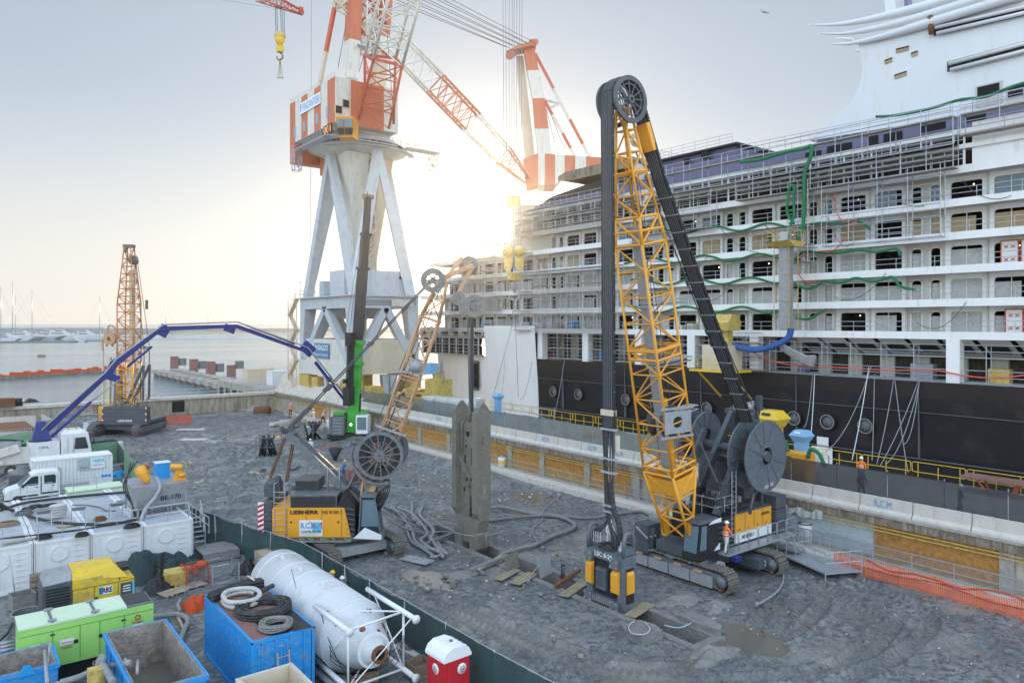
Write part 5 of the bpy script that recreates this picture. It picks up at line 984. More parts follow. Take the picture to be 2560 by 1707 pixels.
for (y,z) in((27.5,2.35),(25.65,2.3),(27.5,.25),(25.65,.2)):
    b=MB('mgrey'); b.bc((XA-.08,y,z),(.18,.55,.5)); 
    for k in(-.2,.2):
        for m in(-.15,.15): b.m('lgrey').bc((XA-.19,y+k,z+m),(.06,.1,.08)); b.m('mgrey')
    C_('steering_flap',b)
b=MB('black'); b.box(XA+.08,XA+.14,YA+.6,YB-.55,.5,2.25); b.m('dgrey'); b.bc((XA+.02,26.55,1.35),(.35,.75,1.1)); 
for k in range(8): b.m('lgrey').bc((XA-.17,26.25+.085*k,.9),(.03,.03,.03)); b.bc((XA-.17,26.25+.085*k,1.8),(.03,.03,.03))
C_('gearbox',b)
b=MB('lgrey')
for k in range(12): b.bc((XA-.06,25.75+.13*k,.22),(.1,.06,.28))
C_('cutter_teeth',b)
for k in range(4): b=MB('steel'); b.lathe((26.9,27.5-.16*k,2.78),(0,0,1),[(0,.045),(.25,.06),(.3,.035),(.55,.05),(.6,.03),(.75,.03)],8); C_('hose_coupling',b)
b=MB('steel'); b.lathe((26.95,25.6,2.75),(0,0,1),[(0,.14),(.3,.14),(.3,.1),(.6,.1)],12); C_('hose_coupling',b)
b=MB('rubber'); b.path([(26.95,25.65,3.2),(27.0,25.8,4.2),(27.0,26.2,5.0),(27,26.35,6.2)],.14,8,5); C_('suction_hose',b)
b=MB('rubber'); b.ring((26.9,26.5,2.95),(0,0,1),.35,.5,.18,20); C_('hose_coil',b)
# ---------------- crane with grab
hx=thing('crawler_crane','orange crawler crane with spoked hose wheels and dull orange boom holding the muddy grab','crane',(20.2,43.0,0))
crawler(hx,-2.1,0,6.6,.75,1.0); crawler(hx,2.1,0,6.6,.75,1.0)
b=MB('lgrey'); b.box(-1.7,1.7,-1.0,1.0,.35,.9); b.box(-1.9,1.9,-2.2,-1.6,.3,.85); b.lathe((0,0,.9),(0,0,1),[(0,1.0),(.3,1.0)],18); b.build('car_body',hx)
TU=Matrix.Rotation(R(-37),4,'Z')
def U(m='white'): b=MB(m); b.T=TU; return b
H=lambda n,b,p=hx,**k: b.build(n,p,**k)
b=U('mgrey'); b.box(-4.1,1.6,-1.9,1.5,1.18,1.36); H('upper_frame',b)
b=U('orange'); b.box(-4.0,.25,-1.95,1.5,1.37,3.15); b.prism([(.25,1.37),(.75,1.37),(.35,3.15),(.25,3.15)],'y',-1.95,-1.4)
for x in(-3.1,-1.95,-1.0,.2): b.m('dgrey').box(x-.012,x+.012,-1.965,-1.945,1.42,3.1)
for x in(-2.85,-1.6,.0): b.m('black').bc((x,-1.96,2.3),(.1,.03,.1))
hb=H('engine_house',b)
def ttx(par,s,x,z,w,h,mat,y=-1.965,**k):
    o=TU@V((x,y,z)); u=TU@V((1,0,0)); return text(par,s,o,u,(0,0,1),w,h,mat,**k)
ttx(hb,'LIEBHERR',-2.9,2.78,1.7,.24,'textblack',bold=.035); ttx(hb,'HS 8100.1',-.95,2.78,1.12,.22,'textblack',bold=.01)
b=U('signwhite'); b.box(-2.35,-.95,-2.0,-1.97,1.45,2.42); bn_=H('banner',b,hb); 
b=U('cyan'); b.box(-1.55,-1.02,-2.01,-2.002,1.75,2.3); b.m('textred').bar((-1.75,-2.015,2.38),(-1.3,-2.015,1.95),.04,.01,up=(0,1,0)); b.bar((-1.3,-2.015,1.95),(-1.0,-2.015,2.3),.04,.01,up=(0,1,0)); b.bar((-1.0,-2.015,2.3),(-1.0,-2.015,1.9),.04,.01,up=(0,1,0)); H('banner_logo',b,hb)
ttx(bn_,'R.C.M.',-2.25,1.92,.95,.36,'textblue',y=-2.006,bold=.03); ttx(bn_,'COSTRUZIONI',-2.25,1.65,1.2,.15,'navy',y=-2.006,bold=.02); ttx(bn_,'Società per Costruzioni',-2.15,1.52,.95,.07,'textred',y=-2.006)
b=U('dgrey'); b.box(-2.9,-.1,-1.9,.3,3.16,3.85); louvres(b,-2.85,-.2,-1.91,3.2,3.8,7); b.m('mgrey'); b.box(-2.95,-.05,-1.95,.35,3.86,3.93); b.m('dgrey'); b.box(-2.9,-1.5,-.9,1.0,3.94,4.6); louvres(b,-2.85,-1.55,-.91,4.0,4.55,6); H('engine_hood',b)
b=U('black'); b.prism([(.25,1.37),(1.0,1.37),(1.0,3.2),(.3,4.1),(-.1,3.16),(.25,3.16)],'y',-1.9,-.2); 
for k in range(6): b.m('dgrey').tube((.4,-1.92,1.6+.3*k),(.95,-1.92,1.5+.3*k),.04,n=5)
H('hydraulic_bay',b)
b=U('dgrey')
for i in range(4): b.box(-4.8,-4.05,-1.9,1.7,1.3+.53*i,1.8+.53*i)
H('counterweight',b)
b=U('signwhite'); b.box(-4.85,-4.5,-1.97,-1.93,1.3,3.5)
for k in range(7): b.m('tred').add([(-4.85,-1.975,1.35+.3*k),(-4.5,-1.975,1.5+.3*k),(-4.5,-1.975,1.65+.3*k),(-4.85,-1.975,1.5+.3*k)],[(0,1,2,3)])
H('warning_panel',b)
b=U('galv'); 
for x in(-3.85,-3.2): b.tube((x,-2.05,1.4),(x,-2.05,4.6),.03,n=5)
for k in range(9): b.tube((-3.85,-2.05,1.5+k*.33),(-3.2,-2.05,1.5+k*.33),.02,n=4)
b.path([(-3.85,-2.05,4.6),(-3.85,-1.2,4.6),(-3.85,-.8,3.2)],.03,5); b.path([(-3.2,-2.05,4.6),(-3.2,-1.2,4.6),(-3.2,-.8,3.2)],.03,5); H('ladder',b)
b=U('dgrey'); b.bc((-4.5,0,3.9),(.7,1.6,.7)); b.lathe((-4.5,-.7,4.3),(0,1,0),[(0,.3),(1.4,.3)],14); H('rear_winch',b)
b=U('galv'); b.path([(-.9,-.8,3.9),(-.9,-.8,5.3),(-.2,-.8,5.3),(-.2,-.8,3.9)],.04,5); H('hood_bracket',b)
b=U('hosegrey'); b.box(-4.2,.8,-2.35,-1.97,1.18,1.26)
for k in range(26): b.m(rnd.choice(['rust','lgrey','mudhose','green'])).tube((-4.1+.18*k,-2.1,1.33),(-3.95+.18*k,-2.3,1.33),.05,n=5)
H('side_walkway',b)
b=U('glass'); b.hexa([(1.2,-1.9,1.55),(2.5,-1.9,1.55),(2.5,-.75,1.55),(1.2,-.75,1.55),(1.35,-1.85,3.75),(2.15,-1.85,3.75),(2.15,-.8,3.75),(1.35,-.8,3.75)]); cb=H('cab',b)
b=U('glasslit'); b.add([(1.35,-1.91,2.0),(2.42,-1.91,2.0),(2.15,-1.875,3.6),(1.45,-1.875,3.6)],[(0,1,2,3)]); H('side_window',b,cb)
b=U('mgrey'); b.box(1.15,2.7,-1.95,-.7,1.2,1.54); b.box(1.3,2.25,-1.95,-.7,3.76,3.86); 
for q in(((2.52,-1.92,1.55),(2.17,-1.87,3.76)),((1.22,-1.92,1.55),(1.36,-1.87,3.76)),((2.52,-.73,1.55),(2.17,-.78,3.76))): b.tube(*q,.045,n=5)
b.m('signwhite').add([(.9,-1.96,1.3),(2.6,-1.96,1.2),(2.6,-1.96,1.5),(1.6,-1.96,1.95)],[(0,1,2,3)]); H('cab_frame',b,cb)
# boom of the grab crane
f0=V((1.0,0,1.9));f1=V((6.2,0,17.0)); fd=(f1-f0).normalized(); fs=V((0,1,0))
Sg=lambda f,w1,w2:[q for q in sq(f0.lerp(f1,f),fd,fs,w1,w2)]
b=U('dullorange'); b.lattice(Sg(0,1.3,.25),Sg(.16,1.35,1.2),2,.075,.045); b.lattice(Sg(.16,1.35,1.2),Sg(.84,1.3,1.15),8,.07,.042); b.lattice(Sg(.84,1.3,1.15),Sg(1,1.1,.5),2,.08,.05)
for f in(.16,.38,.60,.84): q=Sg(f,1.4,1.25); [b.tube(q[i],q[(i+1)%4],.07,n=5) for i in range(4)]
b.bar(Sg(.02,1.3,.1)[0],Sg(.16,1.3,.1)[0],.35,.5); bo=H('lattice_boom',b)
b=U('lgrey'); b.bc(f0.lerp(f1,.38)+V((0,-.75,0)),(2.0,.12,.14),(0,20,0)); b.bc(f0.lerp(f1,.62)+V((0,-.7,0)),(1.9,.3,.12),(0,5,0)); b.lathe(f0.lerp(f1,.645)+V((.2,-1.0,0)),(0,1,0),[(0,.4),(.7,.4)],14); H('boom_crossbar',b,bo)
b=U('dullorange'); b.bar(f1,f1+V((1.2,0,1.5)),.2,.2); b.bar(f1+V((0,0,.2)),f1+V((1.9,0,1.0)),.3,.3); b.bar(f1+V((1.9,0,1.0)),f1+V((.6,0,-1.4)),.2,.25); H('boom_head',b,bo)
for c,r in(((5.6,-.6,17.0),.75),((7.8,.5,18.0),.6),((8.2,-.3,15.4),.7),((7.2,-.3,15.9),.4)): b=U('mudhose'); b.ring(c,(0,1,0),r*.55,r,.14,26); b.ring(c,(0,1,0),.08,.2,.18,12); [b.bar(V(c),V(c)+V((r*.6*math.cos(R(a_)),0,r*.6*math.sin(R(a_)))),.09,.06,up=(0,1,0)) for a_ in range(0,360,60)]; b.ring(c,(0,1,0),r-.08,r+.02,.2,26); H('sheave',b,bo)
b=U('cable'); b.tube((7.95,0,15.3),(7.95,0,8.7),.05,n=5); b.tube((8.05,.1,15.3),(8.05,.1,8.7),.07,n=5); H('hoist_rope',b)
for y in(-.7,.7):
    b=U('mgrey'); b.bar((1.1,y*.9,3.0),(-3.4,y*.6,7.3),.32,.42); H('a_frame_beam',b)
b=U('mgrey'); b.bc((-3.6,0,7.5),(.9,1.2,.45),(0,40,0)); b.lathe((-3.6,-.6,7.7),(0,1,0),[(0,.3),(1.2,.3)],14); b.tube((-1.8,-.6,5.7),(-1.8,.6,5.7),.1); b.tube((-.6,-.7,2.4),(.9,-.7,5.2),.07); b.m('orange').ball(TU.inverted()@(TU@V((-4.0,-.6,7.2))),.1,6); H('a_frame_head',b)
for x in(-3.3,-3.6):
    b=U('rust'); b.tube((x-.1,-.5 if x<-3.5 else .5,7.2),(-4.8 if x<-3.5 else -3.9,-.5 if x<-3.5 else .5,4.2),.05,n=5); b.tube((x,-.4 if x<-3.5 else .6,7.2),(-4.7 if x<-3.5 else -3.8,-.4 if x<-3.5 else .6,4.2),.05,n=5); H('back_rope',b)
for y in(-.6,.6):
    p0=V((-3.5,y,7.7));p1=V((5.6,y*.7,17.2)); b=U('cable'); b.tube(p0,p1,.045,n=5); b.bar(p0.lerp(p1,.03),p0.lerp(p1,.13),.2,.16); b.bar(p0.lerp(p1,.25),p0.lerp(p1,.3),.25,.2); b.bar(p0.lerp(p1,.55),p0.lerp(p1,.575),.2,.2); H('boom_pendant',b)
for k in range(4): b=U('cable'); b.tube((5.8+.2*k,-.3,17),(.2+.5*k,-.3,3.6),.025,n=4) if k<3 else b.tube((6,0,16.5),(2.0,0,6.0),.03,n=4); H('control_rope',b)
for y in(-1.15,.95):
    c=V((2.35,y,6.15)); b=U('mgrey')
    b.ring(c,(0,1,0),1.28,1.48,.10,40); b.ring(c+V((0,.5,0)),(0,1,0),1.28,1.48,.08,40); b.ring(c,(0,1,0),.05,.36,.22,20)
    for k in range(16): a=R(22.5*k+5); b.bar(c+V((.3*math.cos(a),0,.3*math.sin(a))),c+V((1.32*math.cos(a),0,1.32*math.sin(a))),.07,.05,up=(0,1,0))
    b.m('rubber'); 
    for rr in(.9,1.0,1.1,1.2): b.ring(c+V((0,.25,0)),(0,1,0),rr-.04,rr+.04,.35,32)
    H('hose_wheel',b)
b=U('mgrey'); pts=[V((2.35+1.75*math.cos(R(a)),-1.0,6.15+1.75*math.sin(R(a)))) for a in range(160,300,14)]
for a,c in zip(pts,pts[1:]): b.bar(a,c,.16,.3,up=(0,1,0))
b.bar(pts[-1],(1.9,-.4,3.6),.3,.3); b.bar((1.2,-.8,3.2),(2.35,-.8,6.15),.2,.2); H('wheel_bracket',b)
for k in range(6): b=U('rubber'); b.path([(2.6+.05*k,-.6,4.6),(2.2+.12*k,-.9,3.6),(1.9-.1*k,-1.0,2.6),(1.0,-1.0,1.7+.1*k)],.04,5,4); H('hydraulic_hose',b)
# grab
gr=thing('trench_grab','mud coated rectangular trench grab with two long side plates hanging on ropes above the trench','grab',(26.9,37.9,0))
def G(n,b,**k): return b.build(n,gr,world=True,**k)
for (y0,y1) in((38.9,39.35),(36.5,37.1)):
    b=MB('mudsteel'); x0,x1=26.4,27.45; ym=(y0+y1)/2; o=.08 if y0>38 else 0
    b.box(x0,x1,y0 if y0>38 else y0,y0+.09,2.4,8.7); b.box(x0,x0+.08,y0+.09,y1,2.4,8.7); b.box(x1-.08,x1,y0+.09,y1,2.4,8.7); b.prism([(x0,8.7),(x1,8.7),(x1-.25,9.05),(26.98,9.3),(26.85,9.3),(x0+.2,9.05)],'y',y0,y0+.09); b.prism([(x0,2.4),(x1,2.4),(x1-.2,2.0),(x0+.2,2.0)],'y',y0,y1)
    for z in(7.0,3.9): b.m('concdark').box(26.75,27.05,y0-.012,y0-.002,z-.3,z+.3); b.m('mudsteel')
    G('side_plate',b)
b=MB('mudsteel'); b.box(26.8,26.95,37.1,38.9,1.6,7.9)
for (y,z,w_,h_) in((38.1,7.2,.3,.3),(37.6,7.3,.15,.25),(38.3,6.4,.14,.2),(37.7,5.8,.22,1.1),(38.4,5.4,.14,.9),(38.2,4.3,.18,.18),(37.9,3.9,.2,.2),(37.75,2.6,.26,1.4),(38.5,3.6,.16,.3),(37.5,5.2,.12,.3)): b.m('dark').box(26.785,26.797,y-w_/2,y+w_/2,z-h_/2,z+h_/2); b.m('mudsteel')
b.box(26.7,27.1,37.2,38.8,7.4,8.0); b.bar((26.7,38.9,5.6),(26.7,37.6,4.4),.15,.3); G('centre_plate',b)
b=MB('mudsteel'); b.prism([(36.4,2.0),(39.2,2.0),(38.9,.9),(38.3,.4),(37.4,.4),(36.8,.9)],'x',26.55,27.3); 
for (y,s) in((37.4,-1),(38.3,1)):
    b.prism([(y,1.4),(y+s*.9,1.1),(y+s*.75,.2),(y+s*.2,-.5),(y,-.5)],'x',26.45,27.4)
    for k in range(4): b.prism([(y+s*.25,-.4),(y+s*.05,-.4),(y+s*.1,-.75)],'x',26.5+.24*k,26.6+.24*k)
G('grab_jaws',b)
b=MB('mudsteel'); b.tube((26.85,37.95,8.0),(26.85,37.95,9.2),.12); b.tube((26.85,37.8,7.0),(26.85,37.8,2.5),.09); b.path([(26.7,38.2,8.3),(26.6,38.5,7.5),(26.65,38.6,6.0)],.05,5,4); b.tube((26.9,37.9,8.9),(26.7,38.0,15.5),.06,n=6); b.tube((26.95,38.1,8.9),(26.75,38.1,15.5),.05,n=6); G('rope_socket',b)
gr.location=V(gr.location)+V((-.05,.75,0))
# ---------------- green telescopic crane
tc=thing('telescopic_crane','bright green crane with black telescopic boom raised nearly upright near the back of the site','crane',(39.3,83.5,0))
DT=90.0; TT=lambda n,b,p=tc,**k: b.build(n,p,world=True,**k); A=lambda x,y,d=DT:aD(x,y,d)
b=MB('green'); b.bar(A(882,1080),A(894,850),1.1,1.3,up=(.788,-.616,0)); b.bar(A(885,955),A(885.5,942),1.6,1.75,up=(.788,-.616,0)); b.bar(A(889,913),A(889.5,905),1.75,1.8,up=(.788,-.616,0)); b.bar(A(894,862),A(894.5,850),1.5,1.65,up=(.788,-.616,0)); TT('boom_base_section',b)
b=MB('black'); b.bar(A(894,852),A(907,672),1.0,1.15,up=(.788,-.616,0)); b.bar(A(907,675),A(907.6,668),1.25,1.3); b.bar(A(907,672),A(914,585),.8,.9); b.bar(A(914,590),A(914.6,583),1.05,1.1); b.bar(A(914,585),A(920,493),.6,.7); TT('telescopic_section',b)
b=MB('concdark'); p=A(920,492); b.bc(p,(1.4,.5,.5)); b.tube(A(912,488),A(934,496),.08,n=5); b.tube(A(918,478),A(919,492),.06,n=5); b.m('green').bc(A(912,497),(.4,.3,.3)); TT('boom_tip',b)
for k in range(3): b=MB('cable'); b.tube(A(918+2*k,495),A(862+9*k,842 if k<2 else 1060),.03,n=4); TT('hoist_rope',b)
b=MB('black'); b.bar(A(870,1005,DT-2),A(875,842,DT-2),.5,.5); b.bar(A(878,1000,DT-2),A(882,848,DT-2),.35,.35); b.bc(A(876,848,DT-2),(1.6,.6,1.6),(0,0,38)); b.bc(A(872,990,DT-2),(1.5,.8,2.2),(0,0,38)); b.bc(A(868,952,DT-2),(1.8,.3,.5),(0,0,38)); TT('hanging_tool',b,label='black hanging tool beside the boom')
b=MB('black'); b.bar(A(892,1095),A(897,985),.5,.5); b.m('steel').bar(A(896,990),A(899,940),.22,.22); TT('luffing_cylinder',b)
def qb(b,cx,cy,u0,u1,v0,v1,z0,z1):   # box turned to face the camera, u along the picture
    f=lambda u,v,z:(cx+u*.788+v*.6157,cy-u*.6157+v*.788,z)
    return b.hexa([f(u0,v0,z0),f(u1,v0,z0),f(u1,v1,z0),f(u0,v1,z0),f(u0,v0,z1),f(u1,v0,z1),f(u1,v1,z1),f(u0,v1,z1)])
cx,cy=39.0,82.5
b=MB('mgrey'); qb(b,cx,cy,-1.6,-.2,-1,3,.9,3.0)
for k in range(5): b.m('lgrey'); qb(b,cx,cy,-1.5,-.4,-1.08,-1.0,1.1+.4*k,1.2+.4*k)
TT('counterweight',b)
b=MB('mgrey'); qb(b,cx,cy,-1.95,-1.65,-1,3,1.0,3.0); b.m('green'); qb(b,cx,cy,-1.9,-.5,.6,3,3.1,3.4); qb(b,cx,cy,.9,2.2,.6,3,3.3,3.5); TT('upper_body',b)
b=MB('signwhite'); qb(b,cx,cy,1.2,2.6,-.6,1.2,1.0,3.2); c_=TT('cab',b); b=MB('glasslit'); qb(b,cx,cy,1.35,2.45,-.66,-.61,1.5,3.0); TT('windscreen',b,c_)
b=MB('lampwhite'); b.ball(A(877,1061,DT-2.5),.14,8); TT('work_lamp',b)
b=MB('black'); qb(b,cx,cy,-2.3,2.5,-.5,2.5,.3,.9); TT('car_body',b)
crawler(tc,.8,-6.2,5.5,.7,.9,rz=R(60)); crawler(tc,1.5,1,5.5,.7,.9,rz=R(60))
# ---------------- left lattice crane seen from behind
lc=thing('crawler_crane','dark grey crawler crane seen from behind, rusty orange lattice boom upright at the far left','crane',(19.8,106.5,.3),R(-38))
K=lambda n,b,p=lc,**k: b.build(n,p,**k)
b=MB('dgrey'); 
for i in range(6): b.box(-2.1,3.6,-3.2,-2.2,1.2+.38*i+.0,1.55+.38*i)
b.box(-1.9,3.4,-2.2,2.4,1.2,1.6); cw=K('counterweight',b); text(cw,'LIEBHERR',(-.1,-3.215,1.55),(1,0,0),(0,0,1),1.9,.28,'signwhite',bold=.02)
b=MB('signwhite'); 
for x in(-2.0,3.5):
    for k in range(6): b.m('signwhite' if k%2 else 'tred').box(x-.08,x+.08,-3.225,-3.205,1.3+.38*k,1.5+.38*k)
K('warning_marks',b)
b=MB('orange'); b.box(-2.9,-2.3,-2.6,.6,1.6,3.4); b.m('dgrey'); b.box(-3.6,-2.95,-1.6,.6,1.6,3.4); K('side_house',b)
b=MB('concdark'); rr=random.Random(3)
for k in range(26): b.bc((rr.uniform(-1,2.6),rr.uniform(-2.8,-1),rr.uniform(2.0,3.8)),(rr.uniform(.2,.8),.4,rr.uniform(.2,.7)))
for k in range(8): x=-1.5+.6*k; b.m('mgrey').tube((x,-1.6,3.4),(x+.2,-1.6,5.2-.1*k),.05,n=4)
K('winch_machinery',b)
b=MB('galv'); b.box(-4.6,-3.6,-3.0,1,1.4,1.5); b.rail([(-4.6,-3.0,1.5),(-4.6,1,1.5)],1.0,.9,.03); b.rail([(-4.6,-3,1.5),(-2.4,-3,1.5)],1.0,.7,.03); b.bar((-4.2,-3,1.4),(-3.6,-4.3,-.2),.6,.08); b.rail([(3.4,-2,3.5),(3.4,1,3.5),(.5,1,3.5)],1.0,.9,.03); K('side_walkway',b)
crawler(lc,-2.9,-.6,7.5,.9,1.15); crawler(lc,2.7,-.6,7.5,.9,1.15)
b=MB('mgrey'); b.box(-2.4,2.2,-2.0,1.5,.4,1.1); K('car_body',b)
zb=24.0
sl=lambda z,w:[(-1.2-w/2+.9,-w/2,z),(-1.2+w/2+.9,-w/2,z),(-1.2+w/2+.9,w/2,z),(-1.2-w/2+.9,w/2,z)]
b=MB('orange'); b.lattice(sl(1.6,.7),sl(4.0,2.0),2,.11,.06); b.lattice(sl(4.0,2.0),sl(9,2.05),5,.09,.055); b.m('rustorange').lattice(sl(9,2.05),sl(16.6,2.05),7,.09,.055); b.lattice(sl(16.6,2.05),sl(22.5,1.1),6,.08,.05); b.lattice(sl(22.5,1.1),sl(zb,.9),1,.08,.05); b.m('beige').box(-.2,.35,-.2,.3,7,21); K('lattice_boom',b)
b=MB('mgrey'); b.box(-.9,.3,-.5,.5,zb,zb+.35); b.lathe((.3,-.3,22.3),(0,1,0),[(0,.6),(.6,.6)],14); b.bc((-.8,0,zb-.4),(.4,.5,.6)); K('boom_head',b)
for y in(-.8,.8): b=MB('dgrey'); b.bar((-.2,y,3.6),(2.0,y,8.6),.28,.28); b.bar((2.0,y,8.6),(1.9,y,4.0),.22,.22); K('a_frame_beam',b)
b=MB('cable'); 
for y in(-.7,.7): b.tube((2.0,y,8.7),(2.0,y,11.0),.06,n=4); b.tube((2.0,y,11),(.5,y*.5,23),.04,n=4)
b.path([(1.2,-.7,11),(2.4,-.7,10.7),(2.4,.7,10.7),(1.2,.7,11)],.08,5); b.bc((2,0,16.5),(.25,.25,1.2)); K('boom_pendant',b)
b=MB('beige'); b.bar((-3.2,.3,1.5),(-3.0,.3,9.6),.45,.4); b.bar((-3.9,.3,1.5),(-3.9,.3,10.5),.2,.2); b.m('mudsteel').hexa([(-2.6,.2,1.6),(-1.4,.2,1.6),(-1.4,.8,1.6),(-2.6,.8,1.6),(-2.3,.2,8),(-1.6,.2,8),(-1.6,.8,8),(-2.3,.8,8)]); 
b.m('dullorange').path([(-3.9,.3,10.5),(-3.9,.3,12),(-3.2,.3,12.3),(-2.6,.3,11)],.12,6,4); b.path([(-3.4,.3,11),(-3.2,.3,13.6),(-2.3,.3,13.4),(-2.2,.3,12)],.12,6,4); b.ring((-2.8,0,12),(0,1,0),.3,.8,.5,20); K('drill_attachment',b,label='rusty drilling pipes hanging at the left side')
# ---------------- concrete pump truck
pt=thing('concrete_pump_truck','white concrete pump truck with very long arched dark blue boom at the left','truck',(6,83.6,0))
Q=lambda n,b,p=pt,**k: b.build(n,p,world=True,**k)
b=MB('white'); b.hexa([(8.2,82.4,1.0),(10.9,82.4,1.0),(10.9,84.9,1.0),(8.2,84.9,1.0),(8.2,82.45,3.6),(10.5,82.45,3.6),(10.5,84.85,3.6),(8.2,84.85,3.6)]); b.m('dgrey').box(8.3,10.6,82.42,84.88,3.15,3.3) if 0 else None; b.m('white').hexa([(8.2,82.6,3.6),(10.4,82.6,3.6),(10.4,84.7,3.6),(8.2,84.7,3.6),(8.5,82.9,3.95),(10.0,82.9,3.95),(10.0,84.4,3.95),(8.5,84.4,3.95)]); cb=Q('cab',b)
b=MB('glass'); b.hexa([(9.3,82.37,2.1),(10.5,82.37,2.1),(10.5,82.41,2.1),(9.3,82.41,2.1),(9.4,82.38,3.2),(10.25,82.38,3.2),(10.25,82.44,3.2),(9.4,82.44,3.2)]); Q('side_window',b,cb)
b=MB('glass'); b.add([(10.88,82.6,2.1),(10.88,84.7,2.1),(10.6,84.7,3.35),(10.6,82.6,3.35)],[(0,1,2,3)]); Q('windscreen',b,cb)
b=MB('orange'); b.lathe((8.9,83.0,3.95),(0,0,1),[(0,.09),(.2,.09)],8); b.lathe((9.6,83.2,3.95),(0,0,1),[(0,.09),(.2,.09)],8); Q('beacon',b,cb)
b=MB('white'); b.box(5.6,8.1,82.5,84.8,1.1,3.0); b.box(-1.5,5.6,82.7,84.6,1.2,1.6); b.m('craneW'); b.hexa([(3.0,82.35,1.2),(5.6,82.35,1.2),(5.6,82.6,1.2),(3.0,82.6,1.2),(3.6,82.35,2.7),(5.6,82.35,2.7),(5.6,82.6,2.7),(3.6,82.6,2.7)]); bd_=Q('chassis_body',b); text(bd_,'CIFA',(6.4,82.48,2.4),(1,0,0),(0,0,1),.8,.2,'textblack',world=True)
b=MB('craneW'); b.bar((4.8,82.2,2.7),(-1.5,82.0,1.2),.5,.7); b.bar((3.6,82.15,1.5),(-1.5,82.1,.9),.3,.35); b.m('lgrey').bar((-1.5,83,2.4),(5,83,3.0),.8,.6); Q('outrigger',b)
for x in(1.2,2.6,4.2,9.2):
    b=MB('rubber'); b.lathe((x,82.45,.52),(0,1,0),[(0,.3),(0,.52),(.3,.52),(.3,.3)],20); wl=Q('wheel',b); b=MB('beige'); b.lathe((x,82.43,.52),(0,1,0),[(0,.06),(.02,.28),(.1,.3)],14); Q('rim',b,wl)
b=MB('dblue'); b.hexa([(5.9,83.2,3.0),(7.5,83.2,3.0),(7.5,84.2,3.0),(5.9,84.2,3.0),(6.3,83.4,4.9),(7.0,83.4,4.9),(7.0,84.0,4.9),(6.3,84.0,4.9)]); b.m('black').lathe((6.6,83.7,2.9),(0,0,1),[(0,1.0),(.2,1.0)],18); Q('turret',b)
bp_=[(102,1085),(262,940),(288,908),(405,822),(590,815),(765,878),(788,905),(884,1030)]
W=[aY(x,y,83.7)-V((1,0,0)) for x,y in bp_]; pt.location=V(pt.location)+V((1,0,0))
b=MB('dblue'); b.bar(W[0],W[1],.55,.65,w2=.45,h2=.5); b.bar(W[1]+V((-.3,0,.2)),W[1]+V((1.3,0,-.4)),.5,.7); Q('boom_arm',b)
b=MB('dblue'); b.bar(W[1]+V((.2,.5,-.2)),W[2]+V((0,.5,0)),.45,.75); b.bar(W[2]+V((-.2,.5,-.2)),W[3]+V((0,.5,0)),.45,.75,w2=.35,h2=.4); Q('boom_arm',b)
b=MB('dblue'); b.bar(W[3]+V((-.3,0,0)),W[4],.4,.48,w2=.35,h2=.38); b.bc(W[3]+V((.2,.2,-.2)),(1.0,.5,1.2),(0,30,0)); Q('boom_arm',b)
b=MB('dblue'); b.bar(W[4],W[5],.4,.42,w2=.3,h2=.35); b.bc(W[4]+V((-.7,0,-.3)),(1.2,.3,.8),(0,20,0)); b.bc(W[5]+V((.2,0,.3)),(1.6,.35,1.3),(0,40,0)); Q('boom_arm',b)
b=MB('dblue'); b.bar(W[6],W[7],.32,.32,w2=.2,h2=.22); Q('boom_arm',b)
b=MB('lgrey'); off=V((0,-.6,.45)); b.path([q+off for q in(W[0],W[1],W[2],W[3],W[4],W[5],W[7])],.09,6); Q('concrete_pipe',b)
b=MB('dblue'); b.tube(W[0]+V((.8,-.5,-.3)),W[0].lerp(W[1],.65)+V((.6,-.5,-.6)),.14); b.m('steel').tube(W[0].lerp(W[1],.65)+V((.6,-.5,-.6)),W[1]+V((1.2,-.5,-.4)),.07); Q('boom_cylinder',b)
b=MB('dblue'); b.tube(W[2].lerp(W[3],.15)+V((.4,-.3,-.9)),W[2].lerp(W[3],.7)+V((.3,-.3,-.8)),.12); Q('boom_cylinder',b); b=MB('dblue'); b.tube(W[4]+V((1,-.3,.1)),W[5]+V((-1.5,-.3,.9)),.09); Q('boom_cylinder',b)
d_=(W[1]-W[0]).normalized(); 
# ================================================================ TRENCH
b=MB('mudconc')
b.box(TX0-.42,TX0,TY0,TY1,-2.3,.07); b.box(TX1,TX1+.42,TY0,TY1,-2.3,.07); b.box(TX0-.42,TX1+.42,TY0-.45,TY0,-1.8,.05); b.box(TX0-.42,TX1+.42,TY1,TY1+.4,-1.8,.05); b.build('trench_guide_walls',kind='structure')
b=MB('concdark'); b.box(TX0,TX1,TY0,TY1,-2.4,-1.75); b.build('trench_water',kind='structure')
def slab(name,label,cat,px,py,sx,sy,sz,rz,mat,z=.06,group=None,tilt=(0,0)):
    p=gp(px,py,z); b=MB(mat); b.bc((p.x,p.y,z+sz/2),(sx,sy,sz),(tilt[0],tilt[1],rz)); return b.build(name,loc=(p.x,p.y,z),label=label,cat=cat,group=group)
slab('cover_plate','yellow painted steel plate laid across the trench in front of the trench cutter','steel plate',1600,1524,2.1,.62,.04,14,'platey',.1)
slab('cover_plate','yellow edged steel plate across the trench behind the trench cutter','steel plate',1432,1474,2.2,.6,.04,20,'platey',.1)
slab('cover_plate','red brown steel beam lying across the trench left of the trench cutter','steel beam',1420,1448,3.0,.2,.18,22,'rust',.12)
slab('cover_plate','muddy plate with yellow edge beside the upright steel sheet','steel plate',1310,1446,2.0,.7,.05,20,'platey',.1)
slab('cover_plate','yellow edged plate over the open trench nearer the grab','steel plate',1268,1436,2.0,.6,.05,20,'platey',.1)
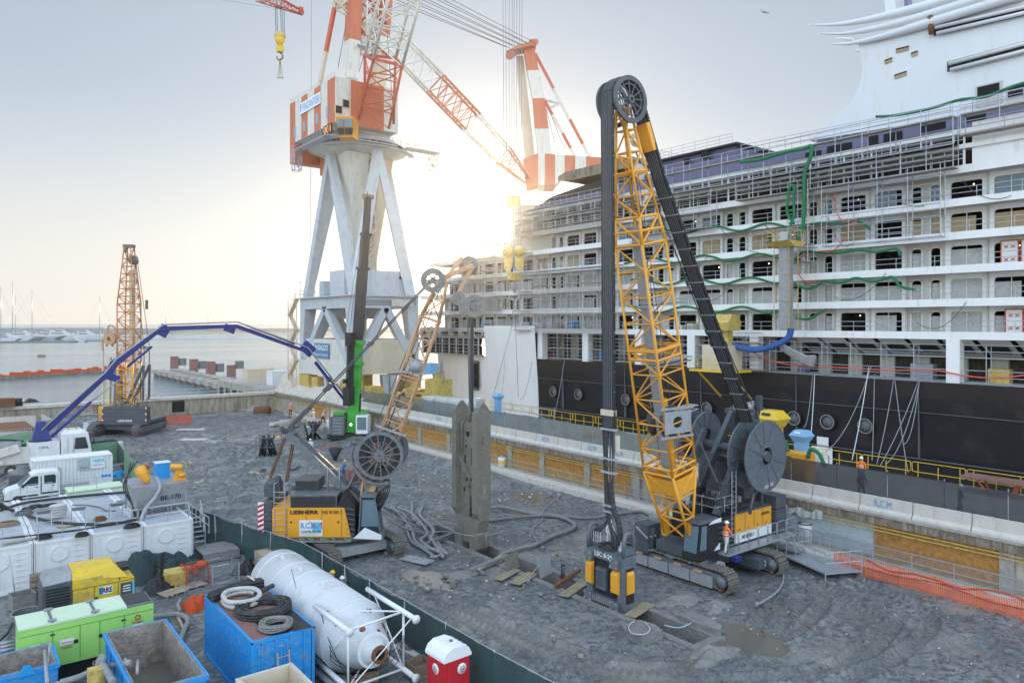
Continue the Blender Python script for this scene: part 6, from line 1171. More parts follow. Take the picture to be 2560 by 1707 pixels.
slab('timber_baulk','heavy muddy timber spanning the trench right of the grab','timber',1225,1412,3.4,.25,.22,12,'mudhose',.1); slab('timber_baulk','dark square timber across the trench left of the grab','timber',1105,1350,3.6,.3,.25,18,'mgrey',.1); slab('timber_baulk','long thin plank running from the grab to the upright sheets','timber',1240,1398,4.4,.16,.1,26,'palewood',.15)
def sheet(px,py,w,h,rz,label,mat='lgrey'):
    p=gp(px,py,.05); t=thing('steel_sheet',label,'steel sheet',p,R(rz)); b=MB(mat); b.bc((0,0,h/2+.05),(w,.05,h),(-12,0,0)); b.build('plate',t); b=MB('palewood'); b.bar((-w*.4,.05,h*.7),(-w*.4,.7,0),.06); b.bar((w*.4,.05,h*.7),(w*.4,.7,0),.06); b.build('prop',t)
sheet(1362,1440,1.15,1.1,15,'pale steel sheet standing propped on edge over the trench'); sheet(1280,1425,1.2,.9,15,'darker muddy steel sheet standing left of the pale one','mudsteel')
p=gp(1625,1580,0); t=MB('mudconc'); t.prism([(-1.3,-.7),(.9,-.9),(1.35,-.2),(1.1,.6),(-.9,.75),(-1.5,.2)],'z',-.2,.42); t.T=None; t.v=[(v[0]*.55+25.3,v[1]*1.0+p.y,v[2]) for v in t.v]; t.build('concrete_block',loc=tuple(p),label='broken concrete guide wall block with blue mark at the near end of the trench',cat='concrete block')
p=gp(1735,1600,0); t=MB('mudconc'); t.prism([(-.3,-.9),(.5,-.6),(.9,.3),(.5,1.3),(-.35,1.4),(-.5,.2)],'z',-.3,.3); t.v=[(v[0]*.7+28.3,v[1]+p.y+.4,v[2]) for v in t.v]; t.build('concrete_block',loc=tuple(p),label='white edged concrete block right of the trench end',cat='concrete block')
slab('steel_grating','perforated white steel sheet lying in the mud left of the trench','steel sheet',1042,1400,.9,2.0,.05,20,'lgrey',.08)
# hoses lying on the ground
GH=lambda name,label,L,r,mat,z=.08,sub=5: hose(name,label,'hose',[gp(x,y,z+r) for x,y in L],r,mat,sub,7)
GH('ground_hose','pale thick hose running along the kerb from the wall to the big crane',[(1365,1197),(1400,1215),(1480,1240),(1540,1252),(1600,1262),(1625,1275)],.12,'concblue')
GH('ground_hose','thick grey hose curving right of the grab in a large loop back to the trench',[(1222,1270),(1260,1268),(1330,1284),(1400,1292),(1436,1310),(1425,1325),(1385,1338),(1340,1360),(1300,1370),(1250,1385)],.14,'mudhose')
GH('ground_hose','grey hose running from the grab to the pump beside the big crane',[(1218,1302),(1290,1293),(1380,1288),(1470,1295),(1540,1285),(1600,1278),(1630,1290)],.11,'mudhose')
GH('ground_hose','thin pale cable wandering across the mud between grab and kerb',[(1400,1222),(1398,1240),(1360,1270),(1355,1300),(1330,1325),(1345,1355)],.04,'lgrey')
gh=random.Random(12); J=lambda a:gh.uniform(-a,a)
for i in range(5): GH('ground_hose',f"{['first','second','third','fourth','fifth'][i]} hose in the tangle left of the trench, counted from the left",[(960+22*i+J(10),1262+J(9)),(1005+12*i+J(12),1290+J(8)),(1030+12*i+J(14),1322+J(8)),(1035+13*i+J(12),1350+J(6)),(1055+12*i+J(8),1370+J(6)),(1080+8*i+J(8),1384+J(8))],.09+.01*i,'hosegrey',.08+.06*(i%3))
for i in range(3): GH('ground_hose',f"{['upper','middle','lower'][i]} loose grey cable crossing the tangle left of the trench",[(930+20*i,1250+18*i),(985,1275+15*i),(1050+J(20),1300+14*i),(1120,1290+20*i+J(10)),(1150,1312+12*i)],.05,'mudhose',.3)
GH('ground_hose','hose loop at the lower end of the grey tangle',[(1075,1392),(1098,1388),(1105,1372),(1092,1352),(1070,1338),(1040,1330)],.09,'hosegrey')
GH('ground_hose','grey cable in the mud right of the big crane track',[(1940,1385),(1955,1420),(1958,1450),(1945,1475),(1920,1495),(1890,1512)],.05,'lgrey')
GH('ground_hose','mint green thin hose looped over the broken concrete block',[(1585,1552),(1572,1565),(1580,1582),(1610,1585),(1625,1572),(1612,1555)],.03,'concblue',.45)
GH('ground_hose','thin mint green hose across the trench end to the puddle',[(1660,1562),(1700,1568),(1740,1552),(1790,1545)],.03,'concblue',.15)
GH('ground_hose','grey hose in an arc behind the orange grab crane',[(690,1195),(695,1205),(740,1212),(780,1218)],.07,'mudhose')
GH('ground_hose','two metre wide grey hose bend beside the blue container',[(385,1540),(430,1535),(452,1536),(470,1550),(460,1575),(452,1598)],.12,'hosegrey')
GH('ground_hose','short curved grey hose beside the red net',[(452,1498),(445,1512),(450,1526)],.1,'hosegrey')
for i in range(3): GH('ground_hose',f"{['upper','middle','lower'][i]} grey pipe left of the lime green generator",[(0,1609+9*i),(36,1602+9*i)],.07,'lgrey',.1,1)
GH('ground_hose','black hose left of the lime green generator',[(36,1545),(20,1580),(0,1600)],.05,'rubber',.1)
rr=random.Random(11)
b=MB('mudhose'); 
for k in range(2): b.lathe((gp(1408+0*k,1448).x,gp(1408,1448).y-.0,.0),(0,0,1),[(0,.12),(.8,.12)],10)
b.build('pipe_stub',loc=tuple(gp(1408,1448)),label='pale pipe elbow sticking up beside the trench left of the cutter',cat='pipe')
# loose stones and litter
b=MB('gravelw')
def scatter(b,n,px0,px1,py0,py1,s0,s1):
    for k in range(n):
        p=gp(rr.uniform(px0,px1),rr.uniform(py0,py1),0)
        if p.x>41 or (TX0-.4<p.x<TX1+.4) or (32.5<p.x<38.5 and 23<p.y<32) : continue
        s=rr.uniform(s0,s1); b.bc((p.x,p.y,.03+s*.2),(s,s*rr.uniform(.5,1),s*.6),(rr.uniform(-20,20),rr.uniform(-20,20),rr.uniform(0,180)))
scatter(b,60,1750,2560,1440,1700,.03,.08); scatter(b,60,1000,1500,1250,1500,.05,.12); scatter(b,150,950,1400,1120,1260,.08,.2); b.m('rust'); scatter(b,30,1900,2560,1450,1700,.05,.14); b.m('palewood'); scatter(b,60,500,1900,1200,1650,.06,.25); b.m('rock'); scatter(b,380,400,1500,1100,1500,.1,.3); scatter(b,200,1100,2500,1450,1707,.04,.13)
b.build('stones',kind='stuff',label='loose stones and litter scattered over the mud',cat='stones')
# kerb, platform scaffold, orange netting
ob=thing('orange_net_fence','sagging orange plastic net fence along the kerb at the right','fence',(41.2,16,0))
y=7.
while y<20.3:
    b=MB('barriernet'); b.grid(lambda u,v,y=y:(41.2+.05*math.sin(7*u+y)+.12*v*(1-v),y+1.9*u,v*(1.0-.1*4*u*(1-u)-.07*math.sin(y*3))),8,4); b.build('net_panel',ob,world=True)
    b=MB('orange'); b.tube((41.2,y,0),(41.2,y,1.08),.02,n=4); b.build('stake',ob,world=True); y+=1.9
b=MB('netred'); b.path([(41.17,7+1.2*k,.95-.1*math.sin(k*.9)-.2*(k%3==1)) for k in range(12)],.05,5,3); b.path([(41.16,7+1.2*k,.6-.12*math.sin(k*1.4)) for k in range(12)],.035,5,3); b.build('top_tape',ob,world=True)
sp=thing('access_platform','galvanised scaffold access platform with guard rails right of the big crane','platform',(40.3,22.6,0))
b=MB('galv'); b.rail([(38.9,21.4,.35),(41.0,20.4,.35),(42.2,24.2,.35),(40.2,25.2,.35)],1.15,.85,.028,1,closed=True); 
for (x,y) in((38.9,21.4),(41,20.4),(42.2,24.2),(40.2,25.2)): b.tube((x,y,-.05),(x,y,1.6),.04,n=5)
b.build('guard_frame',sp,world=True)
b=MB('galv'); b.hexa([(38.9,21.4,.3),(41.0,20.4,.3),(42.2,24.2,.3),(40.2,25.2,.3),(38.9,21.4,.38),(41.0,20.4,.38),(42.2,24.2,.38),(40.2,25.2,.38)]); b.build('deck',sp,world=True)
sp=thing('access_platform','long aluminium gangway with rails between the big crane and the quay wall','gangway',(41.6,27,0))
b=MB('lgrey'); b.bc((41.0,27.3,.62),(1.0,6.4,.1)); b.build('deck',sp,world=True); b=MB('galv'); b.rail([(40.55,24.3,.7),(40.55,30.4,.7)],1.0,1.0,.025); b.rail([(41.45,24.3,.7),(41.45,30.4,.7)],1.0,1.0,.025); b.build('guard_frame',sp,world=True)
def drum(px,py,z,r,h,label,mat='white',band=None):
    p=gp(px,py,z); t=thing('drum',label,'drum',(p.x,p.y,z)); b=MB(mat); b.lathe((0,0,0),(0,0,1),[(0,r),(h*.33,r),(h*.34,r*1.03),(h*.36,r),(h*.66,r),(h*.67,r*1.03),(h*.69,r),(h,r)],20); b.build('body',t)
    b=MB('rust'); b.ring((0,0,h),(0,0,1),r*.8,r*1.04,.05,20); b.build('rim',t)
    if band: b=MB('yellow'); b.ring((0,0,h*.45),(0,0,1),r*1.0,r*1.02,h*.25,20); b.build('band',t)
drum(2013,1353,.5,.42,1.15,'tall white steel drum with rusty rim on the kerb right of the big crane'); drum(1255,1168,.45,.38,1.1,'white drum with yellow band on the kerb right of the grab',band=1)
rg=MB('plastic'); pp=[aX(x,y,42.9) for x,y in((1945,1250),(1962,1258),(1975,1270),(1995,1266),(2008,1272),(2030,1282),(2040,1270),(2056,1280))]
rg.grid(lambda u,v:tuple(smooth([q for q in pp],1)[min(7,int(u*7))].lerp(pp[min(7,int(u*7)+1)],u*7-int(u*7) if u<1 else 0)+V((.05*math.sin(u*40),0,-v*(.25+.35*abs(math.sin(u*9)))))),28,3); rg.build('torn_sheet',loc=tuple(pp[3]),label='torn white plastic sheet hanging from the quay beam above the drum',cat='plastic sheet')
# ================================================================ GREEN FENCE ROUND THE YARD
gf=thing('mesh_fence','dark green mesh fence winding between yard and muddy site','fence',(16,35,0))
fl=[V(q) for q in((13.6,70,0),(13.3,62,0),(13.2,52,0),(14.6,45.6,0),(16.0,39.6,0),(16.2,31.8,0),(16.35,22,0),(16.9,12,0))]
for i,(a,c) in enumerate(zip(fl,fl[1:])):
    n=max(1,round((c-a).length/3.0))
    for k in range(n):
        p=a.lerp(c,k/n);q=a.lerp(c,(k+1)/n); d=(q-p).normalized(); nn=V((-d.y,d.x,0)); ph=i*3+k; b=MB('fencelight' if p.y>55 else 'fencegreen')
        b.grid(lambda u,v:tuple(p.lerp(q,u)+nn*(.10*math.sin(u*9+ph)*math.sin(v*3)+.04*math.sin(u*31+ph*2)*math.sin(v*2.5))+V((0,0,.03+v*(2.0-.16*4*u*(1-u)*(.5+.5*math.sin(ph)))))),16,6); b.build('mesh_panel',gf,world=True)
        b=MB('steel'); b.tube(p,p+V((0,0,2.12)),.03,n=6); b.tube(p+V((0,0,2.05)),q+V((0,0,2.05)),.018,n=4); b.bc(p+V((0,0,.07)),(.25,.6,.14)); b.build('post',gf,world=True)
g2=thing('mesh_fence','light green mesh fence behind the truck cab and white van','fence',(12,87,0))
for (a,c) in(((10.6,86.3,0),(14.6,87.0,0)),((10.8,84.9,0),(14.6,85.2,0)),((14.6,87,0),(13.9,78,0)),((13.9,78,0),(13.6,70,0)),((3,90,0),(9,89,0))):
    p=V(a);q=V(c); nn=V((-(q-p).y,(q-p).x,0)).normalized(); b=MB('fencelight' if p.y<86 else 'fencegreen'); b.grid(lambda u,v:tuple(p.lerp(q,u)+nn*.1*math.sin(u*12)*math.sin(v*3)+V((0,0,v*2.1))),12,4); b.build('mesh_panel',g2,world=True); b=MB('steel'); b.tube(p,p+V((0,0,2.2)),.035,n=5); b.build('post',g2,world=True)
# ================================================================ CONTAINERS
def container(name,label,x0,x1,y0,y1,h,mat,roof='white',front='door',z=0,cat='container',group=None,fy=-1,frame=None):
    t=thing(name,label,cat,((x0+x1)/2,(y0+y1)/2,z),0,group); W_,L2=(x1-x0),(y1-y0); hx,hy=W_/2,L2/2; fr=frame or mat
    b=MB(fr)
    for x in(-hx,hx-.12):
        for y in(-hy,hy-.12): b.box(x,x+.12,y,y+.12,0,h)
    for z0,z1 in((0,.14),(h-.12,h)):
        b.box(-hx+.12,hx-.12,-hy,-hy+.1,z0,z1); b.box(-hx+.12,hx-.12,hy-.1,hy,z0,z1); b.box(-hx,-hx+.1,-hy+.12,hy-.12,z0,z1); b.box(hx-.1,hx,-hy+.12,hy-.12,z0,z1)
    for x in(-hx,hx):
        for y in(-hy,hy):
            for zz in(.06,h-.06): b.m('dark').bc((x*.985,y,zz),(.09,.012,.06)); b.bc((x,y*.985,zz),(.012,.09,.06))
    b.build('frame',t)
    b=MB(mat); b.corr((-hx+.03,-hy+.12,.14),(0,1,0),(0,0,1),L2-.24,h-.26,.28,.045,(1,0,0)); b.build('side_wall',t)
    b=MB(mat); b.corr((hx-.03,-hy+.12,.14),(0,1,0),(0,0,1),L2-.24,h-.26,.28,.045,(-1,0,0)); b.build('side_wall',t)
    b=MB(mat); b.corr((-hx+.12,hy-.03,.14),(1,0,0),(0,0,1),W_-.24,h-.26,.28,.045,(0,-1,0)); b.build('end_wall',t)
    b=MB(roof); b.corr((-hx+.1,-hy+.1,h-.05),(0,1,0),(1,0,0),L2-.2,W_-.2,.25,.03,(0,0,1)); b.build('roof',t)
    if front=='door':
        for s in(0,1):
            b=MB(mat); xa=-hx+.13+s*(W_/2-.13); xb=xa+W_/2-.14; b.box(xa,xb,-hy+.03,-hy+.07,.15,h-.13)
            for k in range(4): zz=.3+k*(h-.5)/4; b.prism([(zz+.06,-hy+.035),(zz+.12,-hy-.0),(zz+.38,-hy-.0),(zz+.44,-hy+.035)],'x',xa+.1,xb-.1) if 0 else b.bc(((xa+xb)/2,-hy+.025,zz+.25),(xb-xa-.2,.05,.24))
            d=b.build('door',t)
            b=MB(mat)
            for f in(.25,.72): xx=xa+(xb-xa)*f; b.tube((xx,-hy-.035,.1),(xx,-hy-.035,h-.08),.018,n=6); b.bc((xx,-hy-.03,.16),(.07,.05,.1)); b.bc((xx,-hy-.03,h-.16),(.07,.05,.1)); b.bc((xx+.08,-hy-.04,1.1),(.25,.02,.04))
            b.build('lock_rod',d)
    else: b=MB(mat); b.corr((-hx+.12,-hy+.03,.14),(1,0,0),(0,0,1),W_-.24,h-.26,.28,.045,(0,1,0)); b.build('end_wall',t)
    return t
bcn=container('shipping_container','bright blue shipping container with rusty red roof loaded with coiled black hoses',9.02,11.46,27.1,33.16,2.59,'wornblue','roofred')
tv=container('shipping_container','white site container with corrugated roof and TREVI signs beside the pump truck',6.15,12.25,74.1,76.5,2.6,'white','white',None)
b=MB('signwhite'); b.box(1.3,2.4,-1.26,-1.22,1.45,2.4); s_=b.build('sign_board',tv); text(s_,'TREVI',(1.4,-1.265,2.0),(1,0,0),(0,0,1),.95,.28,'cyan',bold=.04); text(s_,'FONDAZIONI',(1.5,-1.265,1.72),(1,0,0),(0,0,1),.7,.1,'navy')
b=MB('concblue'); b.box(.35,1.2,-1.26,-1.22,1.45,2.4); s_=b.build('sign_board',tv); text(s_,'Arpinge',(.45,-1.265,1.55),(1,0,0),(0,0,1),.6,.16,'hosegreen')
for i,(px0,py0,px1,py1,lab,mt) in enumerate(((612,955,670,955,'rusty beige container standing on the quay near the portal crane','beige'),(673,962,712,962,'white container with small vents on the quay left of the portal crane','white'))):
    p=gp(px0+8,py0+3,QZ); container('shipping_container',lab,p.x,p.x+(5.0 if i==0 else 3.4),p.y,p.y+3.0,2.6,mt,mt,None,z=QZ)
# tank containers with gratings
tk=['left','second','third','right']
for i,(x0,x1) in enumerate(((1.28,3.93),(3.99,6.62),(6.68,9.3),(9.36,12.06))):
    lab=['white tank container with grating top, cut off by the left edge','white tank container with grating top, with rust spots, second from the left edge','white tank container with grating top, third from the left, red scrawl on its end','white tank container at the right end of the row, carrying the mixing plant'][i]
    t=thing('tank_container',lab,'container',((x0+x1)/2,53,0),0,'white tank containers in a row'); y0,y1,h=46.8,58.9,2.5; hx=(x1-x0)/2; Y0,Y1=y0-53,y1-53
    b=MB('white'); b.box(-hx,hx,Y0+.05,Y0+.1,.05,h-.05); b.box(-hx,-hx+.06,Y0+.1,Y1,.05,h-.05); b.box(hx-.06,hx,Y0+.1,Y1,.05,h-.05); b.box(-hx,hx,Y1-.06,Y1,.05,h-.05)
    for x in(-hx-.01,hx-.13): b.box(x,x+.14,Y0,Y0+.14,0,h); 
    b.box(-hx-.01,-hx+.2,Y0+.14,Y1,h-.1,h+.02); b.box(hx-.2,hx+.01,Y0+.14,Y1,h-.1,h+.02); b.box(-hx+.13,hx-.13,Y0,Y0+.13,h-.12,h+.01); b.box(-hx+.13,hx-.13,Y0,Y0+.12,0,.2)
    for k in range(3): xx=-hx+.25+k*(2*hx-1.1)/2; b.bc((xx+.15,Y0+.045,h/2),(.06,.05,h-.4))
    for m in(-hx+.05,hx-.05): b.m('rust').bc((m,Y0-.005,h/2),(.02,.01,h))
    b.build('tank_body',t)
    b=MB('white'); b.ring((-.15,Y0+.02,1.75),(0,1,0),.36,.42,.1,24); b.lathe((-.15,Y0+.0,1.75),(0,1,0),[(-.02,.36),(.06,.36)],24,False)
    for k in range(16): a=R(k*22.5); b.bc((-.15+.39*math.cos(a),Y0-.045,1.75+.39*math.sin(a)),(.04,.03,.04))
    b.build('flange',t); 
    b=MB('white'); 
    for k in range(7): b.tube((hx-.85,Y0-.03,.3+.3*k),(hx-.3,Y0-.03,.3+.3*k),.018,n=5)
    b.build('ladder',t)
    b=MB('slurry').box(-hx+.07,hx-.07,Y0+.11,Y1-.07,.3,1.7); b.m('galv')
    b.m('cranegrey')
    for k in range(56): yy=Y0+.2+k*(Y1-Y0-.3)/56; b.box(-hx+.2,hx-.2,yy,yy+.135,h-.06,h-.005)
    for k in range(5): xx=-hx+.35+k*(2*hx-.7)/4; b.box(xx,xx+.04,Y0+.2,Y1,h-.1,h-.061)
    b.build('grating_top',t)
    b=MB('galv'); b.rail([(-hx+.2,Y0+.25,h),(hx-.2,Y0+.25,h)],1.0,1.2,.02); 
    if i<3: b.rail([(hx-.6,Y1-.2,h),(-hx+.6,Y1-.2,h)],1.0,1.2,.02)
    b.build('railing',t)
hz=2.55
hose('supply_hose','thick black hose snaking over the tank containers to the mixing plant','hose',[aX(0,1263,1.5)]+[rt(x,y,(CH-hz-.1)/(y-809)) for x,y in((30,1275),(80,1292),(140,1305),(210,1310),(280,1308),(330,1300),(352,1282),(368,1262),(385,1235),(392,1218))][0:7]+[V((10.9,54.8,3.6)),V((11.3,55.6,4.4))],.09,'rubber',6,7)
hose('supply_hose','black pipe along the far edge of the tank containers','hose',[rt(x,y,(CH-hz-.1)/(y-809)) for x,y in((0,1276),(60,1257),(150,1245),(230,1237),(290,1232),(340,1228))],.09,'rubber',4,7)
hose('supply_hose','thin black cable curving over the gratings','cable',[rt(x,y,(CH-hz-.05)/(y-809)) for x,y in((180,1262),(215,1262),(250,1268),(265,1276),(290,1277))],.03,'rubber',5,5)
p=rt(118,1268,(CH-hz)/(1272-809.)); b=MB('black'); rr2=random.Random(2)
for k in range(5): b.path([p+V((-1.0+.4*k+.35*math.cos(R(a)),.3*math.sin(k)+.3*math.sin(R(a)),.08+.05*(k%2))) for a in range(0,360,40)],.06,5,closed=True)
b.build('hose_coil',loc=tuple(p),label='heap of black hoses on the tank gratings left of the cement bags',cat='hose coil')
p=rt(145,1292,(CH-hz)/(1295-809.)); t=thing('cement_bags','small stack of pale cement bags on the tank grating','bags',tuple(p))
for k in range(5):
    b=MB('bagwhite'); b.ball((.03*(k%2),0,.09+.15*k),(.5,.36,.11),10); b.build('bag',t)
for px,py,lab in((110,1312,'left folding trestle'),(197,1303,'middle folding trestle'),(292,1292,'right folding trestle')):
    p=rt(px,py,(CH-hz)/(py-809.)); t=thing('trestle_table',lab+' standing on the tank gratings','trestle',tuple(p)); b=MB('galv')
    for x in(-.35,.35): b.bar((x,-.25,0),(x,.1,.9),.04); b.bar((x,.35,0),(x,.05,.9),.04)
    b.build('frame',t); b=MB('lgrey'); b.bc((0,.05,.75),(.75,.04,.6),(60,0,0)); b.build('panel',t)
slab('plank','pale board lying on the tank grating','board',170,1312,1.0,.8,.03,20,'palewood',hz+.02); slab('plank','long pale plank on the tank grating at the left','board',50,1352,1.6,.25,.04,10,'palewood',hz+.02)
# mixing plant
mp=thing('mixing_plant','grey mixing plant BE-170 with orange motors on the right tank container','mixing plant',(10.8,56.5,hz))
b=MB('lgrey'); b.hexa([(9.8,54.2,hz+.9),(12.8,54.2,hz+.9),(12.8,57.4,hz+.9),(9.8,57.4,hz+.9),(9.5,53.9,hz+2.4),(13.1,53.9,hz+2.4),(13.1,57.6,hz+2.4),(9.5,57.6,hz+2.4)]); b.hexa([(10.6,54.8,hz+.3),(12.0,54.8,hz+.3),(12.0,56.8,hz+.3),(10.6,56.8,hz+.3),(9.8,54.2,hz+.9),(12.8,54.2,hz+.9),(12.8,57.4,hz+.9),(9.8,57.4,hz+.9)])
for x in(9.7,12.9):
    for y in(54.1,57.4): b.bar((x,y,hz),(x,y,hz+2.4),.12)
mb=b.build('hopper',mp,world=True); text(mb,'BE-170',(11.25,53.98,hz+1.3),(1,0,.0),(0,0,1),1.3,.32,'navy',world=True,bold=.02)
b=MB('orange'); b.lathe((10.3,54.8,hz+3.1),(.4,-.4,-.8),[(-.6,.22),(-.5,.38),(0,.38),(.1,.32),(.5,.28),(.7,.12)],14); b.build('motor',mp,world=True)
b=MB('orange'); b.prism([(12.2,hz+2.4),(13.1,hz+2.4),(12.6,hz+3.5)],'y',54.6,54.9); b.lathe((12.3,54.6,hz+3.4),(1,-.2,-.1),[(-.3,.2),(.4,.2),(.5,.16)],12); b.lathe((12.6,54.6,hz+2.8),(1,-.2,-.1),[(-.1,.17),(.4,.17)],12); b.build('motor',mp,world=True)
b=MB('blue'); b.box(11.4,12.3,56.0,56.8,hz+2.4,hz+3.5); b.m('white').box(11.35,12.35,55.95,56.85,hz+3.5,hz+3.55); b.build('control_cabinet',mp,world=True)
b=MB('netred'); b.ball((10.6,56.6,hz+3.2),(.5,.3,.2),8); b.build('red_cover',mp,world=True)
b=MB('lgrey'); b.path([(11,54.3,hz+2.9),(11.2,53.9,hz+2.3),(10.8,53.7,hz+1.6),(10.2,53.5,hz+1.0),(9.8,53,hz+.3)],.14,8,5); b.build('outlet_pipe',mp,world=True)
b=MB('galv'); b.rail([(9.4,53.5,hz),(13.0,53.5,hz)],1.0,1.1,.025); b.rail([(12.9,53.5,hz),(12.9,48.5,hz)],1.0,1.1,.025); b.build('railing',mp,world=True)
b=MB('palewood'); b.bc((11.3,53.2,hz+.1),(3.2,.7,.1)); b.bc((10.6,52.6,hz+.08),(1.5,.3,.1)); b.build('planks',mp,world=True)
for k in range(3): b=MB('rubber'); b.path([(9.6+.2*k,55,hz+4),(9.2-.1*k,54.4,hz+2.6),(9.5,54.0,hz+1.2),(9.4+.2*k,53.9,hz+.1)],.04,5,4); b.build('cable',mp,world=True)
mp.location=V(mp.location)+V((-.45,-5.2,-.35)); mp.scale=(.9,.9,.9)
st=thing('access_stairs','small steel stair with handrails at the right end of the tank containers','stairs',(13,47.6,0)); b=MB('galv')
for k in range(6): b.box(12.2,12.9,47.3+.2*k,47.5+.2*k,.9+.25*k,.93+.25*k)
b.rail([(12.2,47.3,.9),(12.2,48.4,2.3)],.9,.6,.025); b.rail([(12.9,47.3,.9),(12.9,48.4,2.3)],.9,.6,.025); b.tube((12.9,47.3,0),(12.9,47.3,1.8),.03,n=5); b.build('flight',st,world=True)
t=thing('timber_platform','low muddy timber platform in front of the green fence by the stair','platform',(13.3,46.6,0)); b=MB('mudhose'); 
for k in range(9): b.box(12.3,14.4,45.4+.24*k,45.62+.24*k,.55,.62)
b.box(12.3,14.4,45.4,45.55,.1,.54); b.build('deck',t,world=True)
# ================================================================ GENERATORS
def generator(name,label,x0,x1,y0,y1,z0,z1,segs,chamf=.25):
    t=thing(name,label,'generator',((x0+x1)/2,(y0+y1)/2,z0)); return t
ye=generator('generator','yellow and dark grey generator with white sign beside the tank containers',3.66,7.45,39.4,41.2,.1,2.25,None)
b=MB('yellow'); b.hexa([(4.85,39.4,.2),(7.45,39.4,.2),(7.45,41.2,.2),(4.85,41.2,.2),(4.85,39.4,1.95),(7.45,39.4,1.65),(7.45,41.2,1.65),(4.85,41.2,1.95)]); b.hexa([(4.85,39.4,1.951),(7.2,39.4,1.70),(7.2,41.2,1.70),(4.85,41.2,1.951),(4.85,39.65,2.28),(6.6,39.65,2.28),(6.6,40.95,2.28),(4.85,40.95,2.28)]); bd=b.build('body',ye,world=True)
b=MB('dgrey'); b.hexa([(3.66,39.4,.2),(4.845,39.4,.2),(4.845,41.2,.2),(3.66,41.2,.2),(3.66,39.4,1.9),(4.845,39.4,1.95),(4.845,41.2,1.95),(3.66,41.2,1.9)]); b.m('lgrey').hexa([(3.7,39.5,1.9),(4.84,39.5,1.951),(4.84,41.1,1.951),(3.7,41.1,1.9),(3.8,39.65,2.2),(4.84,39.65,2.25),(4.84,40.95,2.25),(3.8,40.95,2.2)]); louvres(b,3.8,4.75,39.4,.35,1.8,13); b.build('cooler_section',ye,world=True)
b=MB('dgrey'); 
for x in(4.855,5.75,6.75): b.box(x-.01,x+.01,39.385,39.399,.25,1.6)
b.box(4.86,7.44,39.385,39.398,1.57,1.59); b.bc((5.82,39.38,1.12),(.12,.03,.1)); b.bc((6.8,39.38,1.7),(.05,.03,.1)); b.box(6.85,7.4,39.385,39.398,1.0,1.5); b.box(6.6,7.2,39.8,40.8,2.0,2.01); b.build('door_seam',ye,world=True)
b=MB('machyel'); louvres(b,4.92,5.68,39.4,.35,1.45,16,mat='machyel'); louvres(b,5.2,6.1,39.42,1.75,1.95,4,mat='machyel'); b.build('louvre_panel',ye,world=True)
b=MB('signwhite'); b.box(5.92,6.52,39.375,39.385,1.2,1.5); s_=b.build('sign',ye,world=True); text(s_,'ERRE',(5.95,39.372,1.26),(1,0,0),(0,0,1),.54,.2,'navy',world=True,bold=.03); b=MB('cyan'); b.box(5.92,6.08,39.371,39.374,1.2,1.5); b.box(7.36,7.44,39.371,39.384,1.0,1.5); b.build('sign_band',s_,world=True)
b=MB('signwhite'); b.box(6.95,7.28,39.372,39.38,1.15,1.19); b.box(6.95,7.28,39.372,39.38,1.25,1.29); b.box(6.95,7.28,39.372,39.38,1.35,1.39); b.build('badge',ye,world=True)
b=MB('black'); b.box(6.75,7.3,39.75,40.8,1.88,2.04); b.build('roof_grille',ye,world=True)
ye.scale=(1,1,1.22)
lg=generator('generator','long lime green generator with pale roof in front of the yellow one',2.37,7.2,34.0,35.65,0,2.5,None)
b=MB('lime'); b.box(2.4,7.17,34.0,35.62,.72,2.42); b.m('limetop'); b.box(2.37,6.15,33.97,35.65,2.421,2.5)
for k in range(7): b.box(2.4,6.1,34.1+.21*k,34.14+.21*k,2.501,2.515)
b.build('body',lg,world=True)
b=MB('dark'); b.box(2.6,7.0,34.1,35.5,0.05,.719); bb=b.build('base_frame',lg,world=True); text(bb,'GSW 780',(4.9,34.09,.35),(1,0,0),(0,0,1),1.1,.2,'signwhite',world=True)
b=MB('mgrey'); b.box(6.16,7.15,34.0,35.6,2.422,2.47); b.m('black')
for k in range(5): b.box(6.2,7.1,34.2+.28*k,34.4+.28*k,2.471,2.478)
b.build('exhaust_grille',lg,world=True)
for x in(3.45,4.95): b=MB('mgrey'); b.box(x,x+.1,33.97,35.65,2.501,2.53); b.m('lgrey'); b.bc((x+.05,34.1,2.56),(.3,.12,.06)); b.bc((x+.05,35.5,2.56),(.3,.12,.06)); b.build('lifting_bar',lg,world=True)
b=MB('hosegreen'); 
for x in(3.5,4.45,5.15,6.05): b.box(x-.008,x+.008,33.985,33.999,.8,2.15)
b.box(2.42,7.15,33.985,33.998,2.15,2.165); b.m('black'); 
for x in(4.3,5.2): b.bc((x,33.98,1.55),(.16,.04,.13))
for x,z in((3.5,2.02),(6.02,1.98)): b.bc((x,33.97,z),(.16,.04,.05))
b.build('door_seam',lg,world=True)
for (x,z,w_,h_,s,c) in((2.75,1.55,.35,.2,'CGT',"cyan"),(3.75,1.5,.5,.22,'Generatori','textred'),(5.35,1.3,.4,.2,'Generatori','textred'),(6.35,1.52,.4,.16,'Generatori','textred')):
    b=MB('signwhite'); b.box(x,x+w_,33.975,33.985,z,z+h_); s_=b.build('label_plate',lg,world=True); text(s_,s,(x+.05,33.972,z+.06),(1,0,0),(0,0,1),w_-.1,.09,c,world=True)
text(s_,'NOLEGGIO',(3.8,33.97,1.36),(1,0,0),(0,0,1),.38,.09,'textred',world=True,bold=.02); text(s_,'PRAMAC',(6.35,33.97,1.72),(1,0,0),(0,0,1),.42,.09,'textred',world=True,bold=.02)
b=MB('textred'); b.ring((6.56,33.975,1.96),(0,1,0),.07,.11,.01,16); b.box(6.46,6.66,33.972,33.98,1.85,1.87); b.build('logo',lg,world=True)
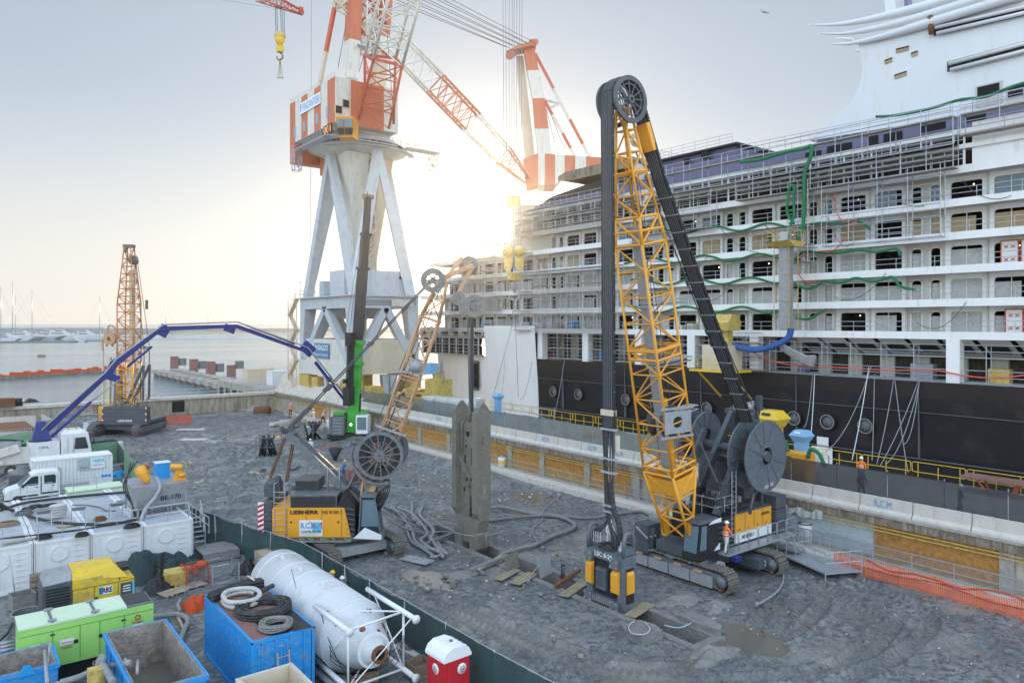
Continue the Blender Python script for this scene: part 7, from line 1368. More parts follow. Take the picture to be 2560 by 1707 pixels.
sg_=generator('generator','small flat lime green generator with white roof behind the tank containers',8.2,12.9,62,63.8,0,1.6,None)
b=MB('lime'); b.box(7.4,11.6,62,63.8,.2,1.95); b.m('limetop'); b.box(7.35,11.0,61.95,63.85,1.951,2.05); b.build('body',sg_,world=True)
b=MB('mgrey'); b.box(11.02,11.58,62,63.8,1.951,2.0); b.build('exhaust_grille',sg_,world=True)
# van
vn=thing('crew_van','white crew cab van with open back and headboard, parked by the TREVI container','van',(4.3,70.5,0)); 
def VV(n,b,p=vn): return b.build(n,p,world=True)
b=MB('white'); prof=[(3.95,.45),(3.95,.95),(4.2,1.15),(4.9,1.35),(5.75,2.2),(6.1,2.35),(7.5,2.35),(7.7,2.2),(7.7,.45)]
b.prism(prof,'y',69.6,71.5); vb=VV('body',b)
b=MB('glass'); b.prism([(5.1,1.42),(5.75,2.08),(6.2,2.12),(6.2,1.42)],'y',69.575,69.598); VV('side_window',b); b=MB('glass'); b.prism([(6.6,1.42),(6.6,2.12),(7.3,2.12),(7.4,2.0),(7.4,1.42)],'y',69.575,69.598); VV('side_window',b)
b=MB('glass'); b.add([(4.93,69.75,1.40),(4.93,71.35,1.40),(5.7,71.3,2.18),(5.7,69.8,2.18)],[(0,3,2,1)]); b.v=[(v[0]-.02,v[1],v[2]+.01) for v in b.v]; VV('windscreen',b)
b=MB('black'); b.box(3.88,4.3,69.65,71.45,.35,.75); b.box(6.38,6.42,69.585,69.599,.7,2.1); b.bc((5.15,69.5,1.45),(.15,.12,.25)); VV('bumper_and_trim',b)
b=MB('signwhite'); b.bc((4.15,69.62,1.02),(.35,.06,.16),(0,-25,0)); VV('headlight',b)
for x in(4.8,8.9):
    for y in(69.55,71.3): b=MB('rubber'); b.lathe((x,y,.36),(0,1,0),[(0,.2),(0,.36),(.22,.36),(.22,.2)],18); wv=VV('wheel',b); b=MB('lgrey'); b.lathe((x,y-.01,.36),(0,1,0),[(0,.05),(.03,.2)],12); VV('rim',b,wv)
b=MB('galv'); b.box(7.8,9.8,69.65,71.45,.75,.82); b.box(7.8,9.8,69.65,69.7,.82,1.2); b.rail([(7.78,69.7,.8),(7.78,71.4,.8)],1.7,.45,.03,4); b.add([(7.76,69.7,.8),(7.76,71.4,.8),(7.76,71.4,2.5),(7.76,69.7,2.5)],[(0,1,2,3)]) if 0 else None; VV('load_bed',b)
# round tank behind van, bins, blue unit
t=thing('water_tank','round dark grey plastic tank with stepped lid between truck and van','tank',tuple(gp(55,1222)));b=MB('mgrey'); b.lathe((0,0,0),(0,0,1),[(0,.95),(1.3,.95),(1.35,1.0),(1.55,.85),(1.75,.45),(1.85,.45),(1.95,.4)],22); b.build('tank_shell',t)
for i,px in enumerate((177,199)):
    p=gp(px,1212); t=thing('crate_box',['left','right'][i]+' dark red open bin with yellow bags before the TREVI container','bin',tuple(p)); b=MB('tred'); b.box(-.3,.35,-.3,.3,0,.7); b.m('machyel').ball((0,0,.7),(.28,.25,.15),8); b.build('bin_body',t)
p=gp(280,1205); t=thing('spare_parts_rack','rack with blue tank parts and pipes behind the flat green generator','rack',tuple(p)); b=MB('blue'); b.lathe((-.9,0,.7),(1,0,0),[(0,.2),(1.9,.2)],12); b.bc((.5,0,.6),(.4,.4,.6)); b.build('blue_cylinder',t); b=MB('lgrey'); b.tube((-2.2,0,1.3),(-.4,0,1.4),.15); b.tube((-2.2,.3,1.1),(1,.4,1.5),.08); b.build('pipe',t)
# blue and beige open tubs
def tub(label,x0,x1,y0,y1,z1,fill,mat='wornblue',inner='tubin'):
    t=thing('open_tank',label,'open tank',((x0+x1)/2,(y0+y1)/2,0)); b=MB(mat); th=.07
    for a in((x0,x0+th*.5,y0,y1),(x1-th*.5,x1,y0,y1),(x0+th*.5,x1-th*.5,y0,y0+th*.5),(x0+th*.5,x1-th*.5,y1-th*.5,y1)): b.box(a[0],a[1],a[2],a[3],.05,z1-.02)
    y=y0+.3
    while y<y1: b.box(x0-.06,x0,y,y+.1,.1,z1-.15); b.box(x1,x1+.06,y,y+.1,.1,z1-.15); y+=.7
    b.box(x0-.08,x1+.08,y0-.08,y0,z1-.16,z1); b.box(x0-.08,x0,y0,y1,z1-.12,z1); b.box(x1,x1+.08,y0,y1,z1-.12,z1); b.box(x0-.08,x1+.08,y1,y1+.08,z1-.12,z1); b.build('outer_shell',t,world=True)
    b=MB(inner); i=th*.5
    for a in((x0+i,x0+2*i,y0+i,y1-i),(x1-2*i,x1-i,y0+i,y1-i),(x0+2*i,x1-2*i,y0+i,y0+2*i),(x0+2*i,x1-2*i,y1-2*i,y1-i)): b.box(a[0],a[1],a[2],a[3],.1,z1+.01)
    b.build('inner_wall',t,world=True); b=MB('slurry'); b.box(x0+2*i+.005,x1-2*i-.005,y0+2*i+.005,y1-2*i-.005,.12,fill); b.build('liquid',t,world=True); return t
tub('large bright blue open tank with stained inside and grey liquid, bottom left',5.0,7.12,26.0,31.85,2.4,.75)
tb=tub('blue open tank with lifting eye, cut off by the left edge of the photo',1.2,3.4,31.5,33.55,1.85,1.1); b=MB('blue'); b.prism([(2.15,1.7),(2.75,1.7),(2.55,2.05),(2.35,2.05)],'y',31.36,31.41); b.build('lifting_eye',tb,world=True)
tb=tub('low pale trough with lifting eye below the left blue tank',1.6,3.5,29.4,31.2,1.25,.8,'concL'); b=MB('concL'); b.prism([(2.2,1.2),(2.7,1.2),(2.55,1.5),(2.35,1.5)],'y',29.28,29.33); b.build('lifting_eye',tb,world=True)
tub('small beige open tank at the bottom edge in front of the blue container',7.95,9.75,23.2,25.2,2.3,.7,'concL','beige')
# pipework between tubs
t=thing('pipe_manifold','muddy pipe manifold with yellow valve crossing in front of the large blue tank','pipes',tuple(gp(250,1690,1)))
b=MB('hosegrey'); P3=lambda x,y,Y: aY(x,y,Y)
b.path([P3(150,1705,30),P3(200,1690,30),P3(250,1668,30),P3(300,1660,29.5),P3(322,1655,28)],.11,8,4); b.path([P3(252,1655,30),P3(268,1680,29),P3(285,1707,28)],.13,8,3); b.tube(P3(245,1648,30),P3(262,1652,30),.2,n=10); b.path([P3(300,1662,29),P3(318,1670,29),P3(325,1660,29),P3(310,1648,29)],.08,7,4); b.build('pipe',t,world=True)
b=MB('machyel'); b.bc(P3(240,1690,29.4),(.5,.4,.6)); b.lathe(P3(225,1700,29.4),(1,0,0),[(0,.22),(.5,.22)],12); b.build('valve',t,world=True)
b=MB('lgrey'); b.tube(P3(112,1625,31.4),P3(118,1707,29),.06); b.tube(P3(126,1605,31.4),P3(118,1668,31),.05); b.tube(P3(343,1680,27),P3(345,1650,28),.05); b.build('thin_pipe',t,world=True)
# coils on the blue container
def coil(label,cx,cy,z,r,n,tr,mat,par=None,sq_=.85,seed=1):
    g=random.Random(seed); b=MB(mat)
    for k in range(n): rr_=r-(k//3)*tr*2.05; zz=z+tr+(k%3)*tr*1.8; b.path([(cx+g.uniform(-.02,.02)+rr_*math.cos(R(a)),cy+sq_*rr_*math.sin(R(a)),zz+.02*math.sin(a*.05+k)) for a in range(0,360,15)],tr,6,closed=True)
    return b.build('hose_coil',loc=(cx,cy,z),label=label,cat='hose coil')
ZT=2.6
coil('largest coil of black hose with green ties on the blue container roof',10.4,29.8,ZT,1.08,15,.05,'rubber',seed=1,sq_=1.0)
coil('smaller coil of muddy grey rope on the black mat at the container front',10.2,27.85,ZT+.02,.6,9,.04,'mudhose',seed=2,sq_=1.0)
coil('white wrapped hose coil between the black coils on the blue container',10.0,31.3,ZT,.72,2,.1,'plastic',seed=3,sq_=1.25)
t=thing('hose_bundle','bundle of thick black hoses tied with a strap at the container back','hose bundle',(10.3,32.5,ZT))
for k in range(7): b=MB('rubber'); o=(k%4)*.17; q=.1+.15*(k//4); b.path([(8.95,31.9+o,ZT+q+.05),(9.6,32.25+o,ZT+q),(10.5,32.5+o,ZT+q+.03),(11.35,32.45+o,ZT+q)],.085,8,4); b.build('hose',t,world=True)
b=MB('plastic'); b.bar((10.9,32.35,ZT+.42),(10.85,33.15,ZT+.42),.08,.02); b.build('strap',t,world=True)
hose('pipe','short black pipe end lying on the container roof beside the silo','pipe',[(10.6,31.4,ZT+.15),(11.5,31.7,ZT+.25)],.1,'rubber',0,10)
b=MB('black'); b.grid(lambda u,v:(9.75+1.6*u,27.2+2.4*v-.2*u,ZT+.0+.012*math.sin(u*9+v*7)),10,10); b.build('rubber_mat',loc=(10.4,28.3,ZT),label='black mat under the coils on the blue container roof',cat='mat')
t=thing('ladder','short pale wooden ladder leaning on the blue container doors','ladder',(10,26.9,.0)); b=MB('palewood'); b.tube((9.85,26.5,0),(9.95,27.0,2.0),.03,n=6); b.tube((10.3,26.5,0),(10.4,27.0,2.0),.03,n=6); b.build('side_rail',t,world=True)
for k in range(6): b=MB('palewood'); f=(k+.7)/6.3; b.tube((9.85+.1*f,26.5+.5*f,2*f),(10.3+.1*f,26.5+.5*f,2*f),.02,n=5); b.build('rung',t,world=True)
# ================================================================ SILO
si=thing('silo','large white cement silo lying on its side with cone and leg frame','silo',(13.15,31,0)); SR=1.42; sz=1.75
b=MB('siloW'); b.lathe((13.15,35.8,sz),(0,-1,0),[(0,.3),(.02,SR*.8),(.25,SR),(8.7,SR)],48); sb=b.build('shell',si,world=True)
b=MB('siloW'); b.lathe((13.15,27.1,sz),(0,-1,0),[(0,SR),(.05,SR*1.0),(1.5,.62),(2.1,.32)],40); b.build('cone',si,world=True)
for y in(34.8,33.1,31.5,30.0,27.15): b=MB('white'); b.ring((13.15,y,sz),(0,1,0),SR-.02,SR+.018,.07,48); b.build('weld_ring',si,world=True)
b=MB('rust'); b.ring((13.15,25.0,sz),(0,1,0),.2,.34,.12,20); b.m('dark').lathe((13.15,24.97,sz),(0,1,0),[(0,.2),(.05,.2)],16); b.build('outlet',si,world=True)
b=MB('white'); b.ring((13.15,25.5,sz),(0,1,0),.5,.68,.06,28); b.build('flange',si,world=True)
lg4=[(14.35,3.0),(14.35,.75),(12.0,.7),(12.0,2.85)]
for x,z in lg4:
    b=MB('white'); b.tube((x,28.4,z),(x,24.4 if x>13 else 25.2,z),.1,n=10); b.lathe((x,(24.3 if x>13 else 25.1),z),(0,1,0),[(0,.17),(.03,.17)],14); b.build('leg',si,world=True)
b=MB('white')
for i in range(4):
    (x,z),(u,w_)=lg4[i],lg4[(i+1)%4]; b.tube((x,25.3,z),(u,25.3,w_),.045,n=6); b.tube((x,27.8,z),(u,25.3,w_),.035,n=6)
b.tube((12.0,25.2,.7),(14.35,24.6,3.0),.03,n=5); b.build('bracing',si,world=True)
b=MB('lgrey'); b.tube((11.75,30.5,.35),(12.2,24.9,.25),.13,n=10); b.tube((11.7,30.5,.25),(12.6,30.2,.25),.06); b.build('filling_pipe',si,world=True)
b=MB('concdark'); b.bc((13.15,28.5,.16),(2.2,.4,.32)); b.bc((13.15,34,.16),(2.2,.4,.32)); b.build('cradle',si,world=True)
# portable toilet
tl=thing('portable_toilet','red portable toilet with white ribbed roof in the foreground','portable toilet',(14.95,23.0,0),R(2))
b=MB('tred'); b.box(-.56,.56,-.56,.56,.05,2.02)
for x in(-.35,0,.35): b.box(x-.1,x+.1,-.585,-.56,.2,1.85) if x else None
b.build('cabin',tl)
b=MB('signwhite'); pr=[(-.62,2.0),(.62,2.0),(.62,2.1),(.5,2.32),(.25,2.45),(-.25,2.45),(-.5,2.32),(-.62,2.1)]; b.prism(pr,'y',-.62,.62); 
for y in(-.4,-.13,.13,.4): b.prism([(p[0]*1.01,p[1]+.025) for p in pr[2:]],'y',y-.06,y+.06)
b.m('mgrey').lathe((0.05,-.1,2.45),(0,0,1),[(0,.07),(.08,.07)],10); b.build('roof',tl)
b=MB('tred'); b.box(-.57,-.561,-.42,.42,.15,1.95); b.build('door',tl)
for o,u,n_ in(((-.3+.5,-.592,1.6),(1,0,0),(0,-1,0)),((-.575,.0,1.6),(0,-1,0),(-1,0,0))):
    o=V(o); b=MB('signwhite'); b.lathe(o,n_,[(-.01,.2),(.005,.2)],24); s_=b.build('round_sign',tl)
    for s,dz,c,w_ in(('Sebach',.06,'green',.2),('TEMPORARY',-.03,'textred',.26),('TOILET',-.12,'textred',.2)): text(s_,s,o+V(n_)*.012+V(u)*(-w_/2)+V((0,0,dz)),u,(0,0,1),w_,.06,c,bold=.02)
# small yard things
def cage(label,px,py,w_,d_,h_,mat,fill=None,z=.12):
    p=gp(px,py); t=thing('crate',label,'crate',tuple(p)); b=MB(mat); 
    for x in(-w_/2,w_/2):
        for y in(-d_/2,d_/2): b.bar((x,y,0),(x,y,h_),.06)
    for zz in(z,h_): b.path([(-w_/2,-d_/2,zz),(w_/2,-d_/2,zz),(w_/2,d_/2,zz),(-w_/2,d_/2,zz)],.03,4,closed=True)
    b.build('frame',t); b=MB('wiremesh'); [b.add([(x0,y0,z),(x1,y1,z),(x1,y1,h_),(x0,y0,h_)],[(0,1,2,3)]) for x0,y0,x1,y1 in((-w_/2,-d_/2,w_/2,-d_/2),(w_/2,-d_/2,w_/2,d_/2),(w_/2,d_/2,-w_/2,d_/2),(-w_/2,d_/2,-w_/2,-d_/2))]; b.build('mesh_side',t)
    if fill: b=MB(fill); g=random.Random(5); [b.ball((g.uniform(-w_*.35,w_*.35),g.uniform(-d_*.3,d_*.3),h_*.5+.1*k),(.3,.3,.2),8) for k in range(6)]; b.build('contents',t)
    return t
cage('orange wire crate heaped with red netting behind the blue container',487,1455,1.15,1.2,1.0,'netred','netred')
cage('tall grey folding wire cage beside the orange crate',556,1452,1.4,1.3,1.1,'galv')
def heap(name,label,cat,px,py,rx,ry,h,mat,seed,n=26,z=0):
    p=gp(px,py,z); g=random.Random(seed); ph=[g.uniform(0,6) for _ in range(8)]; b=MB(mat)
    def f(u,v):
        a=2*math.pi*u; r=v; k=1+.25*math.sin(3*a+ph[0])+.12*math.sin(7*a+ph[1]); x=rx*r*k*math.cos(a); y=ry*r*k*math.sin(a)
        return (p.x+x,p.y+y,z+max(0,h*(1-r*r)*(1+.35*math.sin(5*x/rx+ph[2])*math.cos(4*y/ry+ph[3])+.18*math.sin(11*x/rx+ph[4]+9*y/ry))))
    b.grid(f,n,9); return b.build(name,loc=tuple(p),label=label,cat=cat)
heap('red_net','red plastic netting crumpled on the ground beside the blue container','net',490,1517,.75,.7,.5,'netred',3)
heap('black_tarp','big dark green tarpaulin heap behind the yellow generator','tarpaulin',360,1440,2.2,1.4,1.2,'tarpgreen',4,40); heap('black_tarp','smaller dark tarpaulin draped over the yellow pallet box','tarpaulin',445,1432,1.4,.8,.9,'tarpgreen',9,30); heap('black_tarp','dark sheet heap left of the wire cages by the white tank','tarpaulin',520,1392,1.6,.6,.5,'tarpgreen',14)
p=gp(435,1462); t=thing('pallet_box','yellow green plastic pallet box under the tarpaulin','box',tuple(p)); b=MB('machyel'); b.hexa([(-.55,-.5,.15),(.55,-.5,.15),(.55,.5,.15),(-.55,.5,.15),(-.62,-.55,.8),(.62,-.55,.8),(.62,.55,.8),(-.62,.55,.8)]); [b.box(x-.08,x+.08,-.5,.5,0,.15) for x in(-.45,0,.45)]; b.build('box_shell',t)
def wbox(label,px,py,w_,d_,h_,rz=0,lid=True,z=0,mat='wood',cat='wooden crate'):
    p=gp(px,py,z); t=thing('wooden_crate',label,cat,tuple(p),R(rz)); 
    for k,(x0,x1,y0,y1) in enumerate(((-w_/2,w_/2,-d_/2,-d_/2+.03),(-w_/2,w_/2,d_/2-.03,d_/2),(-w_/2,-w_/2+.03,-d_/2+.03,d_/2-.03),(w_/2-.03,w_/2,-d_/2+.03,d_/2-.03))):
        b=MB(mat); m=3
        for j in range(m): b.box(x0,x1,y0,y1,.05+h_*j/m,h_*(j+1)/m-.0+.03)
        b.build('side',t)
    b=MB('palewood' if lid else 'slurry'); b.box(-w_/2+.03,w_/2-.03,-d_/2+.03,d_/2-.03,h_*(.9 if lid else .5),h_*(.97 if lid else .6)); b.build('lid' if lid else 'contents',t); return t
wbox('wooden crate of planks behind the white silo',678,1425,1.5,1.3,1.1,0,True,0,'palewood')
wbox('muddy wooden box with hoses left of the yellow generator',55,1520,1.0,.9,.75,10,False,0,'mudhose'); wbox('open wooden box lower part, right of the broken pallet near the silo legs',905,1700,1.1,.9,.45,-10,False); wbox('open wooden box left of the red toilet',1048,1690,.9,.8,.6,0,False)
for k,(px,py,lab,rz,mt) in enumerate(((430,1480,'dirty pallet with rags in front of the yellow pallet box',15,'palewood'),(873,1700,'broken white pallet near the silo legs at the bottom edge',-25,'concL'),(482,1462,'grey board under the orange crate',10,'palewood'))):
    p=gp(px,py+4,0); t=thing('pallet',lab,'pallet',tuple(p),R(rz)); b=MB(mt)
    for j in range(6): b.box(-.6,.6,-.45+.16*j,-.33+.16*j,.1,.13)
    for x in(-.5,0,.45): b.box(x,x+.08,-.45,.5,0,.1)
    b.build('boards',t)
slab('board','white board lying on the ground in front of the red toilet','board',1035,1632,.5,2.4,.05,8,'concL',.05); slab('board','pale sheet on the ground by the silo legs','board',965,1612,.6,1.2,.04,-6,'lgrey',.05); slab('board','pale plank beside the hose bend at the blue tank','board',453,1560,.12,2.2,.06,-5,'palewood',.08)
heap('engine_parts','heap of black machine parts between tarpaulin and pallet','machine parts',393,1478,.7,.6,.7,'black',21); heap('engine_parts','heap of black machine parts behind the grey cage','machine parts',615,1432,.7,.5,.7,'black',22)
coil('loops of pale hose on the muddy box left of the yellow generator',3.3,40.6,.7,.75,3,.05,'mudhose',seed=8)
p=gp(95,1495); t=thing('tool_rack','brown stacked battery rack left of the grey generator section','rack',tuple(p)); b=MB('concdark'); [b.box(-.35,.35,-.3,.3,.05+.32*k,.3+.32*k) for k in range(4)]; b.build('shelf_units',t)
b=MB('steel'); b.tube(gp(42,1515),gp(42,1515)+V((-.3,.3,2.6)),.03,n=6); b.build('shovel',loc=tuple(gp(42,1515)),label='long shovel standing upright in the muddy box',cat='shovel')
p=gp(402,1470); b=MB('black'); b.bar(p,p+V((.1,0,1.9)),.12,.16); b.bar(p+V((-.35,0,0)),p+V((-.25,0,1.6)),.08,.1); b.build('dark_posts',loc=tuple(p),label='black steel profile standing upright right of the yellow generator',cat='steel profile')
# ================================================================ BACK OF THE PIT
for (px,py,lab,w_) in((672,1140,'nearer cage of upright black pipes in a steel frame',2.3),(785,1100,'farther cage of upright black pipes with a worker on it',2.6)):
    p=gp(px,py); t=thing('pipe_cage',lab,'pipe cage',tuple(p),R(-30)); g=random.Random(px); b=MB('black')
    for k in range(16): b.tube((g.uniform(-w_*.4,w_*.4),g.uniform(-.8,.8),.1),(g.uniform(-w_*.4,w_*.4),g.uniform(-.8,.8),g.uniform(1.9,2.3)),.11,n=7)
    b.build('pipe_bundle',t); b=MB('mgrey')
    for x in(-w_/2,0,w_/2):
        for y in(-1,1): b.bar((x,y,0),(x,y,2.2),.07)
    for zz in(.1,1.1,2.1): b.path([(-w_/2,-1,zz),(w_/2,-1,zz),(w_/2,1,zz),(-w_/2,1,zz)],.035,4,closed=True)
    b.build('frame',t)
heap('rubble','pale rubble heap against the far wall left of the corner','rubble',620,1032,3.5,2,1.0,'conc',31); heap('rubble','dark spoil heap at the left against the wall','spoil',165,1063,5,4,1.8,'rock',33,40); heap('rubble','dark mud heap below the concrete panels at the far left','spoil',45,1082,6,2.6,1.1,'rock',35,36)
p=gp(655,1040); b=MB('rust'); b.T=Matrix.Translation(p)@Matrix.Rotation(R(-35),4,'Z'); b.lathe((-1.1,0,.75),(1,0,0),[(0,.75),(2.3,.75)],14); b.build('rusty_tank',loc=tuple(p),label='rusty brown cylinder lying at the far end of the site',cat='tank')
for px,py,lab in((442,1062,'orange net pen beside the left lattice crane'),(330,1150,'x')):
    if lab=='x': continue
    p=gp(px,py); t=thing('net_pen',lab,'net fence',tuple(p)); b=MB('barriernet'); pts=[V((-1.6,-1.0,0)),V((1.6,-1.2,0)),V((1.9,1,0)),V((-1.2,1.2,0))]
    for i in range(4): a,c=pts[i],pts[(i+1)%4]; b.add([a,c,c+V((0,0,1.2)),a+V((0,0,1.2))],[(0,1,2,3)])
    b.build('net',t); b=MB('netred'); [b.tube(q,q+V((0,0,1.3)),.03,n=5) for q in pts]; b.build('stake',t)
g=random.Random(4)
for k in range(9):
    px=g.uniform(690,800);py=g.uniform(1048,1075); slab('sheet_pile_stack',['tilted pale board','white sheet','flat pale panel','grey packing board','beige slab','white plank','bent pale sheet','small white panel','pale beam'][k]+f" among the white boards in the far corner, {['left','middle','right'][min(2,int((px-690)/37))]} part",'board',px,py,g.uniform(1.2,3),g.uniform(.5,1.2),g.uniform(.1,.5),g.uniform(-60,60),g.choice(['concL','plastic','palewood']),0.2)
slab('concrete_slab','long pale concrete slab in the mud near the orange net pen','slab',478,1075,3.6,1.0,.15,-35,'concL'); slab('concrete_slab','second pale slab lying nearer than the orange net pen','slab',486,1100,3.2,1.3,.12,-38,'concL'); heap('cement_pile','pale grey cement pile in the mud in the middle distance','cement',530,1108,1.7,.8,.35,'lgrey',44)
p=gp(288,1140); t=thing('block','pale concrete cube with blue marking beside the light green fence','block',tuple(p)); b=MB('concL'); b.box(-.7,.7,-.6,.6,0,1.5); b.build('cube',t); text(t,'CAM',(-.5,-.61,.6),(1,0,0),(0,0,1),1.0,.4,'cyan')
for k in range(16): p=gp(706+9*k,1030+4.1*k,.5); b=MB('concW'); b.bc((0,0,.25),(.35,.9,.5)); b.v=[(v[0]+p.x,v[1]+p.y,v[2]+.4) for v in b.v]; b.build('anchor_block',loc=tuple(p),label='small concrete anchor block in the row along the kerb below the far corner',cat='anchor block',group='row of anchor blocks')
p=gp(840,1098); t=thing('site_box','grey and white cabinet left of the green telescopic crane','cabinet',tuple(p)); b=MB('lgrey'); b.box(-1.2,1.2,-.8,.8,0,1.5); b.m('signwhite').bc((0,0,2.0),(2.2,.3,1.2),(-40,0,0)); b.build('cabinet_body',t)
p=gp(838,1154); t=thing('hopper_funnel','small black funnel on legs in the middle of the site','funnel',tuple(p)); b=MB('black'); b.lathe((0,0,0),(0,0,1),[(0,.15),(.3,.2),(1.4,.75)],14); b.build('funnel_cone',t)
p=gp(886,1208); t=thing('pressure_tank','red machine with hose beside the blue clad worker','machine',tuple(p)); b=MB('roofred'); b.box(-.7,.7,-.4,.4,.2,1.3); b.lathe((-.2,-.5,.7),(0,1,0),[(0,.4),(.3,.4)],12); b.build('machine_body',t)
slab('steel_plate','dark flat plate in the mud below the funnel','steel plate',700,1168,3.4,2,.08,-35,'mgrey'); slab('timber_mat','dark timber mat beside the funnel','mat',870,1170,5,2.4,.25,-40,'concdark')
for i,(px,py,dx) in enumerate(((745,1140,60),(800,1128,50))): hose('warning_tape',['lower','upper'][i]+' red and white warning tape between posts in the mid distance','tape',[gp(px,py)+V((0,0,.8)),gp(px+dx/2,py+2)+V((0,0,.6)),gp(px+dx,py-1)+V((0,0,.8))],.04,'tape',3,4)
b=MB('steel'); 
for px,py in((1003,1245),(1050,1280),(1000,1180)): 
    p=gp(px,py); b.tube(p,p+V((0,0,1.0)),.02,n=4)
a=[gp(960,1175)+V((0,0,.9)),gp(1050,1210)+V((0,0,.9)),gp(1048,1245)+V((0,0,.9))]; b.path(a,.02,4); b.path([gp(940,1230)+V((0,0,.9)),gp(1000,1245)+V((0,0,.9)),gp(1090,1240)+V((0,0,.8))],.02,4); b.path([gp(1070,1325)+V((0,0,1.0)),gp(1140,1370)+V((0,0,1.0)),gp(1215,1378)+V((0,0,1.0)),gp(1290,1355)+V((0,0,1.0))],.03,5,3); b.path([gp(1215,1378),gp(1215,1378)+V((0,0,1.0))],.03,5); b.path([gp(1070,1325),gp(1070,1325)+V((0,0,1.0))],.03,5); b.build('rope_barrier',loc=tuple(gp(1050,1300)),label='thin rope and rod barrier around the grab end of the trench',cat='rope barrier')
# concrete panels at the far left
for i,(px0,px1,y0,lab) in enumerate(((-40,76,112,'white concrete panel leaning at the far left below the parapet'),(98,128,114,'pale concrete fin standing left of the spoil heap'))):
    a=gp(px0,1075);c=gp(px1,1072); t=thing('concrete_wall',lab,'concrete panel',(a.x,y0,0)); b=MB('concL'); b.hexa([(a.x,y0,0),(a.x+(c.x-a.x),y0-.2,0),(c.x,y0,0),(a.x,y0+.3,0),(a.x,y0,2.5),(c.x,y0-.2,2.5 if i==0 else 1.5),(c.x,y0,2.5 if i==0 else 1.5),(a.x,y0+.3,2.5)]); b.build('slab',t,world=True)
p=aY(10,1020,117.5); b=MB('rust'); b.box(p.x-4,p.x+1.2,117,119,3.3,4.4); b.build('rusty_box',loc=tuple(p),label='rust brown steel box on the parapet at the left edge',cat='steel box')
p=aY(45,1005,118.6); t=thing('bollard_tank','black barrel standing on the far parapet at left','barrel',(p.x,118.6,3.25)); b=MB('black'); b.lathe((0,0,0),(0,0,1),[(0,.55),(1.0,.6),(1.0,.45)],14); b.build('barrel_shell',t)
heap('rope_pile','black rope pile on the far parapet','rope',75,1006,.9,.5,.5,'black',51,20,3.25)
t=thing('rebar_mats','rusty reinforcement mats stacked on a green covered rack at the left','rebar',tuple(gp(30,1115))); b=MB('rust'); p=gp(30,1115); b.hexa([(p.x-3,p.y-1,1.9),(p.x+2.2,p.y-2,1.9),(p.x+1.5,p.y+3,2.3),(p.x-2.5,p.y+3,2.3),(p.x-3,p.y-1,2.1),(p.x+2.2,p.y-2,2.1),(p.x+1.5,p.y+3,2.5),(p.x-2.5,p.y+3,2.5)]); b.build('mat_stack',t,world=True); b=MB('fencelight'); b.box(p.x-3.2,p.x+3.4,p.y-2.3,p.y-2.2,0,1.6); b.build('green_cover',t,world=True)
b=MB('gravelw'); [b.tube((p.x-2.9+.22*k,p.y-1.9,1.5),(p.x-2.9+.22*k,p.y-1.9,2.2),.04,n=4) for k in range(23)]; b.build('pipe_end',t,world=True)
# ================================================================ QUAY THINGS
def hopper(label,px,py,X,s,mat,txt=None):
    p=aX(px,py,X); t=thing('vent_cowl',label,'vent hopper',(X,p.y,QZ)); z=p.z-QZ; b=MB(mat); w_=s
    b.hexa([(-w_*.5,-w_*.55,z-w_*.55),(w_*.5,-w_*.55,z-w_*.55),(w_*.5,w_*.55,z-w_*.55),(-w_*.5,w_*.55,z-w_*.55),(-w_*.8,-w_*.85,z),(w_*.8,-w_*.85,z),(w_*.8,w_*.85,z),(-w_*.8,w_*.85,z)])
    b.hexa([(-w_*.8,-w_*.85,z+.001),(w_*.8,-w_*.85,z+.001),(w_*.8,w_*.85,z+.001),(-w_*.8,w_*.85,z+.001),(-w_*.45,-w_*.5,z+w_*.5),(w_*.45,-w_*.5,z+w_*.5),(w_*.45,w_*.5,z+w_*.5),(-w_*.45,w_*.5,z+w_*.5)]); hd=b.build('hood',t)
    b=MB(mat); b.box(-w_*.45,w_*.45,-w_*.5,w_*.5,.3,z-w_*.55); b.build('duct',t)
    if txt: b=MB('navy' if mat=='yellow' else 'signwhite'); b.add([(-w_*.66,w_*.3,z+.22*w_),(-w_*.66,-w_*.3,z+.22*w_),(-w_*.6,-w_*.3,z+.38*w_),(-w_*.6,w_*.3,z+.38*w_)],[(0,1,2,3)]); b.v=[(v[0]-.06,v[1],v[2]) for v in b.v]; b.build('name_plate',hd)
    return t
hopper('big yellow ventilation hopper behind the large hose reel',1930,1045,47.5,1.15,'yellow',1); hopper('light blue hopper beside the yellow one on the quay',2004,1088,47,.75,'skyblue',1); hopper('light blue vent cowl on the quay in front of the white stern',1245,990,49,.62,'skyblue')
p=aX(2010,1130,47.3); t=thing('round_tank','wrapped round grey tank under the light blue hopper','tank',(47.3,p.y,QZ)); b=MB('plastic'); b.lathe((0,0,0),(0,0,1),[(0,1.1),(2.0,1.1),(2.15,.9)],20); b.build('tank_shell',t)
p=aX(1995,1140,45.8); t=thing('pump_box','orange box with green hoses behind the netting','pump',(45.8,p.y,QZ)); b=MB('orange'); b.box(-.6,.6,-.9,.9,.1,2.4); b.build('box_body',t); b=MB('hosegreen'); b.path([(-.5,-1.0,2.2),(-.5,-1.2,2.8),(-.5,-1.8,2.6),(-.5,-2.2,1.8)],.13,7,4); b.path([(-.5,.9,2.2),(-.5,.7,3.2),(-.4,.5,2.4)],.12,7,4); b.build('hose',t)
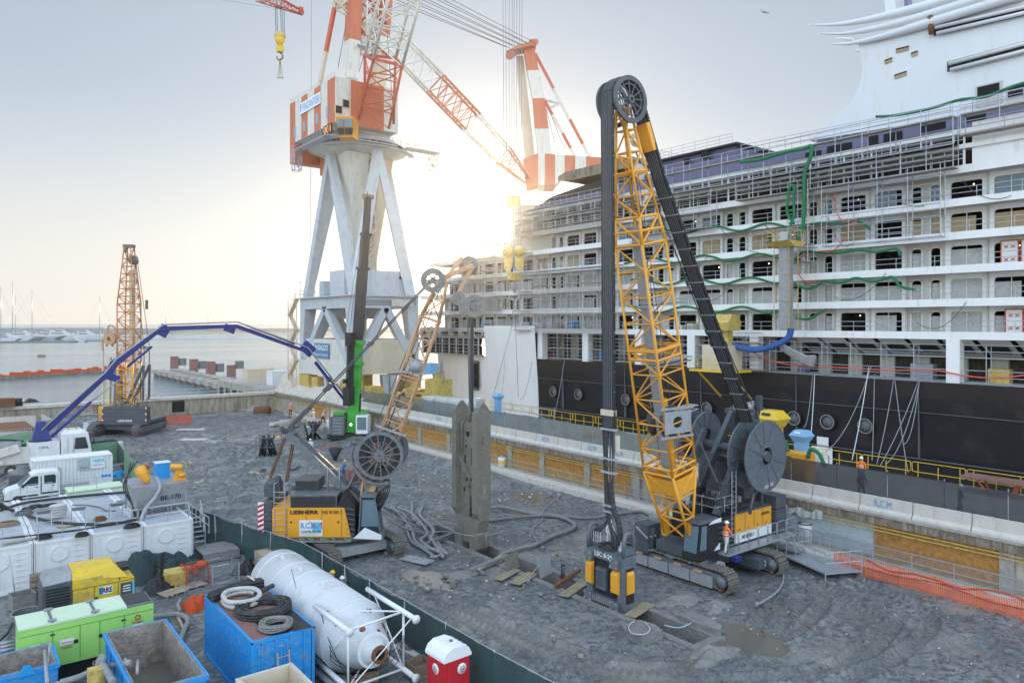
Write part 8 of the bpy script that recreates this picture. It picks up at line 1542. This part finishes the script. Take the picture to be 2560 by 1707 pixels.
# wrapped pallets
for i,(px,lab) in enumerate(((1085,'first white plastic wrapped pallet pile from the left behind the netting'),(1118,'second white wrapped pallet pile behind the netting'),(1150,'third white wrapped pallet pile behind the netting'),(1180,'fourth white wrapped pallet pile, nearest the blue cowl'))):
    p=aX(px,1010,46.5); t=thing('wrapped_pallet',lab,'pallet load',(46.5,p.y,QZ),R(8*i)); b=MB('plastic'); z=aX(px,992-3*(i==0)+3*(i>1),46.5).z-QZ; b.grid(lambda u,v:((1.0+.05*math.sin(9*u*6.28))*max(-1,min(1,1.5*math.cos(u*6.2832)))*(1 if v<.8 else 1-(v-.8)*4.9),(1.1)*max(-1,min(1,1.5*math.sin(u*6.2832)))*(1 if v<.8 else 1-(v-.8)*4.9),z*min(1,v/.8)),24,8); b.build('wrap',t)
# draped tarpaulin at the corner
b=MB('tarp'); 
def ft(u,v):
    y=119-31*u; zt=QZ+1.25+1.9*math.exp(-((u-.07)/.06)**2)+.35*abs(math.sin(u*17))+.9*math.exp(-((u-.62)/.1)**2)
    return (WX-.1+1.6*v+.18*math.sin(u*60+v*4),y,QZ-.25*(1-v)*0+.03+(zt-QZ)*math.sin(v*1.6)+.06*math.sin(u*90))
b.grid(ft,70,8); b.build('draped_tarp',loc=(WX,104,QZ),label='pale beige tarpaulin draped over the quay edge below the portal crane',cat='tarpaulin')
# cable reel and machinery
p=aX(1103,925,51.5); t=thing('cable_reel_winch','spoked grey cable reel with blue motor box on yellow machinery by the stern','cable reel',(51.5,p.y,QZ)); z=p.z-QZ
n_=V((.85,-.35,0)).normalized(); sd=V((.35,.85,0)).normalized(); b=MB('lgrey')
for k in range(22): a=R(k*16.4); d=sd*math.cos(a)+V((0,0,1))*math.sin(a); b.bar(V((0,0,z))+d*.3,V((0,0,z))+d*2.0,.09,.04,up=tuple(n_))
b.ring((0,0,z),n_,.2,.35,.3,16); b.ring((0,0,z),n_,1.98,2.05,.06,30); b.build('reel_wheel',t)
b=MB('skyblue'); b.bc((-1.0,.9,z+.2),(1.2,1.6,1.4)); b.build('motor_box',t)
b=MB('machyel'); b.box(-1.5,1.2,-.8,1.6,.2,z-1.2); b.box(-.8,.4,-.2,.8,z-1.2,z-.2); b.box(-2.2,-1.8,3,3.4,0,3.4); b.bc((-1.6,2.2,1.2),(1.6,3,1.6)); b.bc((-1,5,1.6),(2,3,1.4),(0,0,10)); b.build('machinery_base',t)
for i,(px,py,w_,h_,mt,lab) in enumerate(((935,975,2.6,2.6,'machyel','pale yellow cabinet on the quay right of the green boom'),(800,950,2.2,2.4,'machyel','yellow cabinet under the portal crane sill left part'),(872,955,2.6,2.2,'orange','orange yellow engine under the portal crane seen left of the green boom'),(1000,985,3.4,2.0,'machyel','yellow rail bogie gear right under the portal crane'),(1042,990,2.4,1.8,'machyel','yellow rail machinery left of the cable reel'))):
    p=aX(px,py,46.6+i*.4); t=thing('quay_machinery',lab,'machinery',(46.6+i*.4,p.y,QZ)); g=random.Random(i); b=MB(mt); b.box(-.8,.8,-w_/2,w_/2,.5,h_); b.m('rust' if i>2 else 'machyel')
    for k in range(8): b.bc((g.uniform(-.9,.3),g.uniform(-w_/2,w_/2),g.uniform(.3,h_+.3)),(g.uniform(.2,.6),g.uniform(.2,.7),g.uniform(.2,.6)))
    b.build('housing',t); b=MB('concdark'); [b.lathe((-.3,-w_/2+.3+k*w_/3,.35),(1,0,0),[(0,.34),(.6,.34)],12) for k in range(3)]; b.build('roller',t)
# things on the quay at the right: pink steel trestle, small drums
p=aX(2500,1190,54); t=thing('steel_table','pinkish red steel work table on trestle legs at the dock edge, right','table',(54,p.y,QZ)); b=MB('roofred'); b.bc((0,0,1.0),(1.6,4.2,.12),(0,0,0)); b.build('table_top',t); b=MB('red'); [b.bar((x,y,1),(x*.3,y*.5,0),.1) for x in(-.6,.6) for y in(-1.2,1.2)]; b.build('trestle_legs',t)
# ================================================================ SEA THINGS
def seap(x,y): return gp(x,y,SEA)
b=MB('breakw'); a=seap(-900,848);c=seap(1250,846); L_v=(c-a); f=V((.6157,.788,0))
P0=a;P1=c
b.hexa([P0,P1,P1+f*90,P0+f*90,P0+f*4+V((0,0,3.0)),P1+f*4+V((0,0,3.0)),P1+f*90+V((0,0,3.0)),P0+f*90+V((0,0,3.0))]); b.m('rock').hexa([P0+f*60+V((0,0,2.9)),P1+f*60+V((0,0,2.9)),P1+f*80+V((0,0,2.9)),P0+f*80+V((0,0,2.9)),P0+f*64+V((0,0,9.0)),P1+f*64+V((0,0,9.0)),P1+f*70+V((0,0,9.0)),P0+f*70+V((0,0,9.0))]); b.build('breakwater_land',kind='structure')
b=MB('land'); a=seap(430,845);c=seap(1180,843); b.hexa([a+V((0,0,3)),c+V((0,0,3)),c+f*50+V((0,0,3)),a+f*50+V((0,0,3)),a+f*6+V((0,0,5)),c+f*6+V((0,0,5)),c+f*40+V((0,0,6)),a+f*40+V((0,0,6))]); b.build('grassy_bank',kind='structure')
t=thing('harbour_shed','long low blue grey harbour shed behind the yachts','building',tuple(seap(100,838))); a=seap(-150,838);c=seap(238,838); b=MB('shed'); b.hexa([a,c,c+f*18,a+f*18,a+V((0,0,7.5)),c+V((0,0,7.5)),c+f*18+V((0,0,9.5)),a+f*18+V((0,0,9.5))]); b.m('beige').hexa([seap(112,836)+V((0,0,7.6)),seap(150,836)+V((0,0,7.6)),seap(150,836)+f*8+V((0,0,7.6)),seap(112,836)+f*8+V((0,0,7.6)),seap(112,836)+V((0,0,9.6)),seap(150,836)+V((0,0,9.6)),seap(150,836)+f*8+V((0,0,9.6)),seap(112,836)+f*8+V((0,0,9.6))]); b.build('hall',t,world=True)
t=thing('floating_jetty','low dark floating jetty in front of the yachts','jetty',tuple(seap(80,857))); a=seap(-120,858);c=seap(175,856); b=MB('mgrey'); b.hexa([a,c,c+f*10,a+f*10,a+V((0,0,1.1)),c+V((0,0,1.1)),c+f*10+V((0,0,1.1)),a+f*10+V((0,0,1.1))]); b.build('deck',t,world=True); a=seap(175,854);c=seap(330,853); b=MB('mgrey'); b.hexa([a,c,c+f*5,a+f*5,a+V((0,0,.6)),c+V((0,0,.6)),c+f*5+V((0,0,.6)),a+f*5+V((0,0,.6))]); b.build('deck',t,world=True)
def yacht(label,px,py,L,h,mast=None,dark=False,lab2='yacht',sup=True):
    p=seap(px,py); t=thing('yacht',label,lab2,tuple(p),R(-38)); b=MB('yachtG' if dark else 'yachtW'); hL=L/2*1.15; w_=L*.11; h*=1.15
    pr=[(-hL,0),(-hL*1.0,h*.7),(hL*.7,h*1.0),(hL*1.05,h*1.25),(hL*.8,0)]
    b.prism(pr,'y',-w_,w_); b.build('hull',t)
    if sup:
        b=MB('yachtW'); b.prism([(-hL*.75,h*.75),(-hL*.7,h*1.5),(hL*.15,h*1.5),(hL*.45,h*.9)],'y',-w_*.8,w_*.8); b.prism([(-hL*.5,h*1.5),(-hL*.45,h*2.1),(-hL*.0,h*2.1),(hL*.15,h*1.5)],'y',-w_*.6,w_*.6); b.build('cabin',t)
        b=MB('glass'); b.box(-hL*.6,hL*.1,-w_*.82,-w_*.805,h*1.1,h*1.35); b.box(-hL*.4,hL*.0,-w_*.62,-w_*.605,h*1.7,h*1.95); b.build('cabin_windows',t); b=MB('yachtG'); b.tube((-hL*.2,0,h*2.1),(-hL*.25,0,h*2.9),h*.06,n=5); b.tube((-hL*.35,0,h*2.5),(-hL*.1,0,h*2.5),h*.05,n=5); b.build('radar_mast',t)
    if mast:
        zt=CH-(mast-809)*((CH-SEA)/(py-809.))-SEA; b=MB('yachtG'); b.tube((0,0,h*.8),(0,0,zt),.3,.16,6); b.tube((-L*.02,0,zt*.45),(L*.02,0,zt*.45),.12,n=4); b.build('mast',t); b=MB('beige'); b.tube((0,0,zt*.97),(hL*1.0,0,h*1.2),.1,n=4); b.tube((0,0,zt*.5),(hL*.6,0,h*1.1),.06,n=4); b.tube((0,0,zt*.97),(-hL,0,h),.06,n=4); b.build('stay',t)
for a_ in(('tall masted sailing yacht cut by the left edge',2,853,26,1.6,715,False),('sailing yacht with the tallest mast of the marina',31,850,44,2.0,701,False),('sailing yacht right behind the tallest mast, slightly lower',39,846,36,1.8,741,False),('large grey sloop with tall mast third from left',80,849,46,2.3,724,True),('slim sailing yacht with mast left of the lattice crane',249,851,24,1.6,739,True),('distant sailing boat mast right of the lattice crane',414,842,22,1.4,759,False),('distant sailing boat mast farther right over the breakwater',520,842,20,1.2,768,False)):
    yacht(*a_,'sailing yacht',False)
for a_ in(('long white motor yacht lowest in the marina at far left',20,852,40,2.4),('white motor yacht with dark windows behind the grey sloop',62,845,38,3.0),('white motor yacht with open flybridge in the middle of the marina',128,845,32,3.2),('white motor yacht with high superstructure right of the middle',158,846,28,3.4),('white motor yacht standing alone by the moored sloop',218,846,30,3.2),('small white motor yacht at the left of the lattice crane',268,846,22,2.4),('tiny grey motor boat right of the lattice crane',398,841,16,1.6),('white motor boat moored at the end of the jetty',188,855,16,1.2)):
    yacht(*a_)
p=seap(104,891); t=thing('buoy','small navigation buoy with lattice top floating in the harbour','buoy',tuple(p)); b=MB('concdark'); b.lathe((0,0,-.1),(0,0,1),[(0,1.5),(.8,1.5),(.9,.6)],14); b.build('float',t); b=MB('beige'); [b.bar((x,y,.8),(x*.3,y*.3,3.4),.12) for x in(-.6,.6) for y in(-.6,.6)]; b.lathe((0,0,3.3),(0,0,1),[(0,.3),(.7,.3)],8); b.build('lattice_top',t)
t=thing('orange_boom_pontoon','low dark pontoon with orange plastic fence floating across the harbour','pontoon',tuple(seap(100,940))); a=seap(-80,957);c=seap(335,928); b=MB('concdark'); b.hexa([a,c,c+f*2.5,a+f*2.5,a+V((0,0,.9)),c+V((0,0,.9)),c+f*2.5+V((0,0,.9)),a+f*2.5+V((0,0,.9))]); b.build('pontoon_deck',t,world=True)
g=random.Random(6)
for k in range(26): q=a.lerp(c,k/26); q2=a.lerp(c,(k+1)/26); b=MB('netred'); hh=1.6+g.uniform(-.3,.6)*(k>3); b.hexa([q+f*1.2+V((0,0,.9)),q2+f*1.2+V((0,0,.9)),q2+f*1.3+V((0,0,.9)),q+f*1.3+V((0,0,.9)),q+f*1.2+V((0,0,hh)),q2+f*1.2+V((0,0,hh-.1)),q2+f*1.3+V((0,0,hh-.1)),q+f*1.3+V((0,0,hh))]); b.build('fence_panel',t,world=True)
for i,(Y,X) in enumerate(((221,52),(201,52),(186,52),(196,60))):
    t=thing('steel_pile_column',['leftmost','second','third','fourth and rightmost'][i]+' rust brown steel column standing in the water by the pier','steel column',(X,Y,SEA),0,'rusty steel columns in the water'); b=MB('roofred'); b.box(-.9,.9,-.9,.9,-1,4.6 if i<3 else 3.0); b.build('column',t); b=MB('mgrey'); b.box(1.2,3.0,-.8,.8,2.0,4.0); b.box(.9,1.2,-.2,.2,2.8,3.2); b.build('hanging_block',t)
k=0
for Y in range(128,212,6):
    for X in(44.5,49): 
        if Y<150 and X>44: continue
        t=thing('pile_cap',f"{'near' if X<46 else 'far'} side concrete pile cap in the row of stumps running out into the water",'pile cap',(X,Y,SEA),0,'pile caps in the water'); b=MB('conc'); b.box(-1.3,1.3,-1.6,1.6,.9,1.9); b.m('concdark').box(-.8,.8,-1,1,-1,.9); b.build('cap',t)
b=MB('concW'); b.box(44.3,61,119.6,150.3,2.6,3.15) if 0 else None
b.box(43.2,44.2,119.7,150,-1,3.19); 
for yy in range(122,150,4): b.m('dark').box(43.15,43.19,yy,yy+2.4,.6,2.0)
b.m('concW'); b.build('pier_edge',loc=(44,135,2),label='stained concrete pier edge with dark arches beyond the far corner',cat='pier')
b=MB('galv'); b.rail([(43.5,119.8,QZ),(43.5,150,QZ)],1.0,2.2,.03); b.rail([(20,119.3,3.25),(43,119.3,3.25)],1.0,2.2,.03); b.build('pier_railing',loc=(43.5,135,3.2),label='thin grey railing on the far parapet and pier',cat='railing')
# ================================================================ PEOPLE
def person(label,p,h,rz,jac,tro,hel,arm=(0,0),lean=0,legs=.12,bend=None):
    t=bpy.data.meshes.new('sk'); v=[];e=[];r=[]
    def a(x,y,z,rad,par=None): v.append((x,y,z));r.append(rad); 
    def n(par,x,y,z,rad): v.append((x,y,z)); r.append(rad); 
    V_=[];E_=[];R_=[]
    def add(par,x,y,z,rad):
        V_.append((x,y,z));R_.append(rad)
        if par is not None: E_.append((par,len(V_)-1))
        return len(V_)-1
    ly=lambda z:-lean*max(0,z-.95)
    pel=add(None,0,0,.96,.15); ch=add(pel,0,ly(1.2),1.2,.155); sh=add(ch,0,ly(1.42),1.42,.14); nk=add(sh,0,ly(1.52),1.52,.06); hd=add(nk,0,ly(1.62)-.01,1.63,.095); add(hd,0,ly(1.72)-.01,1.74,.09); add(hd,0,ly(1.62)-.11,1.62,.018)
    for s in(-1,1):
        hp=add(pel,s*.1,0,.9,.11); kn=add(hp,s*.12,-legs*s-.03,.49,.075); an=add(kn,s*.12,-legs*s*1.3+.02,.09,.05); add(an,s*.13,-legs*s*1.3-.15,.045,.045)
        so=add(sh,s*.2,ly(1.4),1.40,.075); f=arm[0 if s<0 else 1]; el=add(so,s*(.27+.02*f),ly(1.15)-.22*f,1.13+.1*f,.052); wr=add(el,s*(.27-.07*f),ly(.95)-.06-.42*f,.88+.34*f,.036); pm=add(wr,s*(.27-.09*f),ly(.9)-.08-.5*f,.80+.38*f,.034)
        for q in range(4): f1=add(pm,s*(.245-.09*f)+(q-1.5)*.019,ly(.9)-.09-.54*f,.745+.39*f,.009); add(f1,s*(.245-.09*f)+(q-1.5)*.02,ly(.9)-.07-.55*f,.70+.4*f-.004*abs(q-1),.008)
        th=add(wr,s*(.23-.09*f),ly(.9)-.11-.5*f,.80+.38*f,.011); add(th,s*(.215-.09*f),ly(.9)-.13-.5*f,.765+.38*f,.009)
    me=bpy.data.meshes.new('b'); me.from_pydata(V_,E_,[]); o=bpy.data.objects.new('b',me); sc.collection.objects.link(o); m=o.modifiers.new('s','SKIN'); m.use_smooth_shade=True
    for i,rad in enumerate(R_): me.skin_vertices[0].data[i].radius=(rad,rad*(.8 if i in(0,1,2) else 1))
    me.skin_vertices[0].data[0].use_root=True; ss=o.modifiers.new('u','SUBSURF'); ss.levels=1; ss.render_levels=1
    dg=bpy.context.evaluated_depsgraph_get(); bm2=bpy.data.meshes.new_from_object(o.evaluated_get(dg)); bpy.data.objects.remove(o)
    for q in(tro,jac,'skin','black'): bm2.materials.append(M(q))
    for f in bm2.polygons:
        z=f.center.z; x=abs(f.center.x); f.use_smooth=True
        f.material_index=3 if z<.1 else (2 if z>1.52 else (1 if z>.93 or x>.22 else 0))
        if x>.17 and z<.86+.36*max(arm) and z>.66 and x>.2: f.material_index=2
    bm2.name='person'; root=bpy.data.objects.new('person',bm2); sc.collection.objects.link(root); root.location=p; root.rotation_euler=(0,0,rz); root.scale=(h/1.8,)*3; tag(root,label,'person'); WM[root.name]=Matrix.Translation(V(p))
    hy=ly(1.7)-.01; b=MB(hel); b.lathe((0,hy,1.70),(0,0,1),[(0,.135),(.015,.145),(.02,.125),(.09,.105),(.13,.05),(.14,.01)],14); b.bc((0,hy-.14,1.705),(.16,.09,.015)); b.build('helmet',root)
    b=MB('black'); b.ball((-.033,hy-.093,1.655),.012,6); b.ball((.033,hy-.093,1.655),.012,6); b.bc((0,hy-.092,1.595),(.05,.01,.01)); b.build('face_features',root)
    if jac=='hivis': b=MB('signwhite'); b.ring((0,ly(1.1),1.08),(0,0,1),.17,.185,.045,14); b.ring((0,ly(1.22),1.22),(0,0,1),.175,.19,.045,14); b.build('reflective_band',root)
    return root
p_=gp(832,1427,1.8); person('worker with yellow helmet and dark jacket standing behind the silo',(p_.x,p_.y,0),1.82,R(200),'navy','navy','helY',(.3,.3))
p_=gp(853,1442,1.75); person('worker with white helmet and yellow hi-vis jacket beside the silo',(p_.x,p_.y,0),1.76,R(120),'hiyel','navy','helW',(.5,.2),.1)
person('worker in blue overalls standing in the middle of the site behind the spoked wheel',tuple(gp(857,1197,0)),1.75,R(60),'suitB','suitB','helY',(1,.9),.25)
p_=gp(776,1138,0); person('worker in white suit walking below the gantry arm near the pipe cage',tuple(p_),1.8,R(-30),'suitW','suitW','helW',(.2,.1),0,.2)
p_=gp(785,1094,0); person('worker in white suit standing on the far pipe cage',(p_.x,p_.y,1.9),1.75,R(-60),'suitW','suitW','helW',(.8,.5),.15)
p_=gp(804,1094,0); person('worker with yellow helmet leaning over the far pipe cage',(p_.x+.5,p_.y+.8,1.7),1.7,R(30),'suitW','navy','helY',(.9,.9),.4)
person('worker in orange hi-vis jacket walking by the far corner of the site',tuple(gp(726,1039,.6)),1.8,R(170),'hivis','navy','helW',(.2,.3),0,.22)
person('worker in white suit standing between the trench cutter and big crane',(33.6,32.9,0),1.8,R(-20),'suitW','suitW','helW',(.4,.3),.05)
person('crane driver in orange vest standing on the walkway beside the cab',(34.55,24.85,1.5),1.78,R(80),'hivis','suitW','helW',(.5,.6),.1)
q_=aX(2153,1117,50.5); person('worker in orange hi-vis jacket and white helmet at the yellow dock railing',(50.5,q_.y,QZ),1.85,R(-60),'hivis','navy','helW',(.3,.3),.05)
q_=aX(2153,1147,46); person('worker with blue helmet and dark jacket half hidden behind the netting',(46,q_.y,QZ),1.8,R(-40),'navy','navy','suitB',(.2,.3),.1)
q_=aX(2399,1191,46.5); person('worker with white helmet seen through the netting at the right',(46.5,q_.y,QZ),1.78,R(40),'navy','navy','helW',(.3,.2),.1)
# ================================================================ FURTHER DETAIL
rq=random.Random(77)
# van and truck trim
for x in(5.0,6.35,6.42,7.55): b=MB('mgrey'); b.box(x,x+.018,69.585,69.598,.6,2.05); b.build('door_seam',vn,world=True)
b=MB('black'); b.bc((7.0,69.58,.7),(1.1,.03,.12)); b.bc((5.6,69.58,.62),(1.2,.03,.12)); b.bc((7.2,69.57,1.25),(.16,.04,.05)); b.bc((6.1,69.57,1.25),(.16,.04,.05)); b.build('side_moulding',vn,world=True)
b=MB('signwhite'); b.box(3.86,3.89,70.2,70.75,.5,.62); b.build('number_plate',vn,world=True)
for (x,y) in((10.95,82.3),(10.95,85.0)): b=MB('black'); b.bc((x,y,2.7),(.12,.18,.5)); b.bar((x-.2,y,2.95),(x,y,2.95),.04); b.build('mirror',pt,world=True)
b=MB('black'); b.bc((10.75,83.65,3.45),(.35,2.3,.08)); b.bc((11.0,83.65,1.35),(.1,2.3,.6)); b.build('visor_and_grille',pt,world=True)
b=MB('mgrey'); b.box(8.75,8.77,82.36,82.395,1.4,3.3); b.box(9.25,9.27,82.36,82.395,1.4,3.3); b.bc((9.15,82.37,2.0),(.12,.03,.05)); b.build('door_seam',pt,world=True)
b=MB('yellow'); b.bar((1.2,81.7,1.9),(1.4,81.7,2.5),.12,.03); b.build('reflector_strip',pt,world=True)
b=MB('black'); b.path([(-1.0,82.6,2.2),(1.5,82.7,3.2),(3.4,82.8,3.5),(5.2,83,3.2)],.09,7,5); b.build('drag_hose',pt,world=True)
# tank tops: clutter
def tt(px,py): return rt(px,py,(CH-hz)/(py-809.))
for i,(px,py,mt,s) in enumerate(((60,1285,'mgrey',.5),(250,1300,'rust',.35),(330,1318,'black',.45),(205,1340,'black',.35),(110,1345,'black',.4),(20,1312,'wood',.6),(300,1260,'lgrey',.3))):
    p=tt(px,py); b=MB(mt)
    for k in range(4): b.path([p+V((s*math.cos(R(a))*(1-.1*k),s*.7*math.sin(R(a))*(1-.1*k),.04+.05*k)) for a in range(0,360,40)],.035,5,closed=True)
    b.build('cable_coil',loc=tuple(p),label=['small grey cable coil left of the cement bags','rusty wire coil on the gratings near the mixing plant','black cable loops at the front edge of the third tank','black cable loops at the front of the second tank','black cable loops in front of the left trestle','brown rope loop at the left edge of the tank tops','pale cable loop far back on the tank tops'][i],cat='cable coil')
hose('supply_hose','black hose along the front rail of the white tank containers','hose',[tt(0,1345),tt(60,1340),tt(130,1332),tt(210,1322),tt(300,1306),tt(345,1292)],.05,'rubber',4,6)
for i,(x,z,c) in enumerate(((4.6,1.6,'rust'),(4.75,2.0,'rust'),(6.0,1.7,'rust'),(7.9,.8,'rust'),(8.8,2.1,'rust'),(9.0,1.9,'rust'),(10.2,1.9,'dark'),(10.9,.5,'dark'))):
    pass
# silo: rust stains, rib, cables, lifting lugs
for (y,a,s) in((26.6,70,.16),(26.2,30,.2),(25.9,110,.14),(26.8,140,.12),(25.7,60,.1)):
    r_=1.42-(27.1-y)/1.6*.85; p=V((13.15+r_*math.cos(R(a)),y,sz+r_*math.sin(R(a)))); n_=V((math.cos(R(a)),-.5,math.sin(R(a)))).normalized(); b=MB('rust'); b.lathe(p-n_*.02,n_,[(0,s),(.035,s*.8)],9); b.build('rust_scab',si,world=True)
for k in range(4): b=MB('black'); b.path([(12.0+.3*k,27.8,2.8),(11.9,26.6,1.9-.2*k),(12.3+.4*k,25.6,.9),(13.6,24.8,1.2+.3*k),(14.3,25.0,2.2)],.015,4,5); b.build('loose_wire',si,world=True)
for y in(34.2,32,29.6): b=MB('white'); b.bc((13.15-.3,y,sz+1.44),(.1,.2,.14)); b.build('lifting_lug',si,world=True)
b=MB('palewood'); b.bar((12.1,30.6,2.9),(12.0,30.9,3.7),.03); b.build('short_rod',si,world=True)
# blue container: dents and bright scraped marks, mesh corner
for (x,z,w_,h_) in((10.1,2.2,.2,.04),(9.6,1.2,.25,.03)): b=MB('skyblue'); b.bc((x,27.05,z),(w_,.012,h_)); b.build('scraped_mark',bcn,world=True)
# large crane: hydraulics, cables inside the boom, lamp, cab worker gear
for k in range(5):
    f0_=.1+.02*k; b=MB('cable'); a=bf.lerp(bh,f0_)+bn*(-.3+.12*k)+V((0,-.5+.25*k,0)); c=bf.lerp(bh,.86)+bn*(-.3+.08*k)+V((0,-.2+.1*k,0)); b.tube(a,c,.025,n=4); L_('inner_rope',b,boom)
for k in range(14): b=MB(rq.choice(['black','dgrey','lgrey','mgrey'])); p=V((rq.uniform(34.6,37.4),rq.uniform(25.6,28.2),rq.uniform(3.5,4.6))); b.bc(p,(rq.uniform(.2,.7),rq.uniform(.2,.6),rq.uniform(.15,.5))); L_('deck_equipment',b)
for k in range(10): b=MB('rubber'); y=25.5+.25*k; b.path([(35.4,y,3.3),(35.0+.1*k,y,4.6),(36.2,26.3+.1*k,5.6+.1*k),(37.4,26.4,6.1)],.03,5,4); L_('hydraulic_hose',b)
b=MB('lgrey'); b.box(34.0,35.0,28.7,30.0,1.4,2.6); b.rail([(33.2,30.2,.8),(34.6,30.2,.8)],.9,.5,.02); L_('rear_tank',b)
b=MB('mudconc')
for k in range(26): p=V((rq.uniform(32.4,33.3),rq.uniform(23.6,31),1.18)); b.bc(p,(rq.uniform(.1,.35),rq.uniform(.1,.4),.07),(0,0,rq.uniform(0,90)))
L_('mud_on_track',b)
# grab crane: hoses round the boom foot, hood items
for k in range(7): b=U('rubber'); b.path([(1.5,-.9+.1*k,2.0),(2.4+.08*k,-1.0,2.8+.15*k),(2.2,-.8,3.8),(1.5+.12*k,-.5,4.7)],.035,5,4); H('hydraulic_hose',b)
for k in range(10): b=U(rq.choice(['black','mgrey','lgrey','dgrey'])); b.bc((rq.uniform(-3.9,-.2),rq.uniform(-1.0,.9),rq.uniform(3.3,4.1)),(rq.uniform(.2,.6),rq.uniform(.2,.5),rq.uniform(.15,.5))); H('deck_equipment',b)
b=U('mgrey'); b.lathe((-.3,-.7,4.2),(0,1,0),[(0,.28),(.5,.28)],14); H('fan_drum',b)
# bright mud crusts heaped along the trench and by the hose tangle
for i,(px,py,rx,ry,h_,mt,lab) in enumerate(((1150,1440,1.1,.7,.22,'mudconc','low mud crust beside the big puddle left of the trench'),(985,1330,1.4,.8,.3,'mudconc','mud ridge at the left of the hose tangle'),(1700,1500,1.5,.8,.25,'mudconc','low clod ridge right of the yellow edged plate'),(1790,1520,1.0,.6,.3,'mudconc','dark clods in the open mud right of the trench'),(1780,1640,1.3,.7,.35,'mudconc','churned clod heap near the bottom, right of the trench end'),(860,1245,1.6,.9,.4,'rock','spoil ridge behind the orange grab crane'),(480,1250,2.2,1.0,.5,'rock','churned spoil ridge behind the tank containers'),(560,1180,2.4,1.2,.45,'rock','spoil ridge in the middle distance left of the pipe cage'),(1380,1210,1.4,.8,.25,'gravelw','pale gravel patch below the boarded quay wall'))):
    heap('mud_heap',lab,'mud heap',px,py,rx,ry,h_,mt,60+i,30,-.03)
# quay apron behind the netting: stacked goods
for i,(px,w_,h_,mt,lab) in enumerate(((1420,1.6,.9,'plastic','white sheeted goods behind the netting left of the dark hose belt'),(1475,1.2,.8,'machyel','yellow box behind the netting right of the white sheeted goods'),(1680,1.4,1.0,'lgrey','grey drum stack behind the netting right of the orange boom'),(1330,1.8,.8,'lgrey','grey boards stacked behind the netting below the hull colour border'))):
    p=aX(px,1060,50); t=thing('stacked_goods',lab,'goods',(50,p.y,QZ)); b=MB(mt); [b.bc((rq.uniform(-.3,.3),rq.uniform(-w_/2,w_/2),h_*(.2+.2*k)),(rq.uniform(.5,1),rq.uniform(.5,1.2),h_*.35)) for k in range(4)]; b.build('goods',t)
# dock side scaffold rail at the stern
t=thing('dock_scaffold','low scaffold rail crossing at the dock edge below the hull colour border','scaffolding',(54.5,70,QZ)); b=MB('galv'); [b.tube((54.5,y,QZ),(54.5,y,QZ+1.7),.03,n=4) for y in(62,66,70,74)]; [b.tube((54.5,62,QZ+z),(54.5,74,QZ+z),.03,n=4) for z in(.7,1.4)]; b.tube((54.5,62,QZ),(54.5,70,QZ+1.4),.03,n=4); b.build('tubes',t,world=True)
# lamp posts on the portal platform
for (x,y) in((PX0-.3,PY1-1),(PX0-.3,PY1-6.5)): b=MB('cranegrey'); b.tube((x,y,PZ),(x,y,PZ+2.6),.05,n=5); b.bc((x-.2,y,PZ+2.6),(.6,.2,.1)); B_('lamp_post',b)
# ================================================================ HAZE
hz_=bpy.data.meshes.new('haze'); b=MB('dark'); b.box(-420,420,-60,800,-12,95); hzo=b.build('haze',kind='stuff',label='thin bright evening haze over the harbour and site',cat='haze')
hm=bpy.data.materials.new('haze'); hm.use_nodes=True; hn=hm.node_tree; hn.nodes.clear(); ho=hn.nodes.new('ShaderNodeOutputMaterial'); hv=hn.nodes.new('ShaderNodeVolumePrincipled'); hv.inputs['Color'].default_value=(1,1,1,1); hv.inputs['Density'].default_value=.0003; hv.inputs['Anisotropy'].default_value=.9; hn.links.new(hv.outputs[0],ho.inputs['Volume']); hzo.data.materials.clear(); hzo.data.materials.append(hm)
